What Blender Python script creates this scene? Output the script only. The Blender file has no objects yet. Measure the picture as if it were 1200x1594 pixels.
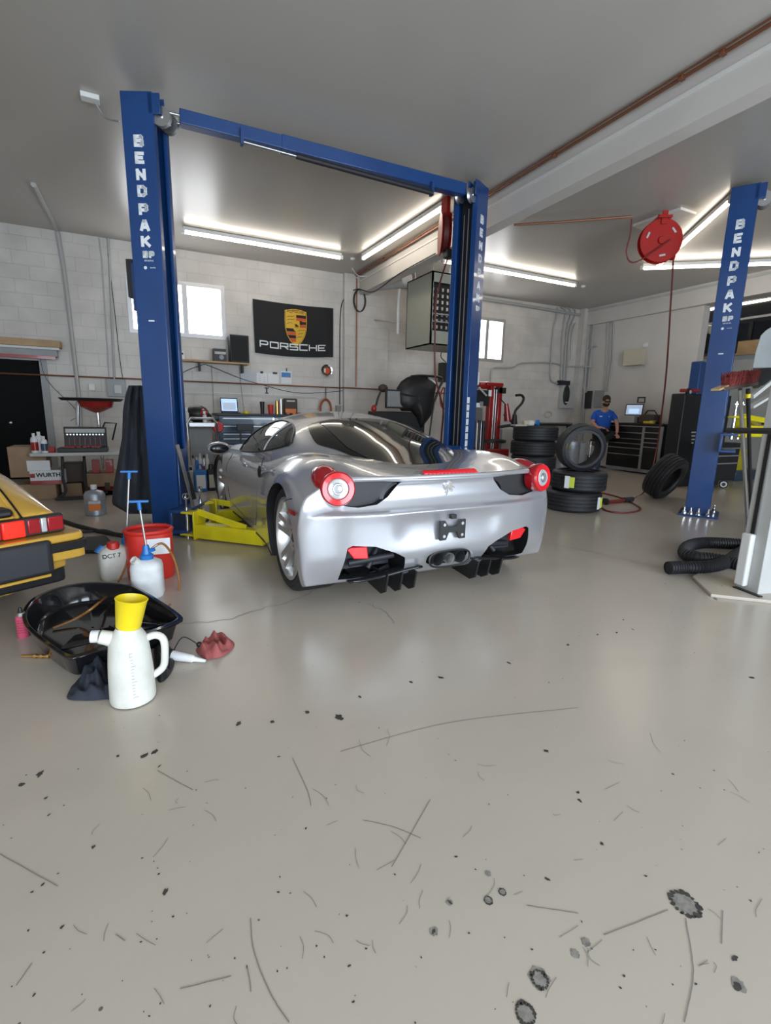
import bpy, bmesh, math, random
import numpy as np
from mathutils import Vector, Matrix
random.seed(7)
PI = math.pi
S = bpy.context.scene
COL = S.collection

# ------------------------------------------------------------------ camera, light, exposure
CAM_H = 1.18
_pp = np.array([600., 797.]); _vx = np.array([2180., 675.]); _vz = np.array([520., 4500.])
_f = math.sqrt(-(_vx - _pp) @ (_vz - _pp))
def _dir(p):
    v = np.array([p[0] - _pp[0], -(p[1] - _pp[1]), -_f]); return v / np.linalg.norm(v)
_xd = _dir(_vx); _up = -_dir(_vz); _up = _up - _xd * (_xd @ _up); _up /= np.linalg.norm(_up)
_yd = np.cross(_up, _xd)
_R = np.array([_xd, _yd, _up])
cam_data = bpy.data.cameras.new('camera'); cam = bpy.data.objects.new('camera', cam_data); COL.objects.link(cam)
cam_data.sensor_fit = 'HORIZONTAL'; cam_data.sensor_width = 36; cam_data.lens = 36 * _f / 1200
cam_data.clip_start = 0.05; cam_data.clip_end = 100
M4 = Matrix([list(_R[0]) + [0], list(_R[1]) + [0], list(_R[2]) + [CAM_H], [0, 0, 0, 1]])
cam.matrix_world = M4
S.camera = cam
S.view_settings.view_transform = 'Standard'; S.view_settings.look = 'None'
S.view_settings.gamma = 1; S.view_settings.use_curve_mapping = False
S.view_settings.exposure = 0.22

W = bpy.data.worlds.new('sky'); S.world = W; W.use_nodes = True
W.node_tree.nodes['Background'].inputs[0].default_value = (0.72, 0.85, 1.0, 1)
W.node_tree.nodes['Background'].inputs[1].default_value = 1.0

def area(name, loc, target, sx, sy, power, color):
    l = bpy.data.lights.new(name, 'AREA'); l.shape = 'RECTANGLE'; l.size = sx; l.size_y = sy
    l.energy = power; l.color = color
    o = bpy.data.objects.new(name, l); COL.objects.link(o); o.location = loc
    o.rotation_euler = (Vector(target) - Vector(loc)).to_track_quat('-Z', 'Y').to_euler()
    return o
# daylight through the two open garage doors behind the photographer
area('daylight_door', (-1.6, -3.35, 1.5), (-1.6, 3, 0.9), 3.2, 2.7, 235, (0.76, 0.88, 1.0))
area('daylight_door', (3.4, -3.35, 1.5), (3.4, 3, 0.9), 4.2, 2.7, 300, (0.76, 0.88, 1.0))
TUBE_E = 15.0
WIN_E = 5.0

# ------------------------------------------------------------------ measuring helpers (photo pixel -> point in the room)
def ray(px, py): return _R @ _dir((px, py))
def fl(px, py, z=0.0):
    r = ray(px, py); t = (z - CAM_H) / r[2]; return Vector((r[0] * t, r[1] * t, z))
def aty(px, py, Y):
    r = ray(px, py); t = Y / r[1]; return Vector((r[0] * t, Y, CAM_H + r[2] * t))
def atx(px, py, X):
    r = ray(px, py); t = X / r[0]; return Vector((X, r[1] * t, CAM_H + r[2] * t))

# ------------------------------------------------------------------ materials
def mat(name, col, rough=0.5, metal=0.0, coat=0.0, bump=None, var=None, emit=None, trans=0.0, spec=0.5, alpha=1.0, sss=0.0):
    m = bpy.data.materials.new(name); m.use_nodes = True; nt = m.node_tree
    b = nt.nodes['Principled BSDF']
    c = tuple(col) + (1,) if len(col) == 3 else col
    b.inputs['Base Color'].default_value = c
    b.inputs['Roughness'].default_value = rough; b.inputs['Metallic'].default_value = metal
    b.inputs['Coat Weight'].default_value = coat; b.inputs['Coat Roughness'].default_value = 0.05
    b.inputs['Specular IOR Level'].default_value = spec
    b.inputs['Transmission Weight'].default_value = trans
    b.inputs['Alpha'].default_value = alpha
    if emit: b.inputs['Emission Color'].default_value = tuple(emit[0]) + (1,); b.inputs['Emission Strength'].default_value = emit[1]
    tc = nt.nodes.new('ShaderNodeTexCoord')
    if var:      # (scale, amount) blotchy wear in the colour itself
        n = nt.nodes.new('ShaderNodeTexNoise'); n.inputs['Scale'].default_value = var[0]; n.inputs['Detail'].default_value = 6
        nt.links.new(tc.outputs['Object'], n.inputs['Vector'])
        r = nt.nodes.new('ShaderNodeMapRange'); r.inputs['From Min'].default_value = 0.3; r.inputs['From Max'].default_value = 0.7
        r.inputs['To Min'].default_value = 1 - var[1]; r.inputs['To Max'].default_value = 1 + var[1] * 0.5
        nt.links.new(n.outputs['Fac'], r.inputs['Value'])
        mx = nt.nodes.new('ShaderNodeVectorMath'); mx.operation = 'SCALE'; mx.inputs[0].default_value = c[:3]
        nt.links.new(r.outputs['Result'], mx.inputs['Scale']); nt.links.new(mx.outputs['Vector'], b.inputs['Base Color'])
    if bump:     # (scale, strength)
        n = nt.nodes.new('ShaderNodeTexNoise'); n.inputs['Scale'].default_value = bump[0]; n.inputs['Detail'].default_value = 4
        nt.links.new(tc.outputs['Object'], n.inputs['Vector'])
        bp = nt.nodes.new('ShaderNodeBump'); bp.inputs['Strength'].default_value = bump[1]; bp.inputs['Distance'].default_value = 0.01
        nt.links.new(n.outputs['Fac'], bp.inputs['Height']); nt.links.new(bp.outputs['Normal'], b.inputs['Normal'])
    return m

M = {}
M['silver'] = mat('silver_paint', (0.49, 0.49, 0.515), 0.25, 0.55, 0.8)
M['silver_trim'] = mat('wheel_silver', (0.62, 0.61, 0.59), 0.3, 0.8)
M['glass_dark'] = mat('tinted_glass', (0.018, 0.02, 0.018), 0.03, 0, 0.5, spec=0.7)
M['side_glass'] = mat('side_glass', (0.008, 0.009, 0.009), 0.04, spec=.32)
M['glass_band'] = mat('black_glass_band', (0.006, 0.006, 0.007), 0.12)
M['black'] = mat('black_plastic', (0.012, 0.012, 0.013), 0.45)
M['black_gloss'] = mat('black_gloss', (0.01, 0.01, 0.012), 0.12, 0, 0.4)
M['dark'] = mat('dark_metal', (0.035, 0.035, 0.04), 0.5, 0.3)
M['rubber'] = mat('tyre_rubber', (0.016, 0.016, 0.019), 0.55, bump=(60, 0.2))
M['chrome'] = mat('chrome', (0.8, 0.8, 0.8), 0.12, 1.0)
M['steel'] = mat('brushed_steel', (0.55, 0.55, 0.55), 0.32, 0.9)
M['galv'] = mat('galvanised_steel', (0.42, 0.46, 0.52), 0.42, 0.6, var=(9, 0.25))
M['red_lens'] = mat('red_lens', (0.36, 0.006, 0.012), 0.12, 0, 0.6)
M['red_glow'] = mat('red_lens_bright', (0.72, 0.012, 0.02), 0.2, 0, 0.6)
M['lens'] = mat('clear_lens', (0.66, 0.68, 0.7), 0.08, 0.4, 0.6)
M['blue'] = mat('lift_blue', (0.008, 0.050, 0.185), 0.3, 0, 0.35, var=(2.5, 0.12))
M['blue2'] = mat('plastic_blue', (0.02, 0.17, 0.50), 0.35)
M['yellow_arm'] = mat('lift_yellow', (0.72, 0.60, 0.012), 0.4, var=(6, 0.15))
M['white_letter'] = mat('white_vinyl', (0.78, 0.80, 0.82), 0.4)
M['red'] = mat('red_enamel', (0.33, 0.014, 0.013), 0.28, 0, 0.4, var=(4, 0.15))
M['reel_red'] = mat('reel_red', (0.38, 0.014, 0.010), 0.45, 0, 0.0, spec=.3)
M['red_plastic'] = mat('red_plastic', (0.62, 0.03, 0.02), 0.4, var=(8, 0.1))
M['yellow_paint'] = mat('yellow_car_paint', (0.60, 0.34, 0.05), 0.2, 0, 1.0)
M['yellow_cup'] = mat('yellow_plastic', (0.82, 0.62, 0.01), 0.4, var=(14, 0.08))
M['poly'] = mat('milky_polythene', (0.70, 0.69, 0.62), 0.42, var=(11, 0.14))
M['poly2'] = mat('white_polythene', (0.74, 0.74, 0.74), 0.42, var=(16, 0.12))
M['amber_tube'] = mat('amber_hose', (0.30, 0.12, 0.025), 0.15, 0, 0.5)
M['cardboard'] = mat('cardboard', (0.36, 0.24, 0.15), 0.8, var=(7, 0.15))
M['wood'] = mat('plain_wood', (0.46, 0.30, 0.15), 0.55, var=(4, 0.2))
M['white'] = mat('white_paint', (0.72, 0.72, 0.70), 0.45)
M['paper'] = mat('paper', (0.78, 0.79, 0.80), 0.7)
M['grey'] = mat('grey_enamel', (0.30, 0.31, 0.31), 0.45, var=(5, 0.1))
M['lgrey'] = mat('light_grey_enamel', (0.50, 0.50, 0.48), 0.45, var=(3, 0.12))
M['conduit'] = mat('painted_conduit', (0.46, 0.46, 0.45), 0.4, 0.2)
M['rust'] = mat('copper_pipe', (0.26, 0.11, 0.06), 0.38, 0.6)
M['heater'] = mat('heater_green_grey', (0.38, 0.40, 0.34), 0.38, 0.2)
M['chest'] = mat('tool_chest_blue', (0.028, 0.065, 0.12), 0.3, 0, 0.4)
M['chest_k'] = mat('tool_chest_black', (0.007, 0.007, 0.008), 0.45)
M['screen'] = mat('lit_screen', (0.2, 0.3, 0.5), 0.3, emit=((0.45, 0.62, 0.95), 0.9))
M['screen2'] = mat('lit_screen_white', (0.3, 0.35, 0.4), 0.3, emit=((0.6, 0.75, 1.0), 0.4))
M['cloth'] = mat('charcoal_cloth', (0.04, 0.045, 0.058), 0.9, bump=(30, 0.3))
M['cloth2'] = mat('navy_cloth', (0.025, 0.03, 0.045), 0.9, bump=(50, 0.3))
M['rag'] = mat('red_rag', (0.36, 0.09, 0.085), 0.9, bump=(60, 0.3))
M['hose_red'] = mat('red_rubber_hose', (0.16, 0.028, 0.02), 0.5)
M['hose_org'] = mat('orange_hose', (0.42, 0.13, 0.06), 0.5)
M['pink'] = mat('pink_label', (0.62, 0.08, 0.16), 0.35)
M['tag_g'] = mat('lime_label', (0.65, 0.75, 0.08), 0.5)
M['skin'] = mat('skin', (0.50, 0.26, 0.17), 0.55)
M['shirt'] = mat('blue_shirt', (0.012, 0.10, 0.52), 0.8)
M['trousers'] = mat('dark_trousers', (0.010, 0.010, 0.013), 0.9)
M['hair'] = mat('brown_hair', (0.03, 0.018, 0.012), 0.8)
M['brass'] = mat('brass', (0.6, 0.36, 0.12), 0.3, 0.9)
M['bristle'] = mat('red_bristle', (0.16, 0.02, 0.018), 0.9, bump=(90, 0.8))
M['gold'] = mat('crest_gold', (0.72, 0.42, 0.02), 0.6)
M['crest_red'] = mat('crest_red', (0.62, 0.09, 0.02), 0.7)
M['flag'] = mat('flag_black', (0.012, 0.012, 0.013), 0.8)
M['window_light'] = mat('bright_window', (0.9, 0.9, 0.9), 0.5, emit=((0.95, 0.97, 1.0), WIN_E))
M['tube'] = mat('fluorescent_tube', (0.9, 0.9, 0.9), 0.5, emit=((1.0, 0.90, 0.76), TUBE_E))
M['alu'] = mat('aluminium_frame', (0.50, 0.48, 0.47), 0.4, 0.5)
M['orange'] = mat('orange_print', (0.75, 0.2, 0.03), 0.5)
M['brown_bits'] = mat('dark_brown', (0.06, 0.04, 0.03), 0.6)
M['beige'] = mat('beige_plastic', (0.55, 0.50, 0.38), 0.5)
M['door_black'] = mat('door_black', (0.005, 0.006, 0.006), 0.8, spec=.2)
M['stain'] = mat('floor_stain', (0.055, 0.048, 0.042), 0.8, var=(60, 0.4))
M['stain2'] = mat('bare_concrete', (0.26, 0.24, 0.21), 0.8, var=(60, 0.4))
M['scratch'] = mat('floor_scratch', (0.21, 0.195, 0.175), 0.7)

def wall_material(name, c1, c2):
    m = bpy.data.materials.new(name); m.use_nodes = True; nt = m.node_tree; b = nt.nodes['Principled BSDF']
    tc = nt.nodes.new('ShaderNodeTexCoord'); mp = nt.nodes.new('ShaderNodeMapping')
    mp.inputs['Rotation'].default_value = (PI / 2, 0, 0)
    nt.links.new(tc.outputs['Object'], mp.inputs['Vector'])
    br = nt.nodes.new('ShaderNodeTexBrick'); br.inputs['Scale'].default_value = 1
    br.inputs['Brick Width'].default_value = 0.40; br.inputs['Row Height'].default_value = 0.20
    br.inputs['Mortar Size'].default_value = 0.005; br.inputs['Mortar Smooth'].default_value = 0.6
    br.inputs['Color1'].default_value = c1 + (1,); br.inputs['Color2'].default_value = tuple(x * 0.95 for x in c1) + (1,)
    br.inputs['Mortar'].default_value = c2 + (1,)
    nt.links.new(mp.outputs['Vector'], br.inputs['Vector'])
    n = nt.nodes.new('ShaderNodeTexNoise'); n.inputs['Scale'].default_value = 2.2; n.inputs['Detail'].default_value = 8
    nt.links.new(tc.outputs['Object'], n.inputs['Vector'])
    r = nt.nodes.new('ShaderNodeMapRange'); r.inputs['From Min'].default_value = .3; r.inputs['From Max'].default_value = .7
    r.inputs['To Min'].default_value = .84; r.inputs['To Max'].default_value = 1.05
    nt.links.new(n.outputs['Fac'], r.inputs['Value'])
    mx = nt.nodes.new('ShaderNodeVectorMath'); mx.operation = 'SCALE'
    nt.links.new(br.outputs['Color'], mx.inputs[0]); nt.links.new(r.outputs['Result'], mx.inputs['Scale'])
    nt.links.new(mx.outputs['Vector'], b.inputs['Base Color']); b.inputs['Roughness'].default_value = .6
    bp = nt.nodes.new('ShaderNodeBump'); bp.inputs['Strength'].default_value = .5; bp.inputs['Distance'].default_value = .006; bp.invert = True
    nt.links.new(br.outputs['Fac'], bp.inputs['Height']); nt.links.new(bp.outputs['Normal'], b.inputs['Normal'])
    return m
M['block'] = wall_material('painted_block_wall', (0.67, 0.63, 0.585), (0.58, 0.545, 0.51))
M['plaster'] = mat('painted_plaster', (0.62, 0.59, 0.555), 0.6, var=(1.2, 0.08))

def floor_material():
    m = bpy.data.materials.new('painted_concrete_floor'); m.use_nodes = True; nt = m.node_tree; b = nt.nodes['Principled BSDF']; L = nt.links.new
    tc = nt.nodes.new('ShaderNodeTexCoord')
    def noise(sc, det=6, src=None):
        n = nt.nodes.new('ShaderNodeTexNoise'); n.inputs['Scale'].default_value = sc; n.inputs['Detail'].default_value = det
        L(src or tc.outputs['Object'], n.inputs['Vector']); return n
    def rng(src, a, bb, c, d):
        r = nt.nodes.new('ShaderNodeMapRange'); L(src, r.inputs['Value'])
        r.inputs['From Min'].default_value = a; r.inputs['From Max'].default_value = bb; r.inputs['To Min'].default_value = c; r.inputs['To Max'].default_value = d
        return r.outputs['Result']
    def mixc(f, a, bcol):
        mx = nt.nodes.new('ShaderNodeMix'); mx.data_type = 'RGBA'; L(f, mx.inputs['Factor'])
        if isinstance(a, tuple): mx.inputs['A'].default_value = a + (1,)
        else: L(a, mx.inputs['A'])
        mx.inputs['B'].default_value = bcol + (1,); return mx.outputs['Result']
    big = noise(0.7, 1.5)
    col = mixc(rng(big.outputs['Fac'], .35, .7, 0, 1), (0.50, 0.435, 0.36), (0.47, 0.41, 0.342))
    # fine specks
    vo = nt.nodes.new('ShaderNodeTexVoronoi'); vo.inputs['Scale'].default_value = 11; L(tc.outputs['Object'], vo.inputs['Vector'])
    ns = noise(3.1, 2)
    thr = rng(ns.outputs['Fac'], .5, .75, 0.02, .075)
    lt = nt.nodes.new('ShaderNodeMath'); lt.operation = 'LESS_THAN'; L(vo.outputs['Distance'], lt.inputs[0]); L(thr, lt.inputs[1])
    col = mixc(lt.outputs[0], col, (0.13, 0.12, 0.105))
    # scuffs: stretched noise
    mp = nt.nodes.new('ShaderNodeMapping'); mp.inputs['Scale'].default_value = (1, 2.5, 1); mp.inputs['Rotation'].default_value = (0, 0, .6); L(tc.outputs['Object'], mp.inputs['Vector'])
    sc = noise(1.6, 10, mp.outputs['Vector'])
    col = mixc(rng(sc.outputs['Fac'], .50, .85, 0, .12), col, (0.22, 0.205, 0.185))
    L(col, b.inputs['Base Color'])
    b.inputs['Roughness'].default_value = .24
    b.inputs['Specular IOR Level'].default_value = .5
    bp = nt.nodes.new('ShaderNodeBump'); bp.inputs['Strength'].default_value = .04; bp.inputs['Distance'].default_value = .004
    bn = noise(14, 4); L(bn.outputs['Fac'], bp.inputs['Height']); L(bp.outputs['Normal'], b.inputs['Normal'])
    return m
M['floor'] = floor_material()
M['ceiling'] = mat('painted_ceiling', (0.47, 0.445, 0.41), 0.28, var=(0.8, 0.05), spec=0.45, bump=(1.2, 0.15))

# ------------------------------------------------------------------ geometry helpers
MW = {}
def euler(rx=0, ry=0, rz=0): return (Matrix.Rotation(rz, 4, 'Z') @ Matrix.Rotation(ry, 4, 'Y') @ Matrix.Rotation(rx, 4, 'X'))
def T(x=0, y=0, z=0, rz=0, rx=0, ry=0): return Matrix.Translation((x, y, z)) @ euler(rx, ry, rz)
def frame(p0, p1, up=(0, 0, 1)):
    p0, p1 = Vector(p0), Vector(p1); z = (p1 - p0).normalized(); u = Vector(up)
    if abs(z.dot(u)) > .99: u = Vector((1, 0, 0))
    x = u.cross(z).normalized(); y = z.cross(x)
    m = Matrix((x, y, z)).transposed().to_4x4(); m.translation = p0
    return m
class G:
    def __init__(s, m=None): s.v = []; s.f = []; s.m = m
    def add(s, vs, fs, m=None):
        n = len(s.v)
        if m is not None: vs = [m @ Vector(a) for a in vs]
        if s.m is not None: vs = [s.m @ Vector(a) for a in vs]
        s.v += [tuple(a) for a in vs]; s.f += [tuple(i + n for i in f) for f in fs]; return s
    def box(s, c, d, m=None, taper=1.0):
        x, y, z = d[0] / 2, d[1] / 2, d[2] / 2; t = taper
        vs = [(-x, -y, -z), (x, -y, -z), (x, y, -z), (-x, y, -z), (-x * t, -y * t, z), (x * t, -y * t, z), (x * t, y * t, z), (-x * t, y * t, z)]
        vs = [(a + c[0], b + c[1], e + c[2]) for a, b, e in vs]
        return s.add(vs, [(3, 2, 1, 0), (4, 5, 6, 7), (0, 1, 5, 4), (1, 2, 6, 5), (2, 3, 7, 6), (3, 0, 4, 7)], m)
    def b2(s, a, b, m=None): return s.box([(a[i] + b[i]) / 2 for i in range(3)], [abs(b[i] - a[i]) for i in range(3)], m)
    def bar(s, p0, p1, w, h, up=(0, 0, 1)):
        m = frame(p0, p1, up); L = (Vector(p1) - Vector(p0)).length
        return s.box((0, 0, L / 2), (w, h, L), m)
    def cyl(s, p0, p1, r, r2=None, n=16, cap=True):
        r2 = r if r2 is None else r2; m = frame(p0, p1); L = (Vector(p1) - Vector(p0)).length
        vs = [(r * math.cos(2 * PI * i / n), r * math.sin(2 * PI * i / n), 0) for i in range(n)] + [(r2 * math.cos(2 * PI * i / n), r2 * math.sin(2 * PI * i / n), L) for i in range(n)]
        fs = [(i, (i + 1) % n, n + (i + 1) % n, n + i) for i in range(n)]
        if cap: fs += [tuple(range(n - 1, -1, -1)), tuple(range(n, 2 * n))]
        return s.add(vs, fs, m)
    def lathe(s, prof, m=None, n=32, closed=False):
        k = len(prof); vs = []; fs = []
        for i in range(n):
            a = 2 * PI * i / n
            for r, z in prof: vs.append((r * math.cos(a), r * math.sin(a), z))
        for i in range(n):
            j = (i + 1) % n
            for q in range(k if closed else k - 1):
                q2 = (q + 1) % k; fs.append((i * k + q, j * k + q, j * k + q2, i * k + q2))
        return s.add(vs, fs, m)
    def tube(s, pts, r, n=8, closed=False, smooth=0, rf=None):
        pts = [Vector(p) for p in pts]
        if smooth: pts = spline(pts, smooth, closed)
        k = len(pts); vs = []; fs = []; prev = None
        for i, p in enumerate(pts):
            a = pts[(i - 1) % k] if (closed or i > 0) else p; b = pts[(i + 1) % k] if (closed or i < k - 1) else p
            t = (b - a)
            if t.length < 1e-7: t = Vector((0, 0, 1))
            t.normalize()
            if prev is None:
                u = Vector((0, 0, 1)) if abs(t.z) < .9 else Vector((1, 0, 0)); x = u.cross(t).normalized()
            else:
                x = prev - t * prev.dot(t)
                x = x.normalized() if x.length > 1e-6 else Vector((1, 0, 0))
            y = t.cross(x); prev = x; rr = rf(i / (k - 1)) * r if rf else r
            for j in range(n):
                an = 2 * PI * j / n; vs.append(p + x * rr * math.cos(an) + y * rr * math.sin(an))
        for i in range(k if closed else k - 1):
            i2 = (i + 1) % k
            for j in range(n): fs.append((i * n + j, i * n + (j + 1) % n, i2 * n + (j + 1) % n, i2 * n + j))
        if not closed: fs += [tuple(range(n - 1, -1, -1)), tuple(range((k - 1) * n, k * n))]
        return s.add(vs, fs)
    def prism(s, poly, z0, z1, m=None, sc=1.0):
        n = len(poly); cx = sum(p[0] for p in poly) / n; cy = sum(p[1] for p in poly) / n
        vs = [(x, y, z0) for x, y in poly] + [(cx + (x - cx) * sc, cy + (y - cy) * sc, z1) for x, y in poly]
        fs = [tuple(range(n - 1, -1, -1)), tuple(range(n, 2 * n))] + [(i, (i + 1) % n, n + (i + 1) % n, n + i) for i in range(n)]
        return s.add(vs, fs, m)
    def ball(s, c, r, m=None, n=16):
        rx, ry, rz = (r, r, r) if not hasattr(r, '__len__') else r
        vs = []; fs = []; k = n // 2
        for i in range(k + 1):
            a = PI * i / k
            for j in range(n): b = 2 * PI * j / n; vs.append((c[0] + rx * math.sin(a) * math.cos(b), c[1] + ry * math.sin(a) * math.sin(b), c[2] + rz * math.cos(a)))
        for i in range(k):
            for j in range(n): fs.append((i * n + j, (i + 1) * n + j, (i + 1) * n + (j + 1) % n, i * n + (j + 1) % n))
        return s.add(vs, fs, m)
    def grid(s, fn, nu, nv, closed_u=False, m=None):
        vs = [fn(i / nu, j / nv) for i in range(nu + 1) for j in range(nv + 1)]; fs = []
        for i in range(nu):
            for j in range(nv): a = i * (nv + 1) + j; fs.append((a, a + nv + 1, a + nv + 2, a + 1))
        return s.add(vs, fs, m)
    def build(s, name, material, parent=None, world=False, smooth=35, bevel=0, bseg=2, solid=0, sub=0, weld=False):
        me = bpy.data.meshes.new(name); vs = s.v; off = None
        if world and parent is not None:
            inv = MW[parent].inverted(); vs = [tuple(inv @ Vector(a)) for a in vs]
        if parent is None:
            a = np.array(vs); off = Vector(((a[:, 0].min() + a[:, 0].max()) / 2, (a[:, 1].min() + a[:, 1].max()) / 2, a[:, 2].min()))
            vs = [tuple(Vector(q) - off) for q in vs]
        me.from_pydata(vs, [], s.f)
        bm = bmesh.new(); bm.from_mesh(me)
        if weld: bmesh.ops.remove_doubles(bm, verts=bm.verts, dist=1e-5)
        bmesh.ops.recalc_face_normals(bm, faces=bm.faces); bm.to_mesh(me); bm.free()
        mm = M[material] if isinstance(material, str) else material
        me.materials.append(mm)
        if smooth:
            me.polygons.foreach_set('use_smooth', [True] * len(me.polygons)); me.set_sharp_from_angle(angle=math.radians(smooth))
        o = bpy.data.objects.new(name, me); COL.objects.link(o)
        if off is not None: o.location = off; MW[o] = Matrix.Translation(off)
        if parent is not None: o.parent = parent; MW[o] = MW[parent]
        if solid: md = o.modifiers.new('thickness', 'SOLIDIFY'); md.thickness = solid
        if sub: md = o.modifiers.new('subdivision', 'SUBSURF'); md.levels = sub; md.render_levels = sub
        if bevel:
            md = o.modifiers.new('bevel', 'BEVEL'); md.width = bevel; md.segments = bseg; md.limit_method = 'ANGLE'; md.angle_limit = .6
            md.harden_normals = False
        return o
def spline(pts, k=6, closed=False):
    out = []; n = len(pts)
    for i in range(n if closed else n - 1):
        p0 = pts[(i - 1) % n] if (closed or i > 0) else pts[i]; p1 = pts[i]; p2 = pts[(i + 1) % n]; p3 = pts[(i + 2) % n] if (closed or i < n - 2) else p2
        for j in range(k):
            t = j / k; out.append(0.5 * ((2 * p1) + (p2 - p0) * t + (2 * p0 - 5 * p1 + 4 * p2 - p3) * t * t + (3 * p1 - p0 - 3 * p2 + p3) * t ** 3))
    if not closed: out.append(pts[-1])
    return out
def tab(table):
    xs = [a for a, b in table]; ys = [b for a, b in table]; n = len(xs); ms = []
    for i in range(n):
        if i == 0: ms.append((ys[1] - ys[0]) / (xs[1] - xs[0]))
        elif i == n - 1: ms.append((ys[-1] - ys[-2]) / (xs[-1] - xs[-2]))
        else:
            d0 = (ys[i] - ys[i - 1]) / (xs[i] - xs[i - 1]); d1 = (ys[i + 1] - ys[i]) / (xs[i + 1] - xs[i])
            ms.append(0 if d0 * d1 <= 0 else 2 * d0 * d1 / (d0 + d1))
    def f(x):
        x = min(max(x, xs[0]), xs[-1])
        for i in range(n - 1):
            if x <= xs[i + 1]:
                h = xs[i + 1] - xs[i]; t = (x - xs[i]) / h
                return ys[i] * (2 * t ** 3 - 3 * t * t + 1) + ms[i] * h * (t ** 3 - 2 * t * t + t) + ys[i + 1] * (-2 * t ** 3 + 3 * t * t) + ms[i + 1] * h * (t ** 3 - t * t)
        return ys[-1]
    return f
def thing(name, label, cat, loc=(0, 0, 0), rz=0, group=None):
    o = bpy.data.objects.new(name, None); COL.objects.link(o); o.empty_display_size = .1
    o.location = loc; o.rotation_euler = (0, 0, rz); o['label'] = label; o['category'] = cat
    if group: o['group'] = group
    MW[o] = Matrix.Translation(Vector(loc)) @ Matrix.Rotation(rz, 4, 'Z'); return o
def tag(o, label, cat, group=None):
    o['label'] = label; o['category'] = cat
    if group: o['group'] = group
    return o
def struct(o): o['kind'] = 'structure'; return o
def copy_thing(root, loc, rz, label, group=None):
    r = root.copy(); COL.objects.link(r); r.location = loc; r.rotation_euler = (0, 0, rz); r['label'] = label
    if group: r['group'] = group
    MW[r] = Matrix.Translation(Vector(loc)) @ Matrix.Rotation(rz, 4, 'Z')
    for ch in list(root.children):
        c = ch.copy(); COL.objects.link(c); c.parent = r
        for g in list(ch.children):
            d = g.copy(); COL.objects.link(d); d.parent = c
    return r
def text(name, body, size, m, material, parent, bold=0.0, ext=0.001, sx=1.0, align='CENTER', world=True):
    cu = bpy.data.curves.new(name, 'FONT'); cu.body = body; cu.size = size; cu.offset = bold; cu.extrude = ext; cu.align_x = align; cu.align_y = 'CENTER'
    o = bpy.data.objects.new(name, cu); COL.objects.link(o)
    dg = bpy.context.evaluated_depsgraph_get(); me = bpy.data.meshes.new_from_object(o.evaluated_get(dg))
    bpy.data.objects.remove(o); bpy.data.curves.remove(cu)
    mm = m @ Matrix.Diagonal((sx, 1, 1, 1))
    if world and parent is not None: mm = MW[parent].inverted() @ mm
    me.transform(mm); me.materials.clear(); me.materials.append(M[material]); me.name = name
    ob = bpy.data.objects.new(name, me); COL.objects.link(ob)
    if parent is not None: ob.parent = parent; MW[ob] = MW[parent]
    return ob
def boolean(o, cutters):
    for c in cutters:
        md = o.modifiers.new('cut', 'BOOLEAN'); md.operation = 'DIFFERENCE'; md.object = c; md.solver = 'EXACT'; md.material_mode = 'TRANSFER'
    dg = bpy.context.evaluated_depsgraph_get(); dg.update()
    me = bpy.data.meshes.new_from_object(o.evaluated_get(dg)); o.modifiers.clear(); old = o.data; o.data = me; me.name = o.name
    for c in cutters: bpy.data.objects.remove(c)
    return o
UPX = Matrix(((1, 0, 0, 0), (0, 0, -1, 0), (0, 1, 0, 0), (0, 0, 0, 1)))   # text plane standing up, facing -Y

STROKES = {'B': [[(0, 0), (0, 1), (.62, 1), (.72, .9), (.72, .62), (.6, .53), (0, .53)], [(.6, .53), (.76, .42), (.76, .1), (.64, 0), (0, 0)]], 'E': [[(.72, 0), (0, 0), (0, 1), (.72, 1)], [(0, .5), (.6, .5)]],
    'N': [[(0, 0), (0, 1)], [(0, .95), (.76, .05)], [(.76, 0), (.76, 1)]], 'D': [[(0, 0), (0, 1), (.5, 1), (.76, .78), (.76, .22), (.5, 0), (0, 0)]], 'P': [[(0, 0), (0, 1), (.64, 1), (.76, .88), (.76, .52), (.64, .42), (0, .42)]],
    'A': [[(0, 0), (.3, 1), (.5, 1), (.8, 0)], [(.12, .28), (.68, .28)]], 'K': [[(0, 0), (0, 1)], [(.72, 1), (.08, .46)], [(.22, .58), (.78, 0)]],
    'O': [[(0, 0), (0, 1), (.8, 1), (.8, 0), (0, 0)]], 'R': [[(0, 0), (0, 1), (.8, 1), (.8, .45), (0, .45)], [(.45, .45), (.8, 0)]], 'S': [[(.8, 1), (0, 1), (0, .5), (.8, .5), (.8, 0), (0, 0)]], 'C': [[(.8, 1), (0, 1), (0, 0), (.8, 0)]], 'H': [[(0, 0), (0, 1)], [(.8, 0), (.8, 1)], [(0, .5), (.8, .5)]]}
def letter(g, ch, x, y, h, w, st, m, dep=.002, sv=None):
    """one stroked capital: lower left corner x, y; height h; width w; stroke st"""
    for k, pl in enumerate(STROKES[ch]):
        P = [Vector((x + st / 2 + p[0] / .8 * (w - st), y + st / 2 + p[1] * (h - st), 0)) for p in pl]
        for a, b in zip(P[:-1], P[1:]):
            d = b - a; 
            if d.length < 1e-6: continue
            d.normalize(); a2 = a - d * st * .42; b2 = b + d * st * .42; nn = Vector((-d.y, d.x, 0)) * (sv if (sv and abs(d.y) > abs(d.x)) else st) / 2
            g.prism([tuple((a2 - nn)[:2]), tuple((b2 - nn)[:2]), tuple((b2 + nn)[:2]), tuple((a2 + nn)[:2])], -dep / 2 - k * .0001, dep / 2 + k * .0001, m)
    return g
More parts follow.
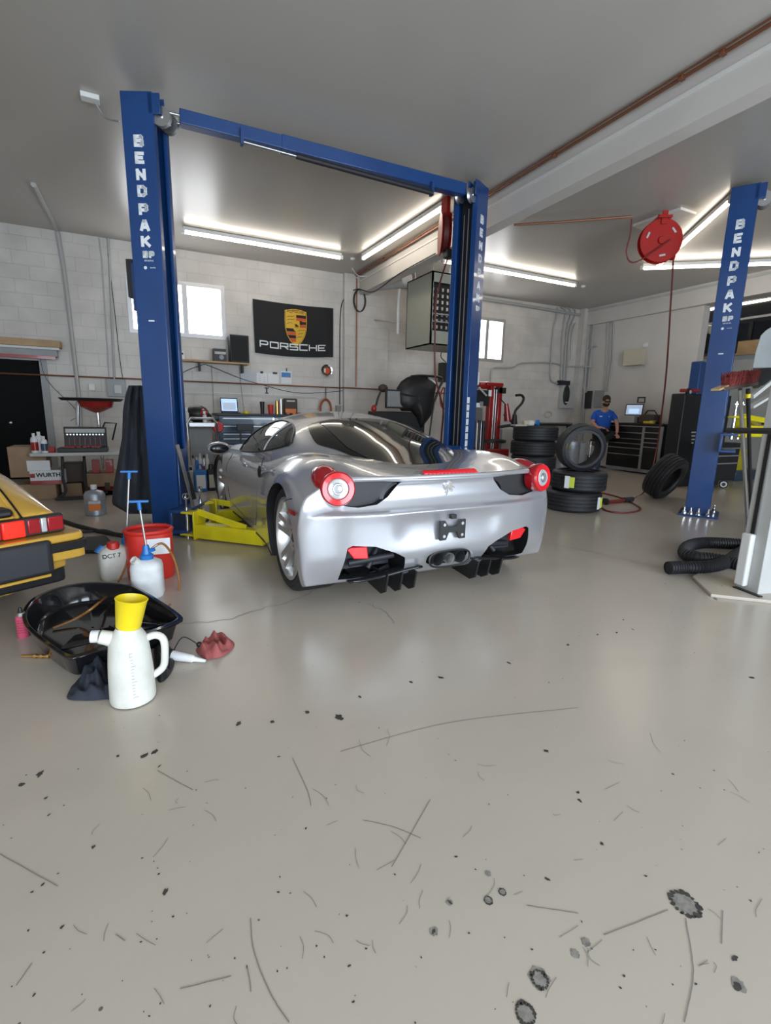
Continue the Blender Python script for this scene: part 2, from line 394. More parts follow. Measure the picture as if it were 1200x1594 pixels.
# ------------------------------------------------------------------ the room
YB, XR, ZC = 9.42, 10.05, 3.74
XL, YF, XFAR = -4.6, -3.5, 15.0
fb = G().b2((XL, YF, -.2), (XFAR, YB + 3, 0)); floor = struct(fb.build('floor', 'floor', smooth=0))
struct(G().b2((XL, YF, ZC), (XFAR, YB + 3, ZC + .2)).build('ceiling', 'ceiling', smooth=0))
# back wall with two windows and one doorway
def wall_with_holes(name, material, x0, x1, z0, z1, y0, y1, holes):
    xs = sorted({x0, x1} | {h[0] for h in holes} | {h[1] for h in holes}); g = G()
    for a, b in zip(xs[:-1], xs[1:]):
        hs = sorted([(h[2], h[3]) for h in holes if h[0] <= a and h[1] >= b]); z = z0
        for c, d in hs:
            if c > z: g.b2((a, y0, z), (b, y1, c))
            z = d
        if z < z1: g.b2((a, y0, z), (b, y1, z1))
    return g.build(name, material, smooth=0)
W1 = (-.10, 1.42, 2.36, 3.25); W2 = (6.25, 7.58, 2.35, 3.29); D1 = (-3.3, -1.38, 0, 1.84)
struct(wall_with_holes('wall_back', 'block', XL, XR + .2, 0, ZC, YB, YB + .22, [W1, W2, D1]))
for i, (w, mull) in enumerate(((W1, (.39, .77)), (W2, (6.66, 7.085)))):
    g = G()
    t = .065
    g.b2((w[0], YB - .012, w[2]), (w[1], YB + .06, w[2] + t)).b2((w[0], YB - .012, w[3] - t), (w[1], YB + .06, w[3]))
    g.b2((w[0], YB - .012, w[2] + t), (w[0] + t, YB + .06, w[3] - t)).b2((w[1] - t, YB - .012, w[2] + t), (w[1], YB + .06, w[3] - t))
    g.b2((mull[1] - .04, YB - .01, w[2] + t), (mull[1] + .04, YB + .05, w[3] - t))
    wf = struct(g.build('window_%d' % (i + 1), 'alu', smooth=0))
    G().b2((w[0] + .02, YB + .06, w[2] + .02), (w[1] - .02, YB + .066, w[3] - .02)).build('window_pane', 'window_light', wf, world=True)
# dark doorway on the left with frame
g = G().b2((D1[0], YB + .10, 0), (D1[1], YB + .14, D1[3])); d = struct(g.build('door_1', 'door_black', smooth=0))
G().b2((D1[1] - .005, YB - .03, 0), (D1[1] + .09, YB + .1, D1[3] + .05)).build('door_frame', 'grey', d, world=True)
g = G(); g.ball(aty(17, 658, YB + .085), .03); g.cyl(aty(17, 658, YB + .1), aty(17, 658, YB + .06), .015); g.build('door_handle', 'chrome', d, world=True)
# pilaster behind the copper pipe and right corner
struct(G().b2((3.62, YB - .10, 0), (4.56, YB, ZC)).build('trim_1', 'block', smooth=0))
# right wall, ends at the opening to the next bay; soffit above; far bay
struct(G().b2((XR, 6.45, 0), (XR + .2, YB + .2, ZC)).build('wall_right', 'plaster', smooth=0))
struct(G().b2((XR - .10, 2.0, 3.36), (XR + .25, YB, ZC)).build('trim_2', 'plaster', smooth=0))
struct(G().b2((XR - .12, 2.0, 3.66), (XR - .06, YB, 3.70)).build('trim_3', 'lgrey', smooth=0))
struct(G().b2((XFAR - .1, YF, 0), (XFAR + .1, YB + 3, ZC)).build('wall_far_bay', 'dark', smooth=0))
struct(G().b2((XR + .2, YB + 2.8, 0), (XFAR, YB + 3, ZC)).build('wall_far_back', 'grey', smooth=0))
struct(G().b2((XL - .2, YF, 0), (XL, YB + .2, ZC)).build('wall_left', 'block', smooth=0))
struct(wall_with_holes('wall_front', 'block', XL, XFAR, 0, ZC, YF - .2, YF, [(-3.3, .1, 0, 3.0), (1.2, 5.6, 0, 3.0)]))
# big ceiling beam running in depth
ZBM = 3.39
struct(G().b2((3.92, -3.5, ZBM), (4.10, YB, ZC + .02)).build('trim_4', 'plaster', smooth=0))
struct(G().b2((3.905, -3.5, 3.60), (3.925, YB, 3.625)).build('trim_5', 'white', smooth=0))
# pipes under the ceiling beside the beam
g = G(); 
g.tube([(3.86, -3.2, ZC - .03), (3.86, 4.9, ZC - .03), (3.86, 9.35, ZC - .03), (3.86, 9.30, ZC - .1), (3.86, 9.29, 1.66)], .014)
g.tube([(3.82, -3.2, ZC - .02), (3.82, 9.3, ZC - .02)], .008, n=6)
for y in (1.1, 2.6, 2.9, 4.2, 6.3, 8.1): g.box((3.85, y, ZC - .03), (.05, .03, .035))
tag(g.build('copper_pipe', 'rust'), 'long thin copper pipe along the ceiling beam, dropping down the pilaster', 'pipe')
g = G(); g.tube([(-4.3, 9.39, 1.625), (3.60, 9.39, 1.625), (3.61, 9.29, 1.625), (4.50, 9.29, 1.625), (4.6, 9.39, 1.625), (6.2, 9.39, 1.60)], .013)
tag(g.build('wall_pipe', 'rust'), 'horizontal rusty pipe running along the block wall at chest height', 'pipe')
g = G(); g.tube([(.3, 9.4, 1.44), (2.0, 9.4, 1.44), (3.0, 9.4, 1.44), (3.15, 9.4, 1.40), (3.2, 9.4, 1.2)], .008, n=6)
tag(g.build('wall_cable_duct', 'white'), 'thin white cable duct on the block wall below the rusty pipe', 'duct')
# conduits on the back wall, left
def wallpts(ps, Y=9.39): return [aty(x, y, Y) for x, y in ps]
top = fl(52, 287, ZC - .02)
g = G(); g.tube([top, aty(88, 357, 9.36), aty(90, 364, 9.38), aty(100, 425, 9.39), aty(122, 610, 9.39), aty(128, 700, 9.39)], .03)
tag(g.build('conduit', 'conduit'), 'thick grey conduit running across the ceiling then down the left wall', 'conduit')
for k, (ps, r, lb) in enumerate(((((154, 370), (158, 400), (170, 590)), .008, 'thin conduit on the wall, left one of the close pair left of the blue post'),
                        (((168, 370), (170, 400), (178, 590)), .016, 'conduit on the wall, right one of the close pair left of the blue post'))):
    tag(G().tube(wallpts(ps), r).build('conduit', 'conduit'), lb, 'conduit')
tag(G().tube(wallpts(((61, 540), (72, 590), (120, 640), (110, 655))), .004, n=6, smooth=4).build('cable', 'dark'), 'thin dark wire hanging by the dark doorway', 'cable')
# bulkhead / plank over the doorway
t = thing('door_shelf', 'wooden plank with grey channel and red strip over the dark doorway', 'shelf', (-2.2, 9.3, 1.9))
G().b2((-3.6, 9.18, 2.03), (-1.06, YB, 2.13)).build('plank', 'wood', t, world=True, bevel=.004)
G().b2((-3.6, 9.22, 1.995), (-1.08, YB, 2.028)).build('channel', 'white', t, world=True)
G().b2((-3.6, 9.26, 1.90), (-1.12, YB, 1.993)).build('panel', 'grey', t, world=True)
G().b2((-3.6, 9.2, 1.855), (-1.14, YB - .16, 1.90)).build('strip', 'red', t, world=True)
# ------------------------------------------------------------------ floor marks, all in the paint of the floor
def blob(g, c, r, z=.0012, ang=0, asp=1.0, n=14, j=.35):
    ps = []
    for i in range(n):
        a = 2 * PI * i / n; rr = r * (1 + random.uniform(-j, j)); x = rr * math.cos(a); y = rr * math.sin(a) * asp
        ps.append((c.x + x * math.cos(ang) - y * math.sin(ang), c.y + x * math.sin(ang) + y * math.cos(ang), z))
    g.add(ps + [(c.x, c.y, z)], [(i, (i + 1) % n, n) for i in range(n)])
g = G()
for px, py, w in ((371, 1127, 9), (424, 1124, 5), (560, 1085, 5), (686, 1055, 6), (792, 1032, 4), (225, 1176, 9), (240, 1171, 7), (184, 1177, 4), (248, 1193, 4), (62, 1205, 9), (33, 1222, 6), (72, 1242, 4),
                  (76, 1269, 3), (145, 1319, 4), (258, 1388, 7), (67, 1377, 4), (50, 1389, 3), (478, 1109, 5), (527, 1117, 10), (850, 1169, 5), (902, 1246, 5), (937, 1314, 4), (900, 1234, 4), (476, 1290, 3),
                  (433, 1389, 3), (540, 1426, 3), (434, 1178, 3), (1144, 1492, 8), (1147, 1536, 8), (675, 1450, 6), (700, 1405, 5), (852, 1369, 6), (985, 980, 3), (960, 985, 3), (930, 988, 3), (884, 1004, 4), (640, 1062, 4),
                  (96, 1444, 4), (384, 1505, 3), (247, 1361, 3), (544, 1504, 3), (710, 1334, 3), (970, 965, 3), (1005, 1364, 3), (1170, 1055, 5)):
    c = fl(px, py); d = (fl(px + w, py) - c).length * .8; blob(g, c, d, ang=random.uniform(0, 3), asp=random.uniform(.45, .8))
for k in range(150):
    c = fl(random.uniform(0, 1200), random.uniform(950, 1594)); blob(g, c, random.uniform(.001, .0035), ang=random.uniform(0, 3), asp=.7, n=7)
# ring pits
for px, py, w in ((1066, 1407, 22), (818, 1578, 16), (840, 1525, 14), (760, 1402, 7), (782, 1389, 6)):
    c = fl(px, py); d = (fl(px + w, py) - c).length
    for q in range(16):
        a = q / 16 * 6.28; blob(g, c + Vector((d * math.cos(a) * .85, d * math.sin(a) * .9, 0)), d * random.uniform(.12, .26), n=8)
G_ = g; G_.build('stains', 'stain', floor, world=True, smooth=0)
g = G()
for px, py, w in ((1066, 1407, 18), (818, 1580, 14), (840, 1523, 16), (760, 1402, 7), (782, 1389, 6), (675, 1450, 7), (700, 1405, 5), (760, 1360, 5), (912, 1467, 7), (895, 1485, 7), (1150, 1534, 10)):
    c = fl(px, py); d = (fl(px + w, py) - c).length; blob(g, c, d, z=.0008, n=18, j=.2)
g.build('bare_patches', 'stain2', floor, world=True, smooth=0)
g = G()
def crack(ps, w=.004, jit=.012, mm=g):
    P = spline([fl(*p) for p in ps], 8); L = []
    for i, p in enumerate(P):
        L.append(p + Vector((random.uniform(-jit, jit), random.uniform(-jit, jit), 0)))
    for a, b in zip(L[:-1], L[1:]):
        d = (b - a); 
        if d.length < 1e-5: continue
        nrm = Vector((-d.y, d.x, 0)).normalized() * w / 2
        mm.add([(a - nrm) + Vector((0, 0, .0015)), (b - nrm) + Vector((0, 0, .0015)), (b + nrm) + Vector((0, 0, .0015)), (a + nrm) + Vector((0, 0, .0015))], [(0, 1, 2, 3)])
crack([(282, 971), (350, 965), (400, 950), (455, 935), (500, 915)]); crack([(850, 846), (900, 855), (960, 868), (1030, 884)]); crack([(575, 940), (600, 955), (612, 972)], .003)
crack([(1092, 905), (1105, 922), (1115, 934)], .018, .004)
for ps in (((565, 1277), (610, 1287), (655, 1305)), ((390, 1430), (395, 1480), (420, 1545), (450, 1592)), ((455, 1180), (478, 1230), (484, 1255)), ((1067, 1430), (1077, 1490), (1078, 1530), (1065, 1592)),
           ((1125, 1418), (1123, 1470)), ((610, 1350), (670, 1245)), ((530, 1170), (700, 1125), (900, 1102)), ((940, 1456), (1040, 1417)), ((280, 1540), (360, 1520)), ((385, 1505), (391, 1545)), ((25, 1535), (50, 1500)), ((245, 1200), (300, 1230)), ((820, 1410), (900, 1422)), ((0, 1330), (90, 1380)), ((180, 1455), (195, 1465))):
    crack(ps, .0022, .0005)
for k in range(60):
    x = random.uniform(20, 1180); y = random.uniform(1150, 1580); a = random.uniform(0, 6.28); l = random.uniform(6, 18); b = random.uniform(-6, 6)
    crack([(x, y), (x + l * math.cos(a) + b, y + l * math.sin(a)), (x + 2 * l * math.cos(a), y + 2 * l * math.sin(a) + b)], .0013, .0002)
g.build('scratches', 'scratch', floor, world=True, smooth=0)
# low concrete pad at the right
g = G(); P = [(3.36, 1.83), (3.62, 2.12), (5.0, 2.5), (5.4, 1.2), (3.72, 1.50)]
struct(g.prism(P, 0.0, .022).build('trim_6', 'floor', smooth=0, bevel=.004))
# ------------------------------------------------------------------ tube lights
def tube_light(p0, p1, label, z=ZC):
    p0 = Vector(p0); p1 = Vector(p1); c = (p0 + p1) / 2
    t = thing('tube_light', label, 'light', (c.x, c.y, z), 0, 'fluorescent tubes under the ceiling')
    g = G(); a = Vector((p0.x, p0.y, z - .03)); b = Vector((p1.x, p1.y, z - .03)); g.bar(a, b, .06, .055); g.build('housing', 'white', t, world=True, bevel=.006)
    g = G(); d = (p1 - p0).normalized() * .02; g.cyl(Vector((p0.x, p0.y, z - .08)) + d, Vector((p1.x, p1.y, z - .08)) - d, .021, n=12); g.build('tube', 'tube', t, world=True)
    for q in (p0, p1): G().box((q.x, q.y, z - .07), (.05, .05, .06), None).build('end_cap', 'white', t, world=True)
ZT = ZC - .08
tube_light(fl(285, 361, ZT), fl(531, 402, ZT), 'long tube light nearest the flag, level with the back wall')
tube_light(fl(694, 321, ZT), fl(565, 403, ZT), 'tube light running in depth beside the big ceiling beam')
tube_light(fl(690, 407, ZT), fl(895, 445, ZT), 'tube light above the right back window, partly behind the blue column')
tube_light(fl(1138, 313, ZT), fl(1025, 414, ZT), 'slanting tube light behind the right hose reel')
tube_light(fl(1000, 418, ZT), fl(1205, 410.5, ZT), 'level tube light crossing behind the right lift column')
fa = atx(1098, 483, 11.6); fb_ = atx(1206, 465, 11.6)
tube_light((11.6, fb_.y, 0), (11.6, fa.y, 0), 'tube light in the far bay beyond the right soffit', fa.z + .08)
struct(G().b2((11.0, 1.0, fa.z + .082), (12.3, 8.0, fa.z + .12)).build('trim_10', 'plaster', smooth=0))
# small fittings on ceiling
t = thing('ceiling_socket', 'small white socket box on the ceiling left of the left column', 'socket', tuple(fl(140, 148, ZC)))
c = fl(140, 148, ZC); G().box((c.x, c.y, ZC - .02), (.14, .09, .04)).build('box', 'white', t, world=True, bevel=.005)
G().tube([(c.x + .03, c.y, ZC - .03), (c.x + .1, c.y - .02, ZC - .15), fl(186, 189, 3.45)], .008, smooth=6, n=6).build('cable', 'grey', t, world=True)
for px, py, lb in ((549, 402, 'tiny white ceiling hook between the two tube lights'), (908, 445, 'white ceiling rose at the right end of the tube light')):
    c = fl(px, py, ZC); g = G().lathe([(0, -.03), (.03, -.03), (.045, 0)], T(c.x, c.y, ZC), 16); tag(g.build('ceiling_rose', 'white'), lb, 'ceiling fitting')
# ------------------------------------------------------------------ the silver car (local x = right, y = forward, origin under the tail centre)
CX, CY = 1.70, 2.48
car = thing('sports_car', 'silver two-door sports coupe seen from behind, parked over the yellow lift arms', 'car', (CX, CY, 0), math.radians(1.2))
cW = tab([(0, .955), (.3, .965), (.6, .965), (.95, .945), (1.4, .895), (2.0, .89), (2.6, .905), (3.25, .94), (3.7, .92), (4.1, .84), (4.35, .70)])
cZB = tab([(0, .165), (.2, .125), (.6, .12), (1.0, .13), (2.5, .13), (3.6, .15), (4.35, .20)])
cZS = tab([(0, .815), (.15, .85), (.35, .885), (.62, .905), (.95, .885), (1.3, .845), (1.7, .81), (2.2, .785), (2.7, .79), (3.2, .80), (3.6, .74), (4.0, .62), (4.35, .45)])
cZC = tab([(0, .812), (.08, .822), (.2, .832), (.4, .845), (.8, .86), (1.3, .86), (2.5, .84), (2.95, .80), (3.3, .72), (3.8, .60), (4.35, .43)])
cVR = tab([(.15, .16), (.24, .08), (.33, .035), (.45, .03), (.56, .022), (.598, .014), (.612, .050), (.70, .085), (.765, .085), (.785, .03), (.81, .035), (.85, .06)])
cPR = tab([(0, .955), (.12, .975), (.35, .99), (.58, 1.0), (.78, .985), (.92, .95), (1, .885)])
def body_pt(s, t, h):
    a = abs(s); zs, zc = cZS(t), cZC(t)
    k = min(a / .80, 1.0); zt = zc + (zs - zc) * (k ** 3 * (4 - 3 * k)) - .075 * max(0, (a - .80) / .20) ** 1.8
    zb = cZB(t) ; z = zb + (zt - zb) * h
    u = s * cW(t) * cPR(h)
    v = t
    if t < .6:
        q = (1 - t / .6); ins = .022 * min(1, max(0, (.40 - abs(u)) / .07)) * min(1, max(0, (z - .36) / .1)) * min(1, max(0, (.585 - z) / .02)); v += (.165 * a ** 4.2) * q + ins * q + cVR(z) * q ** 2.2 * (1 - .95 * a ** 5)
    if t > 3.7: v -= .42 * a ** 3 * (t - 3.7) / .65
    return (u, v, z)
TV = [0, .02, .05, .1, .17, .25, .34, .45, .6, .75, .9, 1.1, 1.35, 1.6, 1.9, 2.2, 2.5, 2.8, 3.05, 3.25, 3.45, 3.65, 3.85, 4.05, 4.2, 4.32, 4.35]
UV = [-1, -.975, -.94, -.88, -.8, -.7, -.58, -.45, -.36, -.28, -.15, 0, .15, .28, .36, .45, .58, .7, .8, .88, .94, .975, 1]
HV = [0, .03, .1, .18, .26, .34, .42, .5, .58, .64, .665, .685, .70, .72, .78, .84, .89, .93, .965, .985, 1]
idx = {}; vs = []; fs = []
def bi(i, j, k):
    key = (i, j, k)
    if key not in idx: idx[key] = len(vs); vs.append(body_pt(UV[i], TV[j], HV[k]))
    return idx[key]
nu, nt, nh = len(UV) - 1, len(TV) - 1, len(HV) - 1
for j in range(nt):
    for i in range(nu):
        fs.append((bi(i, j, nh), bi(i + 1, j, nh), bi(i + 1, j + 1, nh), bi(i, j + 1, nh))); fs.append((bi(i, j, 0), bi(i, j + 1, 0), bi(i + 1, j + 1, 0), bi(i + 1, j, 0)))
    for k in range(nh):
        fs.append((bi(0, j, k), bi(0, j, k + 1), bi(0, j + 1, k + 1), bi(0, j + 1, k))); fs.append((bi(nu, j, k), bi(nu, j + 1, k), bi(nu, j + 1, k + 1), bi(nu, j, k + 1)))
for i in range(nu):
    for k in range(nh):
        fs.append((bi(i, 0, k), bi(i + 1, 0, k), bi(i + 1, 0, k + 1), bi(i, 0, k + 1))); fs.append((bi(i, nt, k), bi(i, nt, k + 1), bi(i + 1, nt, k + 1), bi(i + 1, nt, k)))
g = G(); g.add(vs, fs)
body = g.build('body', 'silver', car, sub=2, smooth=180)
# vertical wedge recesses and pockets are cut out of the painted skin
WR, WF = .607, 3.25      # wheel positions
def cutter(gg, material='black'):
    o = gg.build('cutter', material, None, smooth=0); return o
body.parent = None
def xz_prism(g, poly, y0, y1, sc=1.0):   # poly in (x, z), extruded along y (towards the front)
    m = Matrix(((1, 0, 0, 0), (0, 0, 1, 0), (0, 1, 0, 0), (0, 0, 0, 1))); g.prism(poly, y0, y1, m, sc); return g
def yz_prism(g, poly, x0, x1):   # poly in (y, z), extruded along x
    m = Matrix(((0, 0, 1, 0), (1, 0, 0, 0), (0, 1, 0, 0), (0, 0, 0, 1))); g.prism(poly, x0, x1, m); return g
cut = []
for sgn in (-1, 1):
    for (v, r) in ((WR, .374), (WF, .368)):
        g = G(); yz_prism(g, [(v + r * math.cos(q), .345 + r * math.sin(q)) for q in [i * PI / 32 for i in range(33)]] + [(v - r - .01, -.1), (v + r, -.1)], *sorted((sgn * .60, sgn * 1.2))); cut.append(cutter(g))
def smoothpoly(ps, k=5): return [(p.x, p.y) for p in spline([Vector((a, b, 0)) for a, b in ps], k, True)]
GRL = [(.335, .785), (.76, .785), (.80, .72), (.76, .655), (.62, .633), (.50, .645), (.425, .685)]
OPN = [(.30, .235), (.36, .20), (.64, .185), (.72, .19), (.715, .26), (.69, .40), (.66, .415), (.52, .40), (.38, .345), (.32, .31)]
for sgn in (-1, 1):
    P = [(sgn * a, b) for a, b in (GRL if sgn > 0 else GRL[::-1])]
    g = G(); xz_prism(g, P, -.2, .135); cut.append(cutter(g, 'black'))
    P = [(sgn * a, b) for a, b in (OPN if sgn > 0 else OPN[::-1])]
    g = G(); xz_prism(g, P, -.2, .33); cut.append(cutter(g, 'black'))
EXH = [(.155 * math.copysign(abs(math.cos(a)) ** .62, math.cos(a)), .272 + .052 * math.copysign(abs(math.sin(a)) ** .75, math.sin(a))) for a in [i * PI / 20 for i in range(40)]]
g = G(); xz_prism(g, EXH, -.2, .22); cut.append(cutter(g, 'black'))
for o in cut: o.location = o.location
boolean(body, cut)
body.data.polygons.foreach_set('use_smooth', [True] * len(body.data.polygons)); body.data.set_sharp_from_angle(angle=math.radians(28))
body.parent = car; body.location = (0, 0, 0)
# greenhouse: roof, pillars and buttresses in one painted shell
gZR = tab([(.10, .80), (.30, .828), (.42, .855), (.8, .962), (1.15, 1.052), (1.44, 1.113), (1.70, 1.150), (2.0, 1.172), (2.3, 1.150), (2.55, 1.07), (2.8, .93), (3.08, .78)])
gWB = tab([(.10, .45), (.30, .52), (.5, .60), (.8, .69), (1.1, .75), (1.5, .785), (2.0, .80), (2.5, .80), (3.08, .74)])
gN = 2.5
def roof_z(u, v, off=0.0):
    wb = gWB(v) + off; zb = .66; zr = gZR(v) + off
    q = min(abs(u) / wb, 1.0); return zb + (zr - zb) * (1 - q ** gN) ** (1 / gN)
def side_u(v, z, off=0.0):
    wb = gWB(v) + off; zb = .66; zr = gZR(v) + off
    q = min(max((z - zb) / (zr - zb), 0), 1.0); return wb * (1 - q ** gN) ** (1 / gN)
g = G()
def shell(a, b):
    v = .10 + a * 2.98; th = (b - .5) * PI; wb = gWB(v); zb = .66; zr = gZR(v)
    sn, cs = math.sin(th), math.cos(th)
    return (wb * math.copysign(abs(sn) ** (2 / gN), sn), v, zb + (zr - zb) * max(cs, 0) ** (2 / gN))
g.grid(shell, 70, 56); g.build('roof', 'silver', car, smooth=180)
hw = tab([(.37, .345), (.55, .395), (.8, .475), (1.02, .545), (1.2, .525), (1.43, .475)])
hw2 = tab([(.37, .30), (.6, .36), (.8, .40), (1.43, .38)])
def rear_glass(a, b, f=hw, off=.004, v0=.37, v1=1.43):
    v = v0 + (v1 - v0) * a; u = (2 * b - 1) * f(v); bow = .035 * (1 - (u / .5) ** 2) * (1 if a > .5 else -1) * abs(2 * a - 1) ** 3
    return (u, v + bow, roof_z(u, v + bow, off))
G().grid(lambda a, b: rear_glass(a, b), 24, 24).build('rear_window_surround', 'glass_band', car, smooth=180)
G().grid(lambda a, b: rear_glass(a, b, hw2, .007, .385, 1.41), 24, 24).build('rear_window', 'glass_dark', car, smooth=180)
WL = tab([(1.26, .915), (1.42, .878), (1.6, .85), (1.8, .825), (2.1, .795), (2.4, .775), (2.66, .765)])
WU = tab([(1.26, .932), (1.42, 1.01), (1.65, 1.065), (1.9, 1.085), (2.12, 1.055), (2.35, .95), (2.66, .775)])
for sgn in (-1, 1):
    def sw(a, b, o=.004):
        v = 1.26 + 1.40 * a; z = WL(v) + (WU(v) - WL(v)) * b; return (sgn * side_u(v, z, o), v, z)
    G().grid(sw, 40, 8).build('side_window', 'side_glass', car, smooth=180)
    g = G(); P = [Vector(sw(i / 30, 0, .006)) for i in range(31)] + [Vector(sw(1 - i / 30, 1, .006)) for i in range(31)]
    g.tube(P, .007, n=6, closed=True); g.build('window_seal', 'black', car)
    g = G(); P = []
    for i in range(9):
        v = 1.66 + .02 * i / 8; z = WU(1.66) + (WL(1.68) - WU(1.66)) * i / 8; P.append(Vector((sgn * side_u(v, z, .006), v, z)))
    g.tube(P, .009, n=6); g.build('window_pillar', 'silver', car)
G().grid(lambda a, b: ((2 * b - 1) * (.44 + .16 * a), 2.36 + .62 * a, roof_z((2 * b - 1) * (.44 + .16 * a), 2.36 + .62 * a, .004)), 20, 20).build('windscreen', 'glass_dark', car, smooth=180)
# decklid lip and third brake light, crest line
def deck_line(u, z): 
    s = u / (cW(0) * .93); return .165 * abs(s) ** 4.2 + cVR(z)
g = G()
N = 40
for i in range(N + 1): pass
def lip(a, b):
    u = (2 * a - 1) * .72; q = abs(u) / .72
    prof = [(0.03, .800), (-.012, .802), (-.020, .812), (-.016, .822), (.03, .835), (.09, .832)]
    k = b * (len(prof) - 1); i = min(int(k), len(prof) - 2); f = k - i
    y = prof[i][0] * (1 - f) + prof[i + 1][0] * f; z = prof[i][1] * (1 - f) + prof[i + 1][1] * f
    return (u, .045 + .25 * abs(u / .86) ** 3.6 * 1.0 + y + .02 * q ** 2, z - .028 + .018 * q * q)
g.grid(lip, 40, 15); g.build('deck_lip', 'silver', car, smooth=180)
g = G()
g.grid(lambda a, b: ((2 * a - 1) * .20, .055 + .05 * b, .812 + .022 * math.sin(min(b * 1.6, 1) * PI / 2) + .002), 20, 4); g.prism([(-.20, .05), (.20, .05), (.18, .10), (-.18, .10)], .78, .822)
bl = g.build('brake_light', 'red_glow', car, smooth=40)
g = G()
for i in range(13): g.ball((-.17 + i * .028, .052, .815), .006, n=8)
g.build('led', 'red_lens', bl)
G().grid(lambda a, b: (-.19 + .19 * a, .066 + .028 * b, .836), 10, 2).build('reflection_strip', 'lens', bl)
# prancing horse badge on the tail panel, chrome, in low relief
HORSE = [(0.1, 0), (.22, .02), (.26, .16), (.36, .30), (.30, .42), (.40, .50), (.58, .46), (.70, .34), (.66, .28), (.76, .26), (.80, .40), (.66, .56), (.60, .62), (.78, .60), (.92, .52), (.96, .58), (.82, .70), (.62, .72), (.60, .82), (.68, .92), (.62, .98), (.50, 1.0), (.36, .92), (.28, .80), (.34, .78), (.42, .82), (.44, .74), (.34, .62), (.22, .52), (.10, .60), (.02, .76), (.10, .86), (.04, .90), (-.06, .76), (.02, .56), (.14, .42), (.18, .30), (.12, .16)]
def plane_at(u, z, off=.004): return deck_line(u, z) - off
g = G(); HP = [((a - .42) * .075, .672 + b * .088) for a, b in HORSE]; xz_prism(g, HP, .070, .090); g.m = None
g.build('horse_badge', 'chrome', car, smooth=0)
# tail lamps
for sgn, nm in ((-1, 'left'), (1, 'right')):
    c = Vector((sgn * .748, .085, .752)); ax = (Vector((sgn * .26, -1, .10))).normalized()
    m = frame(c, c + ax)
    g = G(); g.lathe([(.0, -.05), (.086, -.05), (.098, .0), (.098, .030), (.092, .044), (.080, .048), (.064, .040), (.058, .028), (0, .028)], m, 40)
    g.ball((0, 0, 0), 1, Matrix.Translation((sgn * .760, .235, .785)) @ euler(.22, 0, sgn * .12) @ Matrix.Diagonal((.085, .15, .078, 1)), 24)
    lamp = g.build('tail_lamp', 'red_lens', car, smooth=60)
    g = G(); g.lathe([(.057, .030), (.062, .046), (.088, .050), (.094, .040)], m, 40); g.build('ring', 'red_glow', lamp, smooth=60)
    g = G(); g.lathe([(0, .036), (.030, .037), (.034, .046), (.052, .048), (.058, .042), (.060, .030)], m, 32); g.build('reversing_lens', 'lens', lamp, smooth=30)
    g = G(); g.lathe([(.022, .040), (.026, .052), (.030, .052), (.031, .040)], m, 24); g.build('bulb_ring', 'steel', lamp)
    # black mesh grille beside the lamp
    P = smoothpoly([(sgn * a, b) for a, b in GRL], 1)
    g = G()
    for i in range(34):
        for j in range(11):
            u = .345 + i * .0135 + (j % 2) * .0067; z = .640 + j * .0132
            if z < .785 and (u > .50 - (.0 if z < .65 else 0) or z > .785 - (u - .335) * .9) and z > .645 + max(0, (.50 - u)) * .5:
                g.box((sgn * u, .125 + .25 * (u / .86) ** 3.6, z), (.006, .01, .006))
    g.build('grille_mesh', 'dark', car, smooth=0)
    g = G(); xz_prism(g, [(sgn * a, b) for a, b in GRL], .129, .134); g.build('grille', 'black', car, smooth=0)
    # fog reflector in the lower opening
    P = [(sgn * a, b) for a, b in ((.545, .315), (.64, .325), (.685, .385), (.66, .40), (.555, .395))]
    g = G(); xz_prism(g, P, .088, .12); g.build('fog_reflector', 'red_glow', car, bevel=.006)
    # side marker
    g = G(); g.grid(lambda a, b: (sgn * (cW(.16 + .19 * a) * .998 + .004), .12 + .22 * a, .585 + .024 * b), 6, 2)
    def mk(a, b):
        s_, t_ = sgn, .04 + .165 * a
        q = body_pt(s_, t_ , .62); return (q[0] + sgn * .006, q[1] - .004, .588 + .026 * b)
    g = G(); g.grid(mk, 8, 2); g.build('side_marker', 'red_lens', car)
    # diffuser shelf and fins
    g = G(); g.grid(lambda a, b: (sgn * (.20 + .46 * a), .03 + .08 * a ** 2 + b * .40, (.245 - .06 * a * a * (3 - 2 * a)) - .03 * b), 14, 3)
    g.build('diffuser_blade', 'black_gloss', car, solid=.012)
    for k, u in enumerate((.24, .34, .44)):
        g = G(); prof = [(.03, .215), (.06, .10), (.12, .07), (.50, .10), (.52, .205)]; yz_prism(g, prof, sgn * u - .006, sgn * u + .006); g.build('diffuser_fin', 'black', car, bevel=.002)
    g = G(); g.box((sgn * .50, .26, .30), (.34, .03, .16)); g.cyl((sgn * .34, .16, .30), (sgn * .62, .22, .26), .022); g.cyl((sgn * .50, .20, .22), (sgn * .40, .24, .36), .018); g.build('rear_subframe', 'dark', car)
    # flare line of the bumper
    g = G(); P = [Vector((sgn * u, deck_line(u, .60) - .004 + .0, .600 + .0 * u)) for u in [i * .045 for i in range(18)]]; 
    # exhaust finisher etc come below
    for q, (u, r) in enumerate(((.085, .040),)):
        g = G(); g.lathe([(r - .005, .12), (r - .004, .0), (r, -.005), (r + .002, .0), (r + .002, .12)], Matrix.Translation((sgn * u, .035, .272)) @ euler(-PI / 2), 28); g.build('exhaust_pipe', 'dark', car, smooth=50)
g = G(); g.lathe([(.029, .12), (.030, 0), (.034, -.006), (.036, .0), (.036, .12)], Matrix.Translation((0, .03, .272)) @ euler(-PI / 2), 28); g.build('exhaust_pipe', 'steel', car, smooth=50)
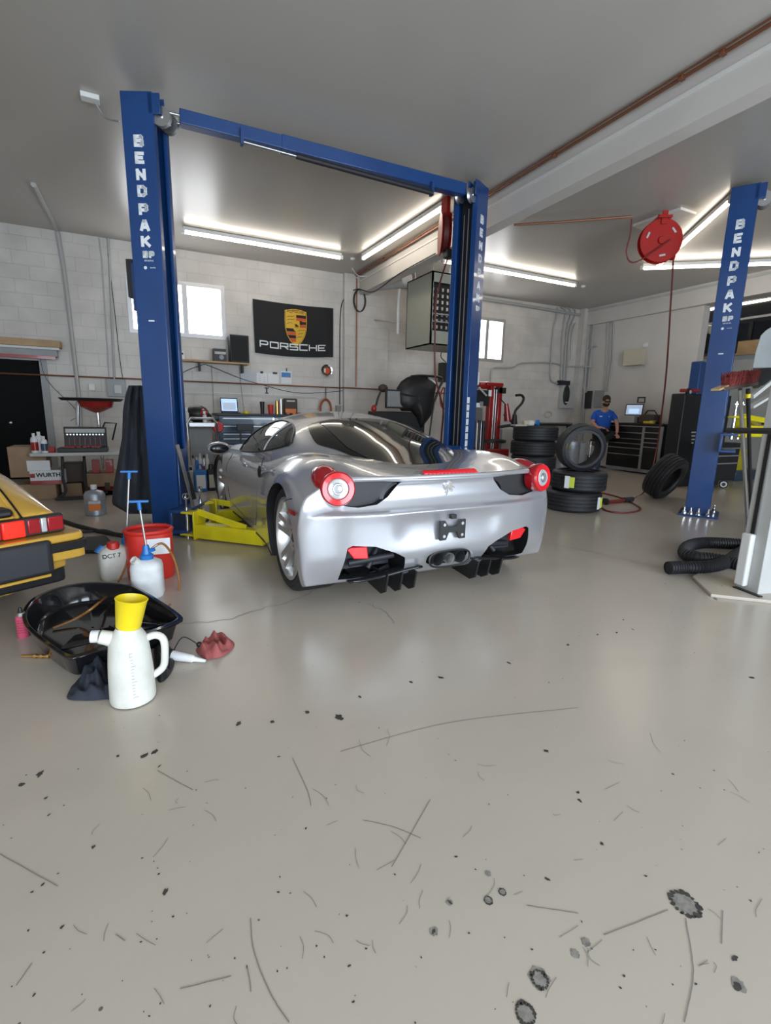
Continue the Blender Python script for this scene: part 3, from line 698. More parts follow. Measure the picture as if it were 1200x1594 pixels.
g = G(); P = [Vector((a, .026, b)) for a, b in EXH]; g.tube(P, .007, n=6, closed=True); g.build('exhaust_surround', 'black', car)
# plate bracket: an H shaped black plate with four bolts and a lamp above it
HB = [(-.095, -.062), (-.05, -.062), (-.03, -.015), (.03, -.015), (.05, -.062), (.095, -.062), (.095, .062), (.06, .062), (.035, .022), (-.035, .022), (-.06, .062), (-.095, .062)]
g = G(); xz_prism(g, [(a, .463 + b) for a, b in HB], .006, .022); g.build('plate_bracket', 'black', car, bevel=.002)
for a in (-.068, .068):
    for b in (-.036, .038): G().cyl((a, .008, .463 + b), (a, .001, .463 + b), .010).build('plate_bolt', 'steel', car)
g = G(); g.box((.0, .015, .548), (.04, .03, .028)); g.cyl((-.015, .0, .548), (-.015, .02, .548), .009); g.build('reversing_camera', 'black', car, bevel=.004)
# body seams as thin dark lines lying in the skin
def seam(pts, r=.0028, nm='panel_gap'):
    g = G(); g.tube(pts, r, n=5); return g.build(nm, 'black', car)
def side_line(sgn, ps):
    out = []
    for (v, z) in ps:
        zt = body_pt(sgn, v, 1)[2]; zb = cZB(v); h = (z - zb) / (zt - zb); q = body_pt(sgn, v, min(max(h, 0), 1)); out.append(Vector((q[0] + sgn * .000, q[1], z)))
    return spline(out, 6)
for sgn in (-1, 1):
    seam(side_line(sgn, [(1.62, .79), (1.50, .70), (1.45, .55), (1.52, .36), (1.62, .22)])); seam(side_line(sgn, [(2.75, .77), (2.78, .6), (2.72, .4), (2.68, .24)]))
    seam(side_line(sgn, [(1.62, .22), (2.1, .20), (2.68, .24)]))
    seam(side_line(sgn, [(.20, .668), (.28, .655), (.38, .63)]))
    # sill skirt
    g = G(); g.grid(lambda a, b: (sgn * (cW(1.0 + 1.86 * a) * .955 + .006 - .012 * b), 1.0 + 1.86 * a, .125 + .05 * b), 20, 3); g.build('sill', 'dark', car, solid=.01)
    # scoop behind the door
    g = G(); g.ball((0, 0, 0), 1, Matrix.Translation(Vector((sgn * (cW(1.42) * .985), 1.40, .70))) @ euler(.5) @ Matrix.Diagonal((.012, .03, .055, 1)), 16); g.build('air_intake', 'black', car)
    g = G(); g.ball((0, 0, 0), 1, Matrix.Translation(Vector((sgn * (cW(1.95) * 1.0), 1.92, .70))) @ Matrix.Diagonal((.012, .09, .018, 1)), 14); g.build('door_handle', 'silver', car)
    # mirror
    g = G(); c = Vector((sgn * 1.01, 2.52, .80)); g.ball((0, 0, 0), 1, Matrix.Translation(c) @ euler(0, 0, -sgn * .15) @ Matrix.Diagonal((.115, .075, .062, 1)), 24); g.bar((sgn * .80, 2.60, .75), (sgn * .96, 2.54, .78), .03, .045)
    mir = g.build('wing_mirror', 'silver', car)
    g = G(); g.ball((0, 0, 0), 1, Matrix.Translation(c + Vector((0, -.046, 0))) @ euler(0, 0, -sgn * .15) @ Matrix.Diagonal((.092, .035, .046, 1)), 24); g.build('mirror_glass', 'black_gloss', mir)
# wheels
def make_wheel(sgn, v, R, wd, rr, turn=0):
    xo = sgn * .90
    mw = Matrix.Translation((xo - sgn * wd / 2, v, R)) @ euler(0, 0, turn) @ Matrix(((0, 0, sgn, 0), (1, 0, 0, 0), (0, 1, 0, 0), (0, 0, 0, 1)))   # local z = outward
    h = wd / 2
    g = G(); g.lathe([(rr, -h + .02), (rr + .03, -h + .002), (R - .03, -h), (R - .008, -h + .02), (R, -h + .05), (R, h - .05), (R - .008, h - .02), (R - .03, h), (rr + .03, h - .002), (rr, h - .02)], mw, 56)
    for q in (-.07, -.025, .025, .07): pass
    wh = g.build('tyre', 'rubber', car, smooth=40)
    g = G(); g.lathe([(rr + .008, h - .012), (rr + .012, h - .004), (rr - .006, h - .002), (rr - .018, h - .02), (rr - .03, h - .10), (rr - .045, -h + .03), (rr + .002, -h + .01)], mw, 56)
    g.lathe([(0, h - .055), (.045, h - .055), (.075, h - .065), (.08, h - .09), (0, h - .09)], mw, 30)
    for k in range(5):
        a = 2 * PI * k / 5 + .31
        for off in (-.030, .030):
            mm = mw @ Matrix.Rotation(a, 4, 'Z')
            pts = [(.05, off * .8), (rr - .01, off * 1.5)]
            w0, w1 = .017, .022
            x0, y0 = pts[0]; x1, y1 = pts[1]
            vs = [(x0, y0 - w0, h - .060), (x0, y0 + w0, h - .060), (x1, y1 + w1, h - .012), (x1, y1 - w1, h - .012), (x0, y0 - w0, h - .095), (x0, y0 + w0, h - .095), (x1, y1 + w1, h - .055), (x1, y1 - w1, h - .055)]
            g.add(vs, [(0, 1, 2, 3), (7, 6, 5, 4), (0, 4, 5, 1), (1, 5, 6, 2), (2, 6, 7, 3), (3, 7, 4, 0)], mm)
        mm = mw @ Matrix.Rotation(a, 4, 'Z'); g.box((rr * .45, 0, h - .058), (rr * .75, .05, .02), mm)
    rim = g.build('wheel_rim', 'silver_trim', car, smooth=35)
    g = G()
    for k in range(5):
        a = 2 * PI * k / 5 + .31 + PI / 5; g.cyl(mw @ Vector((.057 * math.cos(a), .057 * math.sin(a), h - .06)), mw @ Vector((.057 * math.cos(a), .057 * math.sin(a), h - .048)), .009)
    g.cyl(mw @ Vector((0, 0, h - .055)), mw @ Vector((0, 0, h - .045)), .03, n=24); g.build('wheel_hub', 'dark', rim)
    g = G(); g.lathe([(0, h - .13), (rr - .06, h - .13), (rr - .06, h - .155), (0, h - .155)], mw, 40); g.build('brake_disc', 'steel', car)
    g = G(); g.lathe([(rr - .09, h - .10), (rr - .045, h - .10), (rr - .045, h - .17), (rr - .09, h - .17)], mw, 40, closed=True)
    g = G(); g.box((-.0, rr * .62, h - .13), (.14, .07, .07), mw @ Matrix.Rotation(-1.0 if sgn < 0 else 1.0, 4, 'Z')); g.build('brake_caliper', 'red', car, bevel=.01)
for sgn in (-1, 1):
    make_wheel(sgn, WR, .352, .29, .262); make_wheel(sgn, WF, .343, .24, .258)
# ------------------------------------------------------------------ two-post lifts
def column(root, m, lettering=True, front_sign=1, H=3.68, D=.26, Wd=.30, LP=.124, LH=.090, L0=.36):
    """m: local x = from the back web to the open side, local y = across, z up; the lettered cheek is y=0"""
    t = .012
    g = G(m)
    pts = [(0, 0), (D, 0), (D, .065), (D - .03, .065), (D - .03, t), (t, t), (t, Wd - t), (D - .03, Wd - t), (D - .03, Wd - .065), (D, Wd - .065), (D, Wd), (0, Wd)]
    g.prism(pts, 0.02, H)
    col = g.build('column', 'blue', root, world=True, bevel=.006)
    G(m).box((.15, Wd / 2 - .01, .012), (.42, .50, .022)).build('base_plate', 'blue', root, world=True, bevel=.003)
    for bx, by in ((.0, -.05), (.07, -.05), (.15, -.05), (.25, -.05), (.02, Wd + .05), (.3, Wd + .05)):
        g = G(m); g.cyl((bx, by, .02), (bx, by, .035), .03, n=12); g.cyl((bx, by, .035), (bx, by, .06), .022, n=6); g.cyl((bx, by, .06), (bx, by, .105), .012, n=10); g.build('anchor_bolt', 'chrome', root, world=True)
    if lettering:
        for i, ch in enumerate('BENDPAK'):
            g = G(); letter(g, ch, -.042, -LH / 2, LH, .084, .026, m @ Matrix.Translation((D * .5, -.0025, H - L0 - i * LP - (.015 if i > 3 else 0))) @ UPX); g.build('letter', 'white_letter', root, world=True, smooth=0)
        mm = m @ Matrix.Translation((D * .56, -.0025, H - L0 - 6.95 * LP)) @ UPX
        g = G(); letter(g, 'B', -.05, -.028, .056, .048, .018, mm); letter(g, 'P', .003, -.028, .056, .048, .018, mm); g.build('logo', 'white_letter', root, world=True, smooth=0)
        text('small_print', 'BENDPAK', .018, mm @ Matrix.Translation((0, -.05, 0)), 'white_letter', root, sx=1.0)
        g = G(m); 
        g.ball((D * .42, -.001, H - L0 - 6.95 * LP - .105), (.014, .002, .014)); g.build('pin_mark', 'white_letter', root, world=True)
        text('small_print', 'BendPak', .014, mm @ Matrix.Translation((.03, -.105, 0)), 'white_letter', root)
        G(m).box((D * .5, -.002, 1.92 + (0.0)), (.05, .003, .012)).build('sticker', 'white_letter', root, world=True, smooth=0)
    # dark slider tracks, cable and carriage inside the channel
    G(m).b2((t + .005, .03, .1), (t + .09, Wd - .03, H - .12)).build('slider_track', 'dark', root, world=True, smooth=0)
    g = G(m); g.tube([(D - .05, Wd * .42, H - .25), (D - .05, Wd * .42, 1.05), (D - .04, Wd * .40, .6)], .009, n=6); g.tube([(D - .06, Wd * .62, H - .3), (D - .06, Wd * .62, .6)], .006, n=6); g.build('lift_cable', 'steel', root, world=True)
    return col
def pulleys(root, m, H=3.68, D=.26, Wd=.30):
    g = G(m); g.b2((D - .04, .0, H - .16), (D + .06, .012, H - .01)); g.b2((D - .04, .085, H - .16), (D + .06, .095, H - .01)); g.build('pulley_bracket', 'blue', root, world=True, bevel=.004)
    for y, z in ((.05, H - .16), (.20, H - .14)):
        mm = m @ Matrix.Translation((D + .05, y, z)) @ euler(PI / 2); g = G(); g.lathe([(0, -.02), (.075, -.02), (.06, 0), (.075, .02), (0, .02)], mm, 28); p = g.build('pulley', 'steel', root, world=True, smooth=30)
        g = G(); g.lathe([(0, -.03), (.016, -.03), (.016, .03), (0, .03)], mm, 12); g.build('axle', 'chrome', p, world=True)
def carriage(root, m, z0, D=.26, Wd=.30, h=.75):
    g = G(m); g.b2((.05, .045, z0), (D + .01, Wd - .045, z0 + h)); g.build('carriage', 'blue', root, world=True, bevel=.008)
    g = G(m); g.b2((D, -.20, z0), (D + .16, Wd + .04, z0 + .03)); g.b2((D, -.20, z0 + .19), (D + .16, Wd + .04, z0 + .22)); g.b2((D - .01, -.20, z0), (D + .02, Wd + .04, z0 + .22)); g.build('arm_bracket', 'blue', root, world=True, bevel=.006)
def lift_arm(root, p0, p1, z, w=.11, h=.13, ext=.35, fl_=1):
    p0 = Vector(p0); p1 = Vector(p1); d = (p1 - p0).normalized(); s_ = Vector((-d.y, d.x, 0))
    g = G(); a = p0 + d * .12; b = p1 - d * ext
    g.bar((a.x, a.y, z + h / 2), (b.x, b.y, z + h / 2), w, h)
    # clevis: upright plate with two lugs around the pin
    u = (a.x, a.y, z); g.bar((a.x, a.y, z + .12), (a.x + d.x * .02, a.y + d.y * .02, z + .12), w + .05, .26)
    for zz in (z + .02, z + .225): g.bar((p0.x - d.x * .05, p0.y - d.y * .05, zz), (a.x, a.y, zz), .10, .022)
    # sloping stiffener
    c0 = Vector((a.x, a.y, z + .235)); c1 = Vector((a.x, a.y, z + h)) + d * (b - a).length * .72
    g.bar(c0, c1, .022, .06, up=(0, 0, 1))
    o = g.build('lift_arm', 'yellow_arm', root, world=True, bevel=.006)
    g = G(); g.bar((b.x - d.x * .2, b.y - d.y * .2, z + h / 2), (p1.x, p1.y, z + h / 2), w - .025, h - .03); g.build('arm_extension', 'yellow_arm', o, world=True, bevel=.004)
    g = G(); g.cyl((p1.x, p1.y, z + h - .02), (p1.x, p1.y, z + h + .03), .055, n=24); g.build('lift_pad', 'rubber', o, world=True)
    g = G(); g.cyl((p0.x, p0.y, z - .03), (p0.x, p0.y, z + .27), .019, n=16); g.cyl((p0.x, p0.y, z + .27), (p0.x, p0.y, z + .40), .009, n=10); 
    ringc = Vector((p0.x, p0.y, z + .37)); g.tube([ringc + Vector((.028 * math.cos(q), 0, .028 * math.sin(q))) for q in [i * PI / 6 for i in range(12)]], .003, n=5, closed=True); g.build('arm_pin', 'chrome', root, world=True)
def mat_col(x, y, deg, mirror=False):
    m = Matrix.Translation((x, y, 0)) @ Matrix.Rotation(math.radians(deg), 4, 'Z')
    if mirror: m = m @ Matrix.Diagonal((-1, 1, 1, 1))
    return m
lift = thing('two_post_lift', 'blue two-post car lift with overhead crossbeam around the silver car', 'car lift', (1.7, 5.05, 0))
mA = mat_col(.01, 5.06, -26)
mB = mat_col(3.70, 5.045, 28, True)       # mirrored twin, lettered cheek seen edge on
column(lift, mA)
# right column: lettering must stay readable, so the cheek is lettered separately
column(lift, mB, lettering=False)
mBt = mat_col(3.70, 5.045, 28)
for i, ch in enumerate('BENDPAK'):
    g = G(); letter(g, ch, -.042, -.045, .09, .084, .026, mBt @ Matrix.Translation((-.13, -.0025, 3.32 - i * .135 - (.015 if i > 3 else 0))) @ UPX); g.build('letter', 'white_letter', lift, world=True, smooth=0)
mm = mBt @ Matrix.Translation((-.12, -.0025, 2.38)) @ UPX; g = G(); letter(g, 'B', -.05, -.028, .056, .048, .018, mm); letter(g, 'P', .003, -.028, .056, .048, .018, mm); g.build('logo', 'white_letter', lift, world=True, smooth=0)
pulleys(lift, mA); pulleys(lift, mB)
for k in range(9):
    G(mB).b2((.20, -.004, .62 + k * .085), (.262, -.001, .62 + k * .085 + .07)).build('warning_label', 'paper', lift, world=True, smooth=0)
a = mA @ Vector((.30, .12, 3.58)); b = mB @ Vector((.28, .12, 3.58)); mid = (a + b) / 2 
dd = (b - a).normalized()
G().bar(a + dd * .12, b - dd * .05, .10, .11).build('crossbeam', 'blue', lift, world=True, bevel=.006)
G().bar(mid - dd * .55, b - dd * .05, .11, .12).build('crossbeam_sleeve', 'blue', lift, world=True, bevel=.006)
g = G(); g.cyl(a + Vector((.0, 0, .02)), a + dd * .14 + Vector((0, 0, .02)), .012); g.cyl(a + Vector((.0, .05, -.02)), a + dd * .14 + Vector((0, .05, -.02)), .012); g.build('cable', 'steel', lift, world=True)
# padded shut-off bar under the crossbeam
s0 = a + dd * .62 + Vector((0, -.09, -.10)); s1 = b - dd * .50 + Vector((0, -.09, -.14))
o = G().cyl(s0, s1, .008).build('switch_rod', 'steel', lift, world=True)
G().cyl(s0 + (s1 - s0) * .25, s1, .024, n=12).build('foam_sleeve', 'rubber', o, world=True)
for q in (s0, s1): G().b2(q + Vector((-.012, -.012, -.02)), q + Vector((.012, .05, .11))).build('bar_hanger', 'blue', lift, world=True)
carriage(lift, mA, .04); carriage(lift, mB, .04)
# arms of the left column reach under the sill, near one towards the camera
pn = fl(290, 832); pN = Vector((pn.x, pn.y, 0)); pf = Vector((mA @ Vector((.34, .38, 0))))
pN = mA @ Vector((.40, -.16, 0)); pf = mA @ Vector((.37, .26, 0))
lift_arm(lift, pN, (1.22, 3.86, 0), .015, ext=.45)
lift_arm(lift, pf, (1.45, 5.42, 0), .015, ext=.35)
pN2 = mB @ Vector((.34, -.06, 0)); lift_arm(lift, pN2, (2.3, 3.95, 0), .02); lift_arm(lift, mB @ Vector((.34, .38, 0)), (2.3, 5.6, 0), .02)
# lower carriage ramp guard: black foam pad leaning on the blue arm guard
g = G(); g.bar(aty(276, 692, 4.95), aty(303, 795, 4.88), .05, .008); g.build('door_guard', 'steel', lift, world=True)
g = G(); g.bar(aty(288, 735, 4.97), aty(300, 778, 4.93), .075, .045); g.build('guard_pad', 'rubber', lift, world=True, bevel=.008)
# hydraulic unit on the outside of the left column
pu = thing('power_unit', 'flat dark blue control box on the far side of the left blue column', 'control box', (-.1, 5.3, 0))
G(mA).b2((-.07, .10, 2.02), (-.005, .26, 2.42)).build('case', 'blue', pu, world=True, bevel=.006)
G(mA).b2((-.13, .14, 2.14), (-.07, .24, 2.46)).build('motor_cover', 'dark', pu, world=True, bevel=.006)
# right-hand lift
lift2 = thing('two_post_lift', 'blue two-post car lift at the right edge with a raised yellow arm', 'car lift', (6.2, 3.6, 0))
mC = mat_col(6.01, 3.74, -61)
column(lift2, mC, LP=.142, LH=.10, L0=.39); pulleys(lift2, mC); carriage(lift2, mC, .80)
mD = mat_col(6.01 + 3.3 * .8, 3.74 - 3.3 * .6, -61 + 48, True); 
mD = mC @ Matrix.Translation((3.3, .9, 0)) @ Matrix.Rotation(math.radians(52), 4, 'Z') @ Matrix.Diagonal((-1, 1, 1, 1))
column(lift2, mD, lettering=False); 
a = mC @ Vector((.30, .12, 3.58)); b = mD @ Vector((.28, .12, 3.58)); dd = (b - a).normalized()
G().bar(a + dd * .1, b, .10, .11).build('crossbeam', 'blue', lift2, world=True, bevel=.006)
pn = mC @ Vector((.36, -.03, 0)); lift_arm(lift2, pn, (8.0, 3.2, 0), .98); lift_arm(lift2, mC @ Vector((.42, .12, 0)), (8.2, 4.1, 0), .98)
# short blue column of another lift standing behind
t = thing('machine_column', 'short plain blue column standing just behind the right lift column', 'machine', (9.0, 5.3, 0))
c = aty(1091, 562, 5.45); g = G(); g.b2((c.x - .03, 5.42, 0), (c.x + .22, 5.60, c.z)); g.build('column', 'blue', t, world=True, bevel=.02)
g = G(); g.b2((c.x - .05, 5.40, 0), (c.x + .25, 5.61, .05)); g.build('base', 'blue', t, world=True, bevel=.01)
# ------------------------------------------------------------------ yellow car, rear right corner in view
P0 = aty(113, 835, 3.1)
yc = thing('sports_car', 'yellow sports car cut off at the left edge, only its rear right corner showing', 'car', (P0.x, P0.y, 0), math.radians(30))
SC = -.80
yfull = tab([(0, .60), (.03, .70), (.09, .78), (.18, .86), (.28, .915), (.36, .90), (.45, .88), (.8, .90)])
ygreen = tab([(0, 0), (.24, 0), (.34, .16), (.5, .24), (.8, .27)])
def ytop(a, y):
    d = SC - abs(a - SC); d = min(-a, a + 1.6) if True else d; d = max(d, 0)
    q = min(max(y / .95, 0), 1); gq = 1 - (1 - q) ** 2.0
    z = .612 + (yfull(d) - .612) * gq
    if d < .05: z -= .05 * (1 - d / .05) ** 2
    if y > .55: z += ygreen(d) * min(1, (y - .55) / 1.1) ** .8 * (1 if y < 2.4 else max(0, 1 - (y - 2.4) / .7))
    if y > 3.0: z -= .25 * ((y - 3.0) / .9) ** 2
    return z
def ypt(i, k):
    a = -1.6 + 1.6 * i; return a
YV = [0, .03, .08, .15, .25, .38, .5, .65, .8, 1.0, 1.25, 1.5, 1.8, 2.1, 2.4, 2.7, 3.0, 3.3, 3.6, 3.85]
UA = [0, .012, .03, .06, .10, .15, .21, .28, .35, .45, .6, .8, 1.0, 1.15, 1.25, 1.32, 1.39, 1.45, 1.5, 1.54, 1.57, 1.588, 1.6]
vs = []; fs = []; nU = len(UA)
prof_lo = [(.0, .46), (.012, .40), (.01, .30), (-.03, .20)]
for y in YV:
    tw = 0 if y < 3 else .12 * ((y - 3) / .85) ** 2; bulge = .03 * math.sin(min(y / 1.6, 1) * PI)
    row = []
    for (dx, z) in prof_lo[::-1]: row.append((dx + bulge - tw - .05, y, z))
    for u in UA: row.append((-u + (bulge * (1 - u / .4) if u < .4 else 0) - (tw * (1 - u / .8) if u < .8 else 0) - (.05 - u * .5 if u < .1 else 0), y, ytop(-u, y)))
    for (dx, z) in prof_lo: row.append((-1.6 - dx - bulge + tw + .05, y, z))
    vs += row
n = len(vs) // len(YV)
for j in range(len(YV) - 1):
    for i in range(n - 1): fs.append((j * n + i, j * n + i + 1, (j + 1) * n + i + 1, (j + 1) * n + i))
    fs.append((j * n + n - 1, j * n, (j + 1) * n, (j + 1) * n + n - 1))
fs.append(tuple(range(n))); fs.append(tuple(range((len(YV) - 1) * n, len(YV) * n)))
G().add(vs, fs).build('body', 'yellow_paint', yc, smooth=40, sub=1)
# seams of the engine lid and its black vents
g = G(); g.tube([(-.225, y, ytop(-.225, y) + .001) for y in (.0, .05, .1, .2, .3, .45, .6)], .005, n=6); g.build('lid_seam', 'black', yc)
g = G(); g.tube([(-.245, y, ytop(-.245, y) + .004) for y in (.0, .05, .1, .2, .3, .45, .6)], .010, n=6); g.build('lid_edge', 'yellow_paint', yc)
g = G(); g.b2((-1.30, -.01, .622), (-.26, .12, .665)); g.build('rubber_vent', 'black', yc, bevel=.015)
G().grid(lambda a, b: (-.36 - .88 * a, .70 + .7 * b, ytop(-.36 - .88 * a, .70 + .7 * b) + .005), 12, 8).build('rear_window', 'glass_dark', yc, smooth=180)
# tail lamp band
def band(x0, x1, z0, z1, material, nm, y0=-.035, y1=.02, bev=.006):
    return G().b2((x0, y0, z0), (x1, y1, z1)).build(nm, material, yc, bevel=bev)
M['lamp_dark'] = mat('dark_red_lens', (0.30, 0.006, 0.012), 0.15, 0, 0.5)
M['lamp_lit'] = mat('bright_red_lens', (0.85, 0.02, 0.01), 0.2, emit=((1, .03, .01), .35))
band(-1.56, -.045, .515, .612, 'black', 'lamp_housing', -.025)
band(-.125, -.05, .527, .602, 'lamp_dark', 'tail_lamp'); band(-.155, -.128, .527, .602, 'lens', 'reversing_lamp'); band(-.215, -.158, .527, .602, 'lamp_dark', 'tail_lamp')
band(-.325, -.228, .520, .605, 'lamp_lit', 'tail_lamp', -.04); band(-1.30, -.328, .520, .605, 'lamp_dark', 'reflector_panel', -.038)
# bumper: yellow top, black strip, yellow lower lip, dark pad to the left, black valance
def bumper(x0, x1, z0, z1, yb, nm, material, bev=.012, round_=.05):
    P = [(x0, .06), (x0, yb), (x1 - round_, yb), (x1 - round_ * .3, yb + round_ * .3), (x1, yb + round_), (x1, .5), (x1 - .05, .5), (x1 - .05, .06)]
    return G().prism(P, z0, z1).build(nm, material, yc, bevel=bev, bseg=3)
bumper(-1.4, .03, .470, .512, -.10, 'bumper', 'yellow_paint'); bumper(-1.4, .04, .425, .470, -.115, 'rubber_strip', 'black', .005)
bumper(-1.4, .032, .375, .425, -.10, 'bumper_lip', 'yellow_paint', .008); bumper(-1.4, -.03, .320, .370, -.06, 'valance', 'yellow_paint', .012, .10)
bumper(-1.4, -.05, .24, .318, -.03, 'underside', 'black')
G().prism([(-1.3, -.13), (-.16, -.13), (-.145, -.10), (-.145, .0), (-1.3, .0)], .325, .50).build('bumper_pad', 'dark', yc, bevel=.02, bseg=3)
G().b2((-1.35, -.10, .302), (-.16, .0, .318)).build('lower_strip', 'yellow_paint', yc, bevel=.004)
for yy in (.85, 3.0):
    for xx in (-.12, -1.48):
        g = G(); g.lathe([(.18, -.1), (.28, -.105), (.305, -.08), (.305, .08), (.28, .105), (.18, .1)], Matrix.Translation((xx, yy, .305)) @ euler(0, PI / 2), 40); w = g.build('tyre', 'rubber', yc, smooth=40)
        g = G(); g.lathe([(0, -.08), (.185, -.08), (.185, .08), (0, .06)], Matrix.Translation((xx, yy, .305)) @ euler(0, PI / 2), 30); g.build('wheel_rim', 'steel', yc)

# ------------------------------------------------------------------ left foreground: drain pan, jugs, pumps
pan = thing('drain_pan', 'large shallow black oil drain pan lying on the floor', 'drain pan', tuple(fl(160, 965)))
R0 = [fl(x, y, .13) for x, y in ((36, 952), (52, 930), (90, 914), (135, 906), (185, 907), (212, 913), (281, 957), (279, 967), (121, 1022), (100, 1020), (42, 976))]
R1 = []
for _ in range(2):
    R0 = [q for i in range(len(R0)) for q in (R0[i].lerp(R0[(i + 1) % len(R0)], .22), R0[i].lerp(R0[(i + 1) % len(R0)], .78))]
cx = sum(p.x for p in R0) / len(R0); cy = sum(p.y for p in R0) / len(R0)
def ring(s, z): return [(cx + (p.x - cx) * s, cy + (p.y - cy) * s, z) for p in R0]
g = G(); n = len(R0); rings = [ring(1.03, .118), ring(1.035, .13), ring(.97, .13), ring(.95, .12), ring(.88, .03), ring(.84, .02), ring(.02, .02)]
out = [ring(1.03, .118), ring(.97, .112), ring(.90, .012), ring(.86, .0), ring(.02, .0)]
for R_ in (rings, out):
    vs = [p for r in R_ for p in r]; fs = []
    for k in range(len(R_) - 1):
        for i in range(n): fs.append((k * n + i, k * n + (i + 1) % n, (k + 1) * n + (i + 1) % n, (k + 1) * n + i))
    g.add(vs, fs)
g.build('basin', 'black_gloss', pan, world=True, smooth=30, bevel=.004)
g = G(); q = [Vector(ring(.96, .123)[i]) for i in (26, 35)]; inn = [Vector(ring(.55, .10)[i]) for i in (26, 35)]
g.add([q[0], q[1], inn[1], inn[0]], [(0, 1, 2, 3)]); g.build('drip_ledge', 'black_gloss', pan, world=True, solid=.008)
g = G(); 
for k in range(5):
    t_ = .15 + k * .15; g.bar(q[0].lerp(q[1], t_) + Vector((0, 0, .004)), inn[0].lerp(inn[1], t_) + Vector((0, 0, .004)), .008, .012)
g.build('ledge_ribs', 'black_gloss', pan, world=True)
# oil measuring jug with yellow funnel cup
jb = fl(208, 1087); jug = thing('measuring_jug', 'tall milky plastic oil jug with a yellow cup upside in its mouth', 'jug', tuple(jb))
def jugsec(z):   # radii x,y and offset
    t_ = z / .29; rx = .082 * (1 - .12 * t_) if z < .26 else .072 * max(.05, 1 - ((z - .26) / .075) ** 2) ** .5; return rx, rx * .92
g = G()
def jg(a, b):
    z = .005 + b * .315
    if b > .99: z = .32
    rx = tab([(0, .080), (.01, .086), (.10, .084), (.24, .074), (.27, .068), (.30, .052), (.315, .042), (.33, .040)])(z)
    return (jb.x + rx * math.cos(2 * PI * a), jb.y + rx * math.sin(2 * PI * a), z)
g.grid(jg, 36, 40); g.lathe([(0, .004), (.074, .005)], T(jb.x, jb.y, 0), 36); g.build('body', 'poly', jug, world=True, smooth=50)
g = G(); g.tube([Vector((jb.x - .02, jb.y, .245)), Vector((jb.x - .06, jb.y + .005, .275)), Vector((jb.x - .098, jb.y + .01, .288))], .031, n=16, rf=lambda t_: 1.1 - .25 * t_); g.build('spout', 'poly', jug, world=True)
g = G(); g.cyl((jb.x - .100, jb.y + .015, .288), (jb.x - .128, jb.y + .02, .29), .024, n=16); g.build('spout_cap', 'poly2', jug, world=True)
g = G(); H0 = Vector((jb.x, jb.y, 0)); hp = [H0 + Vector(p) for p in ((.06, 0, .255), (.10, 0, .262), (.128, 0, .235), (.128, 0, .16), (.118, 0, .115), (.085, 0, .09), (.065, 0, .085))]
g.tube(hp, .015, n=12, smooth=5); g.build('handle', 'poly', jug, world=True)
tk = mat('scale_print', (0.16, 0.18, 0.24), .6); M['scale'] = tk
g = G(); 
for k in range(15): 
    z = .05 + k * .013; rr = tab([(0, .080), (.01, .086), (.10, .084), (.24, .074), (.27, .068)])(z) + .0008
    for (a0, a1) in ((-1.52, -1.52 + (.22 if k % 5 == 0 else .12)),):
        g.grid(lambda a, b: (jb.x + rr * math.cos(a0 + (a1 - a0) * a), jb.y + rr * math.sin(a0 + (a1 - a0) * a), z + .0015 * b), 3, 1)
g.grid(lambda a, b: (jb.x + (.0868 - .011 * b) * math.cos(-1.54 + .012 * a), jb.y + (.0808 - .005 * b) * math.sin(-1.54 + .012 * a), .045 + .19 * b), 1, 6)
g.build('scale_marks', 'scale', jug, world=True, smooth=0)
mm = Matrix.Translation((jb.x + .004, jb.y, .315)) @ euler(0, math.radians(10), 0) 
g = G(); g.lathe([(.044, 0), (.046, .004), (.058, .115), (.061, .118), (.057, .121), (.055, .115), (.043, .012), (0, .010)], mm, 40); g.build('funnel_cup', 'yellow_cup', jug, world=True, smooth=50)
# corrugated pouring spout behind the jug on its side
s0 = fl(268, 1020, .03); s1 = fl(320, 1029, .012)
t = thing('pouring_spout', 'white corrugated pouring spout lying between jug and red rag', 'spout', (s0.x, s0.y, 0))
g = G(); Lp = (s1 - s0).length; prof = []
for k in range(17):
    f = k / 16 * .6; prof += [(.020 - .008 * f, f * Lp), (.023 - .008 * f, (f + .012) * Lp), (.020 - .008 * f, (f + .024) * Lp)]
prof += [(.012, .68 * Lp), (.007, Lp)]
g.lathe(prof, frame(s0, s1), 20); g.build('tube', 'poly2', t, world=True, smooth=50)
g = G(); g.tube([s0 + Vector((0, 0, -.01)), s0 + Vector((.02, .03, .03)), s0 + Vector((.06, .07, .05)), fl(308, 1003, .03)], .003, n=6, smooth=6); g.ball(fl(310, 1003, .03), .014); g.build('cap_and_strap', 'black', t, world=True)
G().cyl(s0 + (s0 - s1).normalized() * .05 + Vector((0, 0, 0)), s0, .028, n=20).build('collar', 'black', t, world=True)
from mathutils import noise as mnoise
def rag(name, label, pts, h, material, seed, cat='rag'):
    random.seed(seed); P = [fl(*p) for p in pts]; cx = sum(p.x for p in P) / len(P); cy = sum(p.y for p in P) / len(P); g = G(); n = len(P) * 6; B = spline([Vector((p.x, p.y, 0)) for p in P], 6, True); ph = [random.uniform(0, 6) for _ in range(6)]
    def f(a, b):
        i = int(round(a * n)) % n; q = B[i]; s_ = 1 - b; nz = mnoise.noise(Vector(((cx + (q.x - cx) * s_) * 38, (cy + (q.y - cy) * s_) * 17 + (cx + (q.x - cx) * s_) * 14, ph[0]))); k = h * (1 - s_ ** 5) * (.60 + .95 * nz)
        return (cx + (q.x - cx) * s_, cy + (q.y - cy) * s_, max(.004, k + .004))
    g.grid(f, n, 14); return tag(g.build(name, material, smooth=70), label, cat)
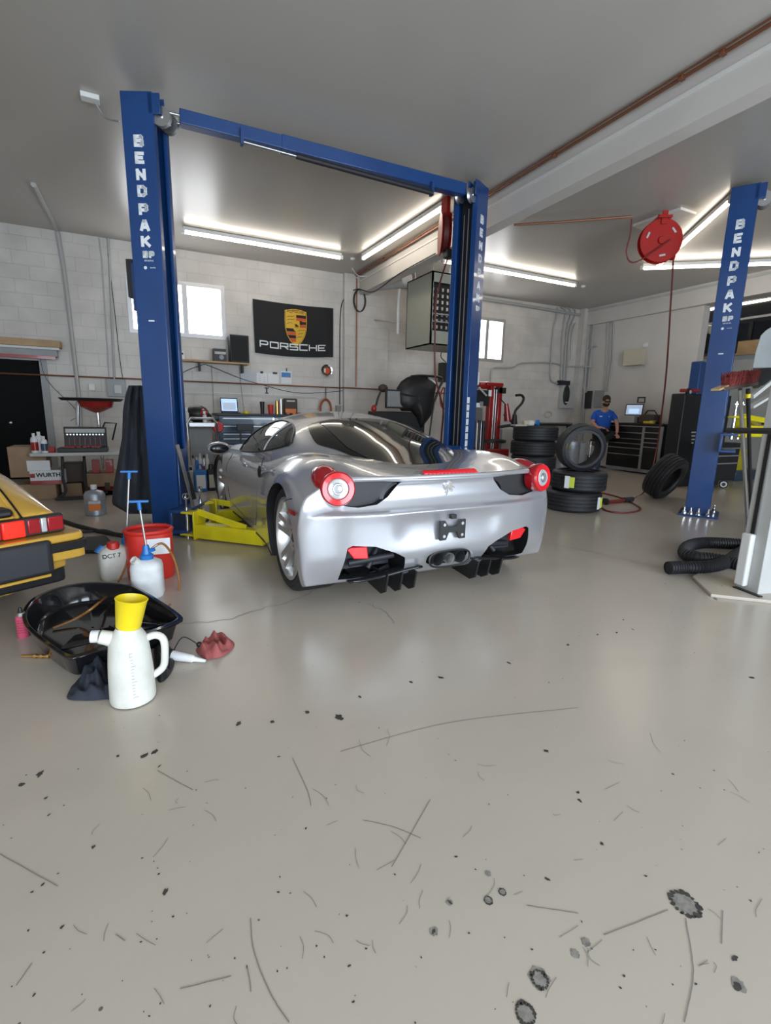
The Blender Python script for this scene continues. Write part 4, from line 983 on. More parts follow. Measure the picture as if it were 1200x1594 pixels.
rag('shop_rag', 'crumpled dull red shop rag on the floor right of the oil jug', ((305, 1012), (325, 996), (345, 990), (365, 1003), (352, 1020), (330, 1027), (318, 1026)), .055, 'rag', 3)
rag('shop_rag', 'dark grey rag crumpled on the floor left of the oil jug', ((104, 1086), (130, 1050), (165, 1030), (190, 1045), (190, 1085), (165, 1090), (130, 1092)), .075, 'cloth2', 5)
rag('work_glove', 'black glove lying right behind the oil jug', ((240, 1010), (262, 1005), (272, 1030), (262, 1055), (245, 1060)), .05, 'black', 9, 'glove')
# pink spray can
cb = fl(37, 991); t = thing('spray_can', 'small pink-labelled aerosol can standing at the left edge of the drain pan', 'spray can', tuple(cb))
k = .78
G().lathe([(0, 0), (.030 * k, 0), (.033 * k, .004), (.033 * k, .15 * k), (0, .15 * k)], T(cb.x, cb.y, 0), 28).build('label_body', 'pink', t, world=True)
G().lathe([(.033 * k, .15 * k), (.034 * k, .154 * k), (.022 * k, .172 * k), (.010 * k, .175 * k), (0, .175 * k)], T(cb.x, cb.y, 0), 28).build('shoulder', 'steel', t, world=True)
G().lathe([(.012 * k, .172 * k), (.012 * k, .195 * k), (.008 * k, .205 * k), (0, .205 * k)], T(cb.x, cb.y, 0), 16).build('nozzle', 'black', t, world=True)
g = G()
for kk in range(6): g.b2((cb.x - .018 + .002 * kk % .006, cb.y - .0268, .03 + kk * .013), (cb.x + .014, cb.y - .024, .034 + kk * .013))
g.build('print', 'red', t, world=True)
# brass nozzle tool and blue cap
a = fl(34, 1021, .012); b = fl(100, 1022, .012); t = thing('air_nozzle', 'thin brass hose fitting lying in front of the drain pan', 'fitting', (a.x, a.y, 0))
g = G(); g.cyl(a, b, .006, n=10)
for f in (.3, .45, .6, .75): g.cyl(a.lerp(b, f), a.lerp(b, f + .05), .011, n=6)
g.build('stem', 'brass', t, world=True)
tag(G().cyl(fl(80, 1014, .0), fl(80, 1014, .03), .016, n=16).build('rubber_plug', 'blue2'), 'small blue plug on the floor by the front of the drain pan', 'plug')
# red oil drum (jerrycan) behind
def jerry(t, c, sx, sy, h, material, rz=0, shoulder=.18, nm='body'):
    m = T(c.x, c.y, 0, rz=rz); g = G(); rr = min(sx, sy) * .35
    def rect(s, z, r=rr):
        P = []
        for (qx, qy, a0) in ((1, 1, 0), (-1, 1, PI / 2), (-1, -1, PI), (1, -1, 3 * PI / 2)):
            for i in range(6):
                a = a0 + i / 5 * PI / 2; P.append((s * (qx * (sx / 2 - r) + r * math.cos(a)), s * (qy * (sy / 2 - r) + r * math.sin(a)), z))
        return P
    R_ = [rect(.02, 0), rect(.93, 0), rect(1, .015), rect(1, h * (1 - shoulder)), rect(.93, h * (1 - shoulder * .5)), rect(.55, h * .98), rect(.02, h)]
    n = 24; vs = [p for r in R_ for p in r]; fs = []
    for k in range(len(R_) - 1):
        for i in range(n): fs.append((k * n + i, k * n + (i + 1) % n, (k + 1) * n + (i + 1) % n, (k + 1) * n + i))
    g.add(vs, fs, m); return g.build(nm, material, t, world=True, smooth=50), m
def pump(t, base, h0, h1, lean=(0, 0)):
    b = Vector((base.x, base.y, h0)); tp = Vector((base.x + lean[0], base.y + lean[1], h1))
    g = G(); g.lathe([(.038, -.025), (.040, .012), (.028, .02), (.022, .05), (.016, .075), (0, .075)], Matrix.Translation(b), 20); g.bar(b + Vector((0, 0, .035)), b + Vector((.045, -.03, .05)), .022, .022); p = g.build('pump_head', 'blue2', t, world=True, smooth=40)
    G().cyl(b + Vector((0, 0, .07)), tp, .006, n=10).build('pump_rod', 'steel', t, world=True)
    g = G(); g.cyl(tp - (tp - b).normalized() * .05, tp, .012, n=14); g.bar(tp + Vector((-.055, .01, .004)), tp + Vector((.055, -.01, .004)), .018, .014); g.build('pump_handle', 'blue2', t, world=True, bevel=.003)
rc = fl(232, 905); rc = Vector((fl(232, 912).x + .02, fl(232, 912).y + .22, 0))
t = thing('oil_drum', 'red plastic oil drum with open rim behind the white jugs', 'drum', tuple(rc)); jerry(t, rc, .30, .27, .335, 'red_plastic', .1, .04)
g = G(); g.tube([rc + Vector((.15 * math.cos(q) , .13 * math.sin(q), .338)) for q in [i * PI / 12 for i in range(24)]], .014, n=8, closed=True); g.build('rim', 'red_plastic', t, world=True)
G().b2((rc.x - .06, rc.y - .137, .19), (rc.x + .13, rc.y - .1345, .30)).build('label', 'paper', t, world=True, smooth=0)
wc = fl(232, 932); wc = Vector((wc.x, wc.y + .07, 0))
t = thing('pump_jug', 'white plastic jug with blue hand pump, nearest of the jugs behind the drain pan', 'jug', tuple(wc)); jerry(t, wc, .185, .17, .245, 'poly2', -.15, .22)
pump(t, wc + Vector((.005, 0, 0)), .255, .605, (-.02, .0))
g = G(); g.lathe([(.024, -.01), (.024, .03), (.020, .03), (.018, -.01)], Matrix.Translation((wc.x - .052, wc.y - .03, .235)) @ euler(.5, -.7), 18); g.build('open_spout', 'poly', t, world=True)
g = G(); pts = [wc + Vector((.03, -.01, .30)), wc + Vector((.10, 0, .33)), aty(270, 868, wc.y + .04), aty(279, 905, wc.y + .02), aty(275, 930, wc.y - .02), fl(262, 944, .008)]
g.tube(pts, .0075, n=10, smooth=8); g.build('outlet_hose', 'amber_tube', t, world=True)
oc = fl(180, 905); oc = Vector((oc.x, oc.y + .10, 0))
t = thing('pump_jug', 'cream plastic jug with blue hand pump and red cap, left of the red drum', 'jug', tuple(oc)); jerry(t, oc, .20, .16, .235, 'poly', .25, .25)
G().cyl((oc.x + .0, oc.y - .03, .215), (oc.x + .0, oc.y - .03, .262), .042, .036, n=24).build('cap', 'red_plastic', t, world=True, bevel=.005)
g = G(); g.cyl((oc.x - .10, oc.y - .02, .19), (oc.x - .065, oc.y - .0, .225), .024, n=16); g.build('side_cap', 'blue2', t, world=True)
pt = aty(201, 735, oc.y + .10)
pump(t, Vector((oc.x + .085, oc.y + .07, 0)), .24, pt.z, (pt.x - oc.x - .085, pt.y - oc.y - .07))
g = G(); g.tube([Vector((oc.x + .085, oc.y + .05, .30)), aty(201, 840, oc.y - .02), aty(196, 880, oc.y - .12), aty(178, 915, oc.y - .24), fl(152, 940, .10), fl(120, 962, .05), fl(82, 978, .03)], .007, n=10, smooth=8); g.build('outlet_hose', 'amber_tube', t, world=True)
for i, (dx, ch) in enumerate(((-.05, 0), (-.025, 1), (.0, 2), (.02, 3))): pass
text('marking', 'DCT 7', .04, T(oc.x - .01, oc.y - .088, .178, rz=.25) @ euler(1.15), 'black', t, bold=.0005)
# ------------------------------------------------------------------ left back: folding table and what is on and under it
TY = 7.15
tl = aty(45, 708, TY); tr = aty(186, 706, TY); TZ = .60
tb = thing('folding_table', 'grey-white folding table with bent dark tube legs against the left wall', 'table', ((tl.x + tr.x) / 2, TY + .3, 0))
G().b2((tl.x, TY, TZ - .045), (tr.x, TY + .6, TZ)).build('tabletop', 'lgrey', tb, world=True, bevel=.015, bseg=3)
for px in (97, 131):
    g = G(); a = aty(px, 714, TY + .1); g.tube([a, aty(px + 1, 745, TY + .1), aty(px + (5 if px == 97 else 6), 765, TY + .1), aty(px + (-9 if px == 97 else 14), 778, TY + .06), ], .017, n=10, smooth=5); g.build('leg', 'dark', tb, world=True)
    g = G(); a = aty(px, 714, TY + .5); g.tube([Vector((a.x, TY + .5, TZ - .04)), Vector((a.x, TY + .5, .03))], .017, n=10); g.build('leg', 'dark', tb, world=True)
G().bar(aty(86, 777, TY + .06), aty(147, 774, TY + .06), .035, .035).build('foot_bar', 'dark', tb, world=True, bevel=.006)
G().b2((tl.x + .2, TY + .45, .0), (tr.x - .2, TY + .52, .035)).build('foot_bar', 'dark', tb, world=True, bevel=.006)
# socket set case, open
cl = aty(90, 703, TY + .08); cr = aty(168, 702, TY + .08)
t = thing('socket_set', 'open black case of sockets and red inlay on the folding table', 'tool case', ((cl.x + cr.x) / 2, TY + .2, TZ))
G().b2((cl.x, TY + .05, TZ), (cr.x, TY + .30, TZ + .055)).build('case_base', 'black', t, world=True, bevel=.008)
g = G(); m = Matrix.Translation(((cl.x + cr.x) / 2 + .02, TY + .30, TZ + .05)) @ euler(-.25); w = (cr.x - cl.x) * .88
g.box((0, 0, .13), (w, .035, .26), m); g.build('case_lid', 'black', t, world=True, bevel=.008)
G().box((0, -.021, .205), (w * .92, .006, .05), m).build('lid_strip', 'lgrey', t, world=True)
for k in range(12): G().cyl(m @ Vector((-w * .42 + k * w * .075, -.018, .155)), m @ Vector((-w * .42 + k * w * .075, -.034, .155)), .011, n=10).build('socket', 'chrome', t, world=True)
g = G()
for k in range(7): g.box((-w * .38 + k * w * .12, -.02, .06), (.006, .01, .12), m)
g.build('bit_holder', 'red', t, world=True)
g = G(); random.seed(4)
for k in range(14): x = cl.x + .06 + random.random() * (cr.x - cl.x - .12); g.box((x, TY + .17 + random.uniform(-.07, .07), TZ + .062), (.05, .04, .02), None)
g.build('red_inlay', 'red', t, world=True, bevel=.004)
# red and yellow rag heap beside the case
for i, (px, mt, lb) in enumerate(((79, 'red', 'small red tin between the bottles and the socket case'),)):
    c = aty(px, 704, TY + .1); g = G(); g.b2((c.x - .04, TY + .06, TZ), (c.x + .05, TY + .14, TZ + .07)); tag(g.build('parts_box', mt, bevel=.01), lb, 'box')
def bottle(px, py, Y, z0, r, h, body, cap, label, lab=None, nm='bottle', neck=.35, cat='bottle', capc=None):
    c = aty(px, py, Y); t = thing(nm, label, cat, (c.x, Y, z0))
    G().lathe([(0, 0), (r * .95, 0), (r, .006), (r, h * .68), (r * .8, h * .78), (r * neck, h * .84), (r * neck, h * .88), (0, h * .88)], T(c.x, Y, z0), 24).build('body', body, t, world=True, smooth=40)
    G().lathe([(0, h * .86), (r * (neck + .08), h * .86), (r * (neck + .08), h), (0, h)], T(c.x, Y, z0), 18).build('cap', cap, t, world=True)
    if lab: G().lathe([(r + .001, h * .12), (r + .001, h * .55)], T(c.x, Y, z0), 24).build('label', lab, t, world=True)
    return t
bottle(55, 703, TY + .08, TZ, .038, .235, 'poly2', 'white', 'white bottle with red label, leftmost on the folding table', 'red')
bottle(63, 703, TY + .15, TZ, .045, .25, 'poly2', 'white', 'tall white bottle in the middle of the three on the folding table')
bottle(70, 703, TY + .06, TZ, .034, .20, 'poly2', 'white', 'short white spray bottle with blue label on the folding table', 'chest')
# red drain funnel on a chrome pole with a black tray, behind the table
px = 143; Y = 8.1
c = aty(143, 625, Y); t = thing('oil_drain_stand', 'black tray over a red bowl on a chrome pole behind the table', 'drain stand', (c.x, Y, 0))
zt = aty(143, 622, Y).z; zb_ = aty(143, 640, Y).z
G().lathe([(0, 0), (.36, .0), (.40, .035), (.38, .04), (.34, .015), (0, .01)], T(c.x + .0, Y, zt - .02), 32).build('tray', 'black', t, world=True, smooth=30)
g = G(); g.lathe([(.03, -.16), (.08, -.14), (.20, -.08), (.225, 0), (0, 0)], T(c.x + .05, Y, zt - .02), 32); g.build('bowl', 'red', t, world=True, smooth=40)
G().cyl((c.x + .06, Y, .12), (c.x + .06, Y, zt - .15), .022, n=16).build('pole', 'chrome', t, world=True)
g = G(); g.tube([aty(121, 662, Y), aty(121, 640, Y), aty(122, 625, Y)], .025, n=10, smooth=4); g.build('drain_pipe', 'steel', t, world=True)
g = G(); g.tube([aty(159, 668, Y), aty(163, 658, Y), aty(181, 659, Y), aty(175, 685, Y)], .012, n=8); g.build('push_handle', 'black', t, world=True)
G().lathe([(0, 0), (.22, 0), (.22, .12), (.18, .14), (0, .14)], T(c.x + .06, Y, 0), 28).build('tank', 'red', t, world=True)
# cartons and trays under and beside the table
def box_thing(nm, label, x0, y0, x1, y1, Y, depth, material, cat='box', zb=None, grp=None, bev=.006):
    a = aty(x0, y0, Y); b = aty(x1, y1, Y); z0 = b.z if zb is None else zb
    t = thing(nm, label, cat, ((a.x + b.x) / 2, Y + depth / 2, z0), 0, grp)
    G().b2((a.x, Y, z0), (b.x, Y + depth, a.z)).build('carton' if 'box' in nm else 'body', material, t, world=True, bevel=bev)
    return t, a, b
t, a, b = box_thing('cardboard_box', 'large open cardboard box at the far left behind the yellow car', 10, 696, 75, 742, 7.35, .4, 'cardboard')
G().b2((a.x + .18, 7.345, a.z - .30), (a.x + .42, 7.35, a.z - .17)).build('shipping_label', 'paper', t, world=True, smooth=0)
# stack that carries it
t2, a2, b2_ = box_thing('cardboard_box', 'cardboard box on the floor behind the yellow car, under a white carton', 30, 755, 92, 800, 7.35, .42, 'cardboard', zb=0)
t2, a3, b3 = box_thing('carton', 'white flat carton with a red mark lying between two cardboard boxes', 45, 733, 102, 753, 7.32, .42, 'paper')
G().b2((a3.x, 7.315, b3.z), (b3.x, 7.32, b3.z + .05)).build('red_stripe', 'red', t2, world=True, smooth=0)
text('print', 'WURTH', .07, T(b3.x - .17, 7.314, (a3.z + b3.z) / 2 + .03) @ UPX, 'black', t2, bold=.002)
G().b2((b3.x - .36, 7.313, (a3.z + b3.z) / 2), (b3.x - .31, 7.317, (a3.z + b3.z) / 2 + .05)).build('red_mark', 'red', t2, world=True)
box_thing('cardboard_box', 'cardboard box under the middle of the folding table', 98, 753, 132, 802, 7.5, .4, 'cardboard', zb=0)
t4, a4, b4 = box_thing('cardboard_box', 'cardboard box under the right half of the folding table', 134, 737, 185, 782, 7.45, .42, 'cardboard', zb=.12)
G().b2((a4.x + .20, 7.445, a4.z - .22), (a4.x + .26, 7.449, a4.z - .13)).build('print', 'brown_bits', t4, world=True, smooth=0)
box_thing('pallet', 'low dark pallet under the right cardboard box', 134, 783, 190, 795, 7.45, .42, 'brown_bits', 'pallet', zb=0)
for px, lb in ((142, 'red bin under the table, left of two'), (163, 'red bin under the table, right of two')):
    box_thing('parts_bin', lb, px, 716, px + 14, 735, 7.40, .2, 'red', 'bin', zb=aty(150, 736, 7.45).z, grp=None)
box_thing('parts_tray', 'dark tray full of small brown parts under the table', 96, 722, 131, 750, 7.48, .3, 'brown_bits', 'tray')
t = bottle(150, 803, 6.15, 0, .105, .33, 'galv', 'white', 'clear grey jug with orange label on the floor in front of the table', None, 'fluid_jug', .22, 'jug')
c = aty(150, 803, 6.15); 
G().b2((c.x - .055, 6.15 - .108, .06), (c.x + .06, 6.15 - .102, .17)).build('label', 'orange', t, world=True, smooth=0)
g = G(); g.b2((c.x - .055, 6.15 - .110, .135), (c.x + .06, 6.15 - .104, .165)); g.build('label_band', 'galv', t, world=True, smooth=0)
# rubber mats and cables on the floor behind the jugs
g = G(); P = [fl(x, y) for x, y in ((112, 842), (165, 838), (178, 852), (155, 862), (108, 862))]; g.prism([(p.x, p.y) for p in P], .0, .03)
tag(g.build('rubber_mat', 'black', bevel=.01), 'black rubber tray on the floor between the yellow car and the jugs', 'mat')
g = G(); g.tube([fl(96, 810, .02), fl(120, 818, .02), fl(160, 828, .02), fl(190, 833, .02), fl(215, 835, .02)], .02, n=8, smooth=6)
tag(g.build('hose', 'rubber'), 'thick black hose on the floor, far one of the two left of the red drum', 'hose')
g = G(); g.tube([fl(100, 830, .015), fl(130, 828, .015), fl(165, 826, .015), fl(200, 840, .015)], .012, n=8, smooth=6)
tag(g.build('hose', 'rubber'), 'thin black cable on the floor, near one of the two left of the red drum', 'cable')
# wall fittings left of the column
def wall_box(nm, label, x0, y0, x1, y1, dep, material, cat, Y=9.42, extra=None):
    a = aty(x0, y0, Y); b = aty(x1, y1, Y); t = thing(nm, label, cat, ((a.x + b.x) / 2, Y, b.z))
    G().b2((a.x, Y - dep, b.z), (b.x, Y, a.z)).build('case', material, t, world=True, bevel=.004); 
    return t, a, b
t, a, b = wall_box('junction_box', 'small round white socket on the wall above the table', 138, 598, 149, 608, .07, 'white', 'socket')
t, a, b = wall_box('fuse_box', 'grey metal fuse box on the wall beside the hanging coverall', 166, 590, 197, 618, .10, 'grey', 'fuse box')
G().b2((a.x + .1, 9.30, b.z + .05), (b.x - .06, 9.315, a.z - .09)).build('door', 'lgrey', t, world=True, bevel=.004)
tag(G().tube(wallpts(((168, 395), (178, 480), (186, 555), (192, 596))), .005, n=6, smooth=4).build('cable', 'dark'), 'thin cable dropping to the fuse box beside the coverall', 'cable')
# coverall hanging on the far side of the column
t = thing('coverall', 'long dark grey coverall hanging beside the left blue column', 'clothing', (-.2, 5.5, .3))
g = G()
def cov(a, b):
    y = [(600, 222, 200), (615, 224, 195), (640, 226, 191), (680, 230, 190), (720, 236, 183), (760, 243, 176), (785, 248, 174), (800, 246, 200)]
    k = b * 7; i = min(int(k), 6); f = k - i; py = y[i][0] * (1 - f) + y[i + 1][0] * f; xr = y[i][1] * (1 - f) + y[i + 1][1] * f; xl = y[i][2] * (1 - f) + y[i + 1][2] * f
    th = a * 2 * PI; c_ = .5 - .5 * math.cos(th); px = xl + (xr - xl) * c_; dep = 5.62 + .10 * math.sin(th) + .045 * math.sin(c_ * 17 + b * 3)
    return aty(px, py, dep)
g.grid(cov, 40, 30); g.build('body', 'cloth', t, world=True, smooth=80)
g = G(); g.tube([cov(.35, 0.05), cov(.42, .4), cov(.40, .7), cov(.37, .95)], .008, n=6, smooth=5); g.build('zip', 'black', t, world=True)
# ------------------------------------------------------------------ back wall, centre
YW = YB
# flag with crest
F0 = aty(393, 465, YW - .03); F1 = aty(519, 480, YW - .03); F2 = aty(518, 556, YW - .03); F3 = aty(397, 549, YW - .03)
flag = thing('flag', 'black flag with a gold shield crest and white lettering on the block wall', 'flag', ((F0.x + F1.x) / 2, YW, F3.z))
def fp(a, b, off=0):    # a 0..1 left to right, b 0..1 bottom to top
    p = F3.lerp(F2, a).lerp(F0.lerp(F1, a), b); sag = -.035 * math.sin(a * PI) * (1 - .5 * b) + .0
    return Vector((p.x, YW - .035 + .012 * math.sin(a * 17 + b * 3) * a - off, p.z + sag))
G().grid(lambda a, b: fp(a, b), 60, 30).build('cloth', 'flag', flag, world=True, smooth=180)
def on_flag(g, poly, off=.004):    # poly in flag metres from lower left corner: triangulated fan kept flat on the cloth
    n = len(poly); cx = sum(p[0] for p in poly) / n; cy = sum(p[1] for p in poly) / n
    P = [fp(x / 1.52, y / .91, off) for x, y in poly] + [fp(cx / 1.52, cy / .91, off)]
    g.add(P, [(i, (i + 1) % n, n) for i in range(n)])
def stroke_flag(g, pl, w, off=.006):
    for a, b in zip(pl[:-1], pl[1:]):
        dx, dy = b[0] - a[0], b[1] - a[1]; L = math.hypot(dx, dy) or 1; nx, ny = -dy / L * w / 2, dx / L * w / 2; ex, ey = dx / L * w * .4, dy / L * w * .4
        on_flag(g, [(a[0] - nx - ex, a[1] - ny - ey), (b[0] - nx + ex, b[1] - ny + ey), (b[0] + nx + ex, b[1] + ny + ey), (a[0] + nx - ex, a[1] + ny - ey)], off)
SH = [(-.205, .31), (-.10, .335), (0, .345), (.10, .335), (.205, .31), (.212, .15), (.205, 0), (.17, -.12), (.11, -.22), (.04, -.285), (0, -.31), (-.04, -.285), (-.11, -.22), (-.17, -.12), (-.205, 0), (-.212, .15)]
cxF, cyF = .78, .50
def sh(s, dy=0): return [(cxF + x * s, cyF + (y - .01) * s + dy) for x, y in SH]
g = G(); on_flag(g, sh(1.0), .004); g.build('shield', 'gold', flag, world=True, smooth=0)
g = G(); P = sh(.93); stroke_flag(g, P + [P[0]], .006); g.build('shield_rim', 'brown_bits', flag, world=True, smooth=0)
inside = lambda y: tab([(-.31, .0), (-.285, .04), (-.22, .10), (-.12, .155), (0, .188), (.15, .195), (.31, .19)])(y)
gr, gk = G(), G()
for q, (y0, y1, side, m_) in enumerate(((.185, .235, 1, 'k'), (.135, .185, 1, 'r'), (.075, .125, 1, 'k'), (.02, .07, 1, 'r'), (-.06, -.005, -1, 'k'), (-.115, -.065, -1, 'r'), (-.175, -.12, -1, 'k'), (-.235, -.18, -1, 'r'))):
    P = [(cxF + side * .004, cyF + y0), (cxF + side * inside(y0), cyF + y0), (cxF + side * inside(y1), cyF + y1), (cxF + side * .004, cyF + y1)]
    on_flag(gr if m_ == 'r' else gk, P, .007)
gr.build('red_bars', 'crest_red', flag, world=True, smooth=0); gk.build('black_bars', 'flag', flag, world=True, smooth=0)
g = G()
for (ox, oy, sg) in ((-.10, .20, -1), (-.10, .145, -1), (-.10, .085, -1), (.10, -.03, 1), (.085, -.09, 1), (.065, -.15, 1)):     # antlers
    w = .075 if oy > -.08 else .055
    stroke_flag(g, [(cxF + ox - w, cyF + oy - .014), (cxF + ox - w * .3, cyF + oy + .004), (cxF + ox + w * .4, cyF + oy + .002), (cxF + ox + w, cyF + oy + .016)], .007)
    for k in (-.5, 0, .5): stroke_flag(g, [(cxF + ox + k * w, cyF + oy), (cxF + ox + k * w + .006, cyF + oy + .018)], .005)
g.build('antlers', 'brown_bits', flag, world=True, smooth=0)
g = G(); on_flag(g, [(cxF + x * .33, cyF + .035 + (y - .01) * .30) for x, y in SH], .009); g.build('inner_shield', 'gold', flag, world=True, smooth=0)
g = G()
for body_ in ([(.0, .0), (.02, .03), (.015, .06), (-.02, .05), (-.035, .065), (-.03, .045), (-.045, .03), (-.02, .03)], [(.0, .03), (.035, .04), (.04, .01), (.03, -.03), (.02, -.03), (.02, .0), (.0, .0)], [(-.02, .02), (0, .0), (-.01, -.02), (-.03, -.01)], [(.035, .035), (.06, .02), (.055, -.02), (.045, .01)]):
    on_flag(g, [(cxF + a * .8, cyF + .03 + b * .8) for a, b in body_], .011)
g.build('horse', 'flag', flag, world=True, smooth=0)
g = G()
for i, ch in enumerate('PORSCHE'):
    for pl in STROKES[ch]:
        stroke_flag(g, [(cxF - .155 + i * .046 + p[0] / .8 * .03, cyF + .262 + p[1] * .04 - .00 + (.012 if 1 < i < 5 else 0)) for p in pl], .007)
g.build('crest_letters', 'brown_bits', flag, world=True, smooth=0)
for i, ch in enumerate('PORSCHE'):
    g = G(); x0 = .10 + i * .187; w = .165; y0 = .125; h = .095
    for pl in STROKES[ch]: stroke_flag(g, [(x0 + p[0] / .8 * (w - .02), y0 + p[1] * h) for p in pl], .021, .006)
    g.build('letter', 'white_letter', flag, world=True, smooth=0)
# shelf, speaker, box, white device
a = aty(272, 562, YW - .25); b = aty(388, 567, YW - .25)
sh_ = thing('wall_shelf', 'long wooden shelf under the left window', 'shelf', ((a.x + b.x) / 2, YW - .13, a.z)); ZS = (a.z + b.z) / 2 + .03
G().b2((a.x - .1, YW - .26, ZS - .03), (b.x, YW, ZS)).build('board', 'wood', sh_, world=True, bevel=.003)
for xx in (a.x + .4, b.x - .1): G().b2((xx - .012, YW - .2, ZS - .17), (xx + .012, YW, ZS - .03)).build('bracket', 'dark', sh_, world=True)
def pbox(nm, label, cat, x0, y0, x1, Y, dep, z0, material, bev=.005, part='body', rz=0):
    a = aty(x0, y0, Y); b = aty(x1, y0, Y); t = thing(nm, label, cat, ((a.x + b.x) / 2, Y + dep / 2, z0))
    G().b2((a.x, Y, z0), (b.x, Y + dep, a.z)).build(part, material, t, world=True, bevel=bev); return t, a, b
t, a, b = pbox('speaker', 'black loudspeaker on the right end of the wooden shelf', 'speaker', 357, 520, 387, YW - .26, .22, ZS, 'black', .012, 'cabinet')
g = G(); g.b2((a.x + .02, YW - .266, ZS + .02), (b.x - .02, YW - .26, a.z - .02)); g.build('grille_cloth', 'flag', t, world=True)
t, a, b = pbox('radio_box', 'small dark printed box beside the loudspeaker', 'box', 332, 542, 352, YW - .24, .16, ZS, 'dark', .003, 'carton')
G().b2((a.x + .02, YW - .242, ZS + .12), (b.x - .01, YW - .240, ZS + .16)).build('print', 'lgrey', t, world=True, smooth=0)
G().ball((a.x + .13, YW - .24, ZS + .07), (.04, .004, .04)).build('picture', 'grey', t, world=True)
t, a, b = pbox('wall_timer', 'tiny white timer box at the left end of the wooden shelf', 'timer', 280, 546, 287, YW - .2, .05, ZS, 'white', .003, 'case')
G().b2((a.x + .02, YW - .203, a.z - .06), (b.x - .02, YW - .2, a.z - .03)).build('display', 'dark', t, world=True)
# cables under shelf
for k, (ps, lb) in enumerate((((( 268, 600), (285, 580), (315, 568), (322, 568)), 'black cable sagging left from under the wooden shelf'), (((322, 568), (340, 575), (372, 588), (405, 598), (470, 612), (560, 606)), 'long black cable running right from under the wooden shelf'),
                              (((329, 568), (332, 620), (333, 660)), 'thin cable hanging straight down below the wooden shelf'), (((373, 570), (375, 600), (380, 640)), 'thin dark cable hanging beside the grey paper'))):
    tag(G().tube(wallpts(ps, 9.395 - .004 * k), .006 if k < 2 else .003, n=6, smooth=6).build('cable', 'dark'), lb, 'cable')
# papers and clips
def paper(x0, y0, x1, y1, label, mt='paper', k=0):
    a = aty(x0, y0, YW); b = aty(x1, y1, YW); t = thing('paper_sheet', label, 'paper', ((a.x + b.x) / 2, YW, b.z)); G().b2((a.x, YW - .006 - k * .004, b.z), (b.x, YW - .003 - k * .004, a.z)).build('sheet', mt, t, world=True, smooth=0); return t, a, b
M['paper_g'] = mat('grey_paper', (0.55, 0.57, 0.62), .7); M['pic'] = mat('calendar_picture', (0.05, 0.22, 0.55), .6)
paper(374, 578, 398, 595, 'pale grey paper sheet pinned leftmost on the wall', 'paper_g')
t, a, b = paper(399, 580, 416, 597, 'white paper sheet with a black clip, second from left', k=1); G().b2((a.x + .07, YW - .02, a.z - .01), (a.x + .12, YW - .008, a.z + .03)).build('clip', 'black', t, world=True)
g = G(); 
for k in range(6): g.b2((a.x + .03 + (k % 2) * .09, YW - .0115, a.z - .06 - k * .02), (a.x + .08 + (k % 2) * .09, YW - .0105, a.z - .055 - k * .02))
g.build('print', 'grey', t, world=True)
t, a, b = paper(417, 581, 434, 597, 'blank white paper sheet with a wide black clip'); G().b2((a.x + .09, YW - .02, a.z - .01), (a.x + .17, YW - .006, a.z + .025)).build('clip', 'black', t, world=True)
t, a, b = paper(437, 577, 454, 598, 'calendar with a blue picture hanging right of the white sheets'); G().b2((a.x + .01, YW - .01, b.z + .12), (b.x - .02, YW - .006, a.z - .03)).build('picture', 'pic', t, world=True, smooth=0)
G().b2((a.x + .09, YW - .012, b.z + .13), (a.x + .15, YW - .010, a.z - .09)).build('picture_detail', 'orange', t, world=True, smooth=0)
G().b2((a.x + .10, YW - .02, a.z - .01), (a.x + .115, YW, a.z + .05)).build('hook', 'black', t, world=True)
c = aty(415, 608, YW); t = thing('bottle_opener', 'small black I-shaped bottle opener fixed to the wall under the papers', 'opener', (c.x, YW, c.z))
G().b2((c.x - .035, YW - .02, c.z + .035), (c.x + .035, YW, c.z + .055)).b2((c.x - .012, YW - .015, c.z - .04), (c.x + .012, YW, c.z + .04)).b2((c.x - .03, YW - .02, c.z - .055), (c.x + .03, YW, c.z - .038)).build('plate', 'black', t, world=True)
# round clock sign
c = aty(509, 577, YW - .05); r = .115; m = Matrix.Translation((c.x, YW - .002, c.z)) @ euler(PI / 2)
t = thing('wall_clock', 'round chrome-rimmed clock with a red dial right of the flag', 'clock', (c.x, YW, c.z))
G().lathe([(0, 0), (r, 0), (r + .005, .02), (r, .045), (r * .82, .04), (r * .8, .03)], m, 40).build('rim', 'chrome', t, world=True, smooth=30)
G().lathe([(r * .56, .034), (r * .82, .034)], m, 40).build('dial_ring', 'black', t, world=True)
for k in range(12): G().cyl(m @ Vector((r * .7 * math.cos(k * PI / 6), r * .7 * math.sin(k * PI / 6), .034)), m @ Vector((r * .7 * math.cos(k * PI / 6), r * .7 * math.sin(k * PI / 6), .037)), .005, n=8).build('hour_mark', 'brass', t, world=True)
G().lathe([(0, .036), (r * .56, .036)], m, 32).build('dial', 'crest_red', t, world=True)
G().b2((c.x - .055, YW - .042, c.z - .035), (c.x - .025, YW - .038, c.z + .04)).build('hand', 'white', t, world=True)
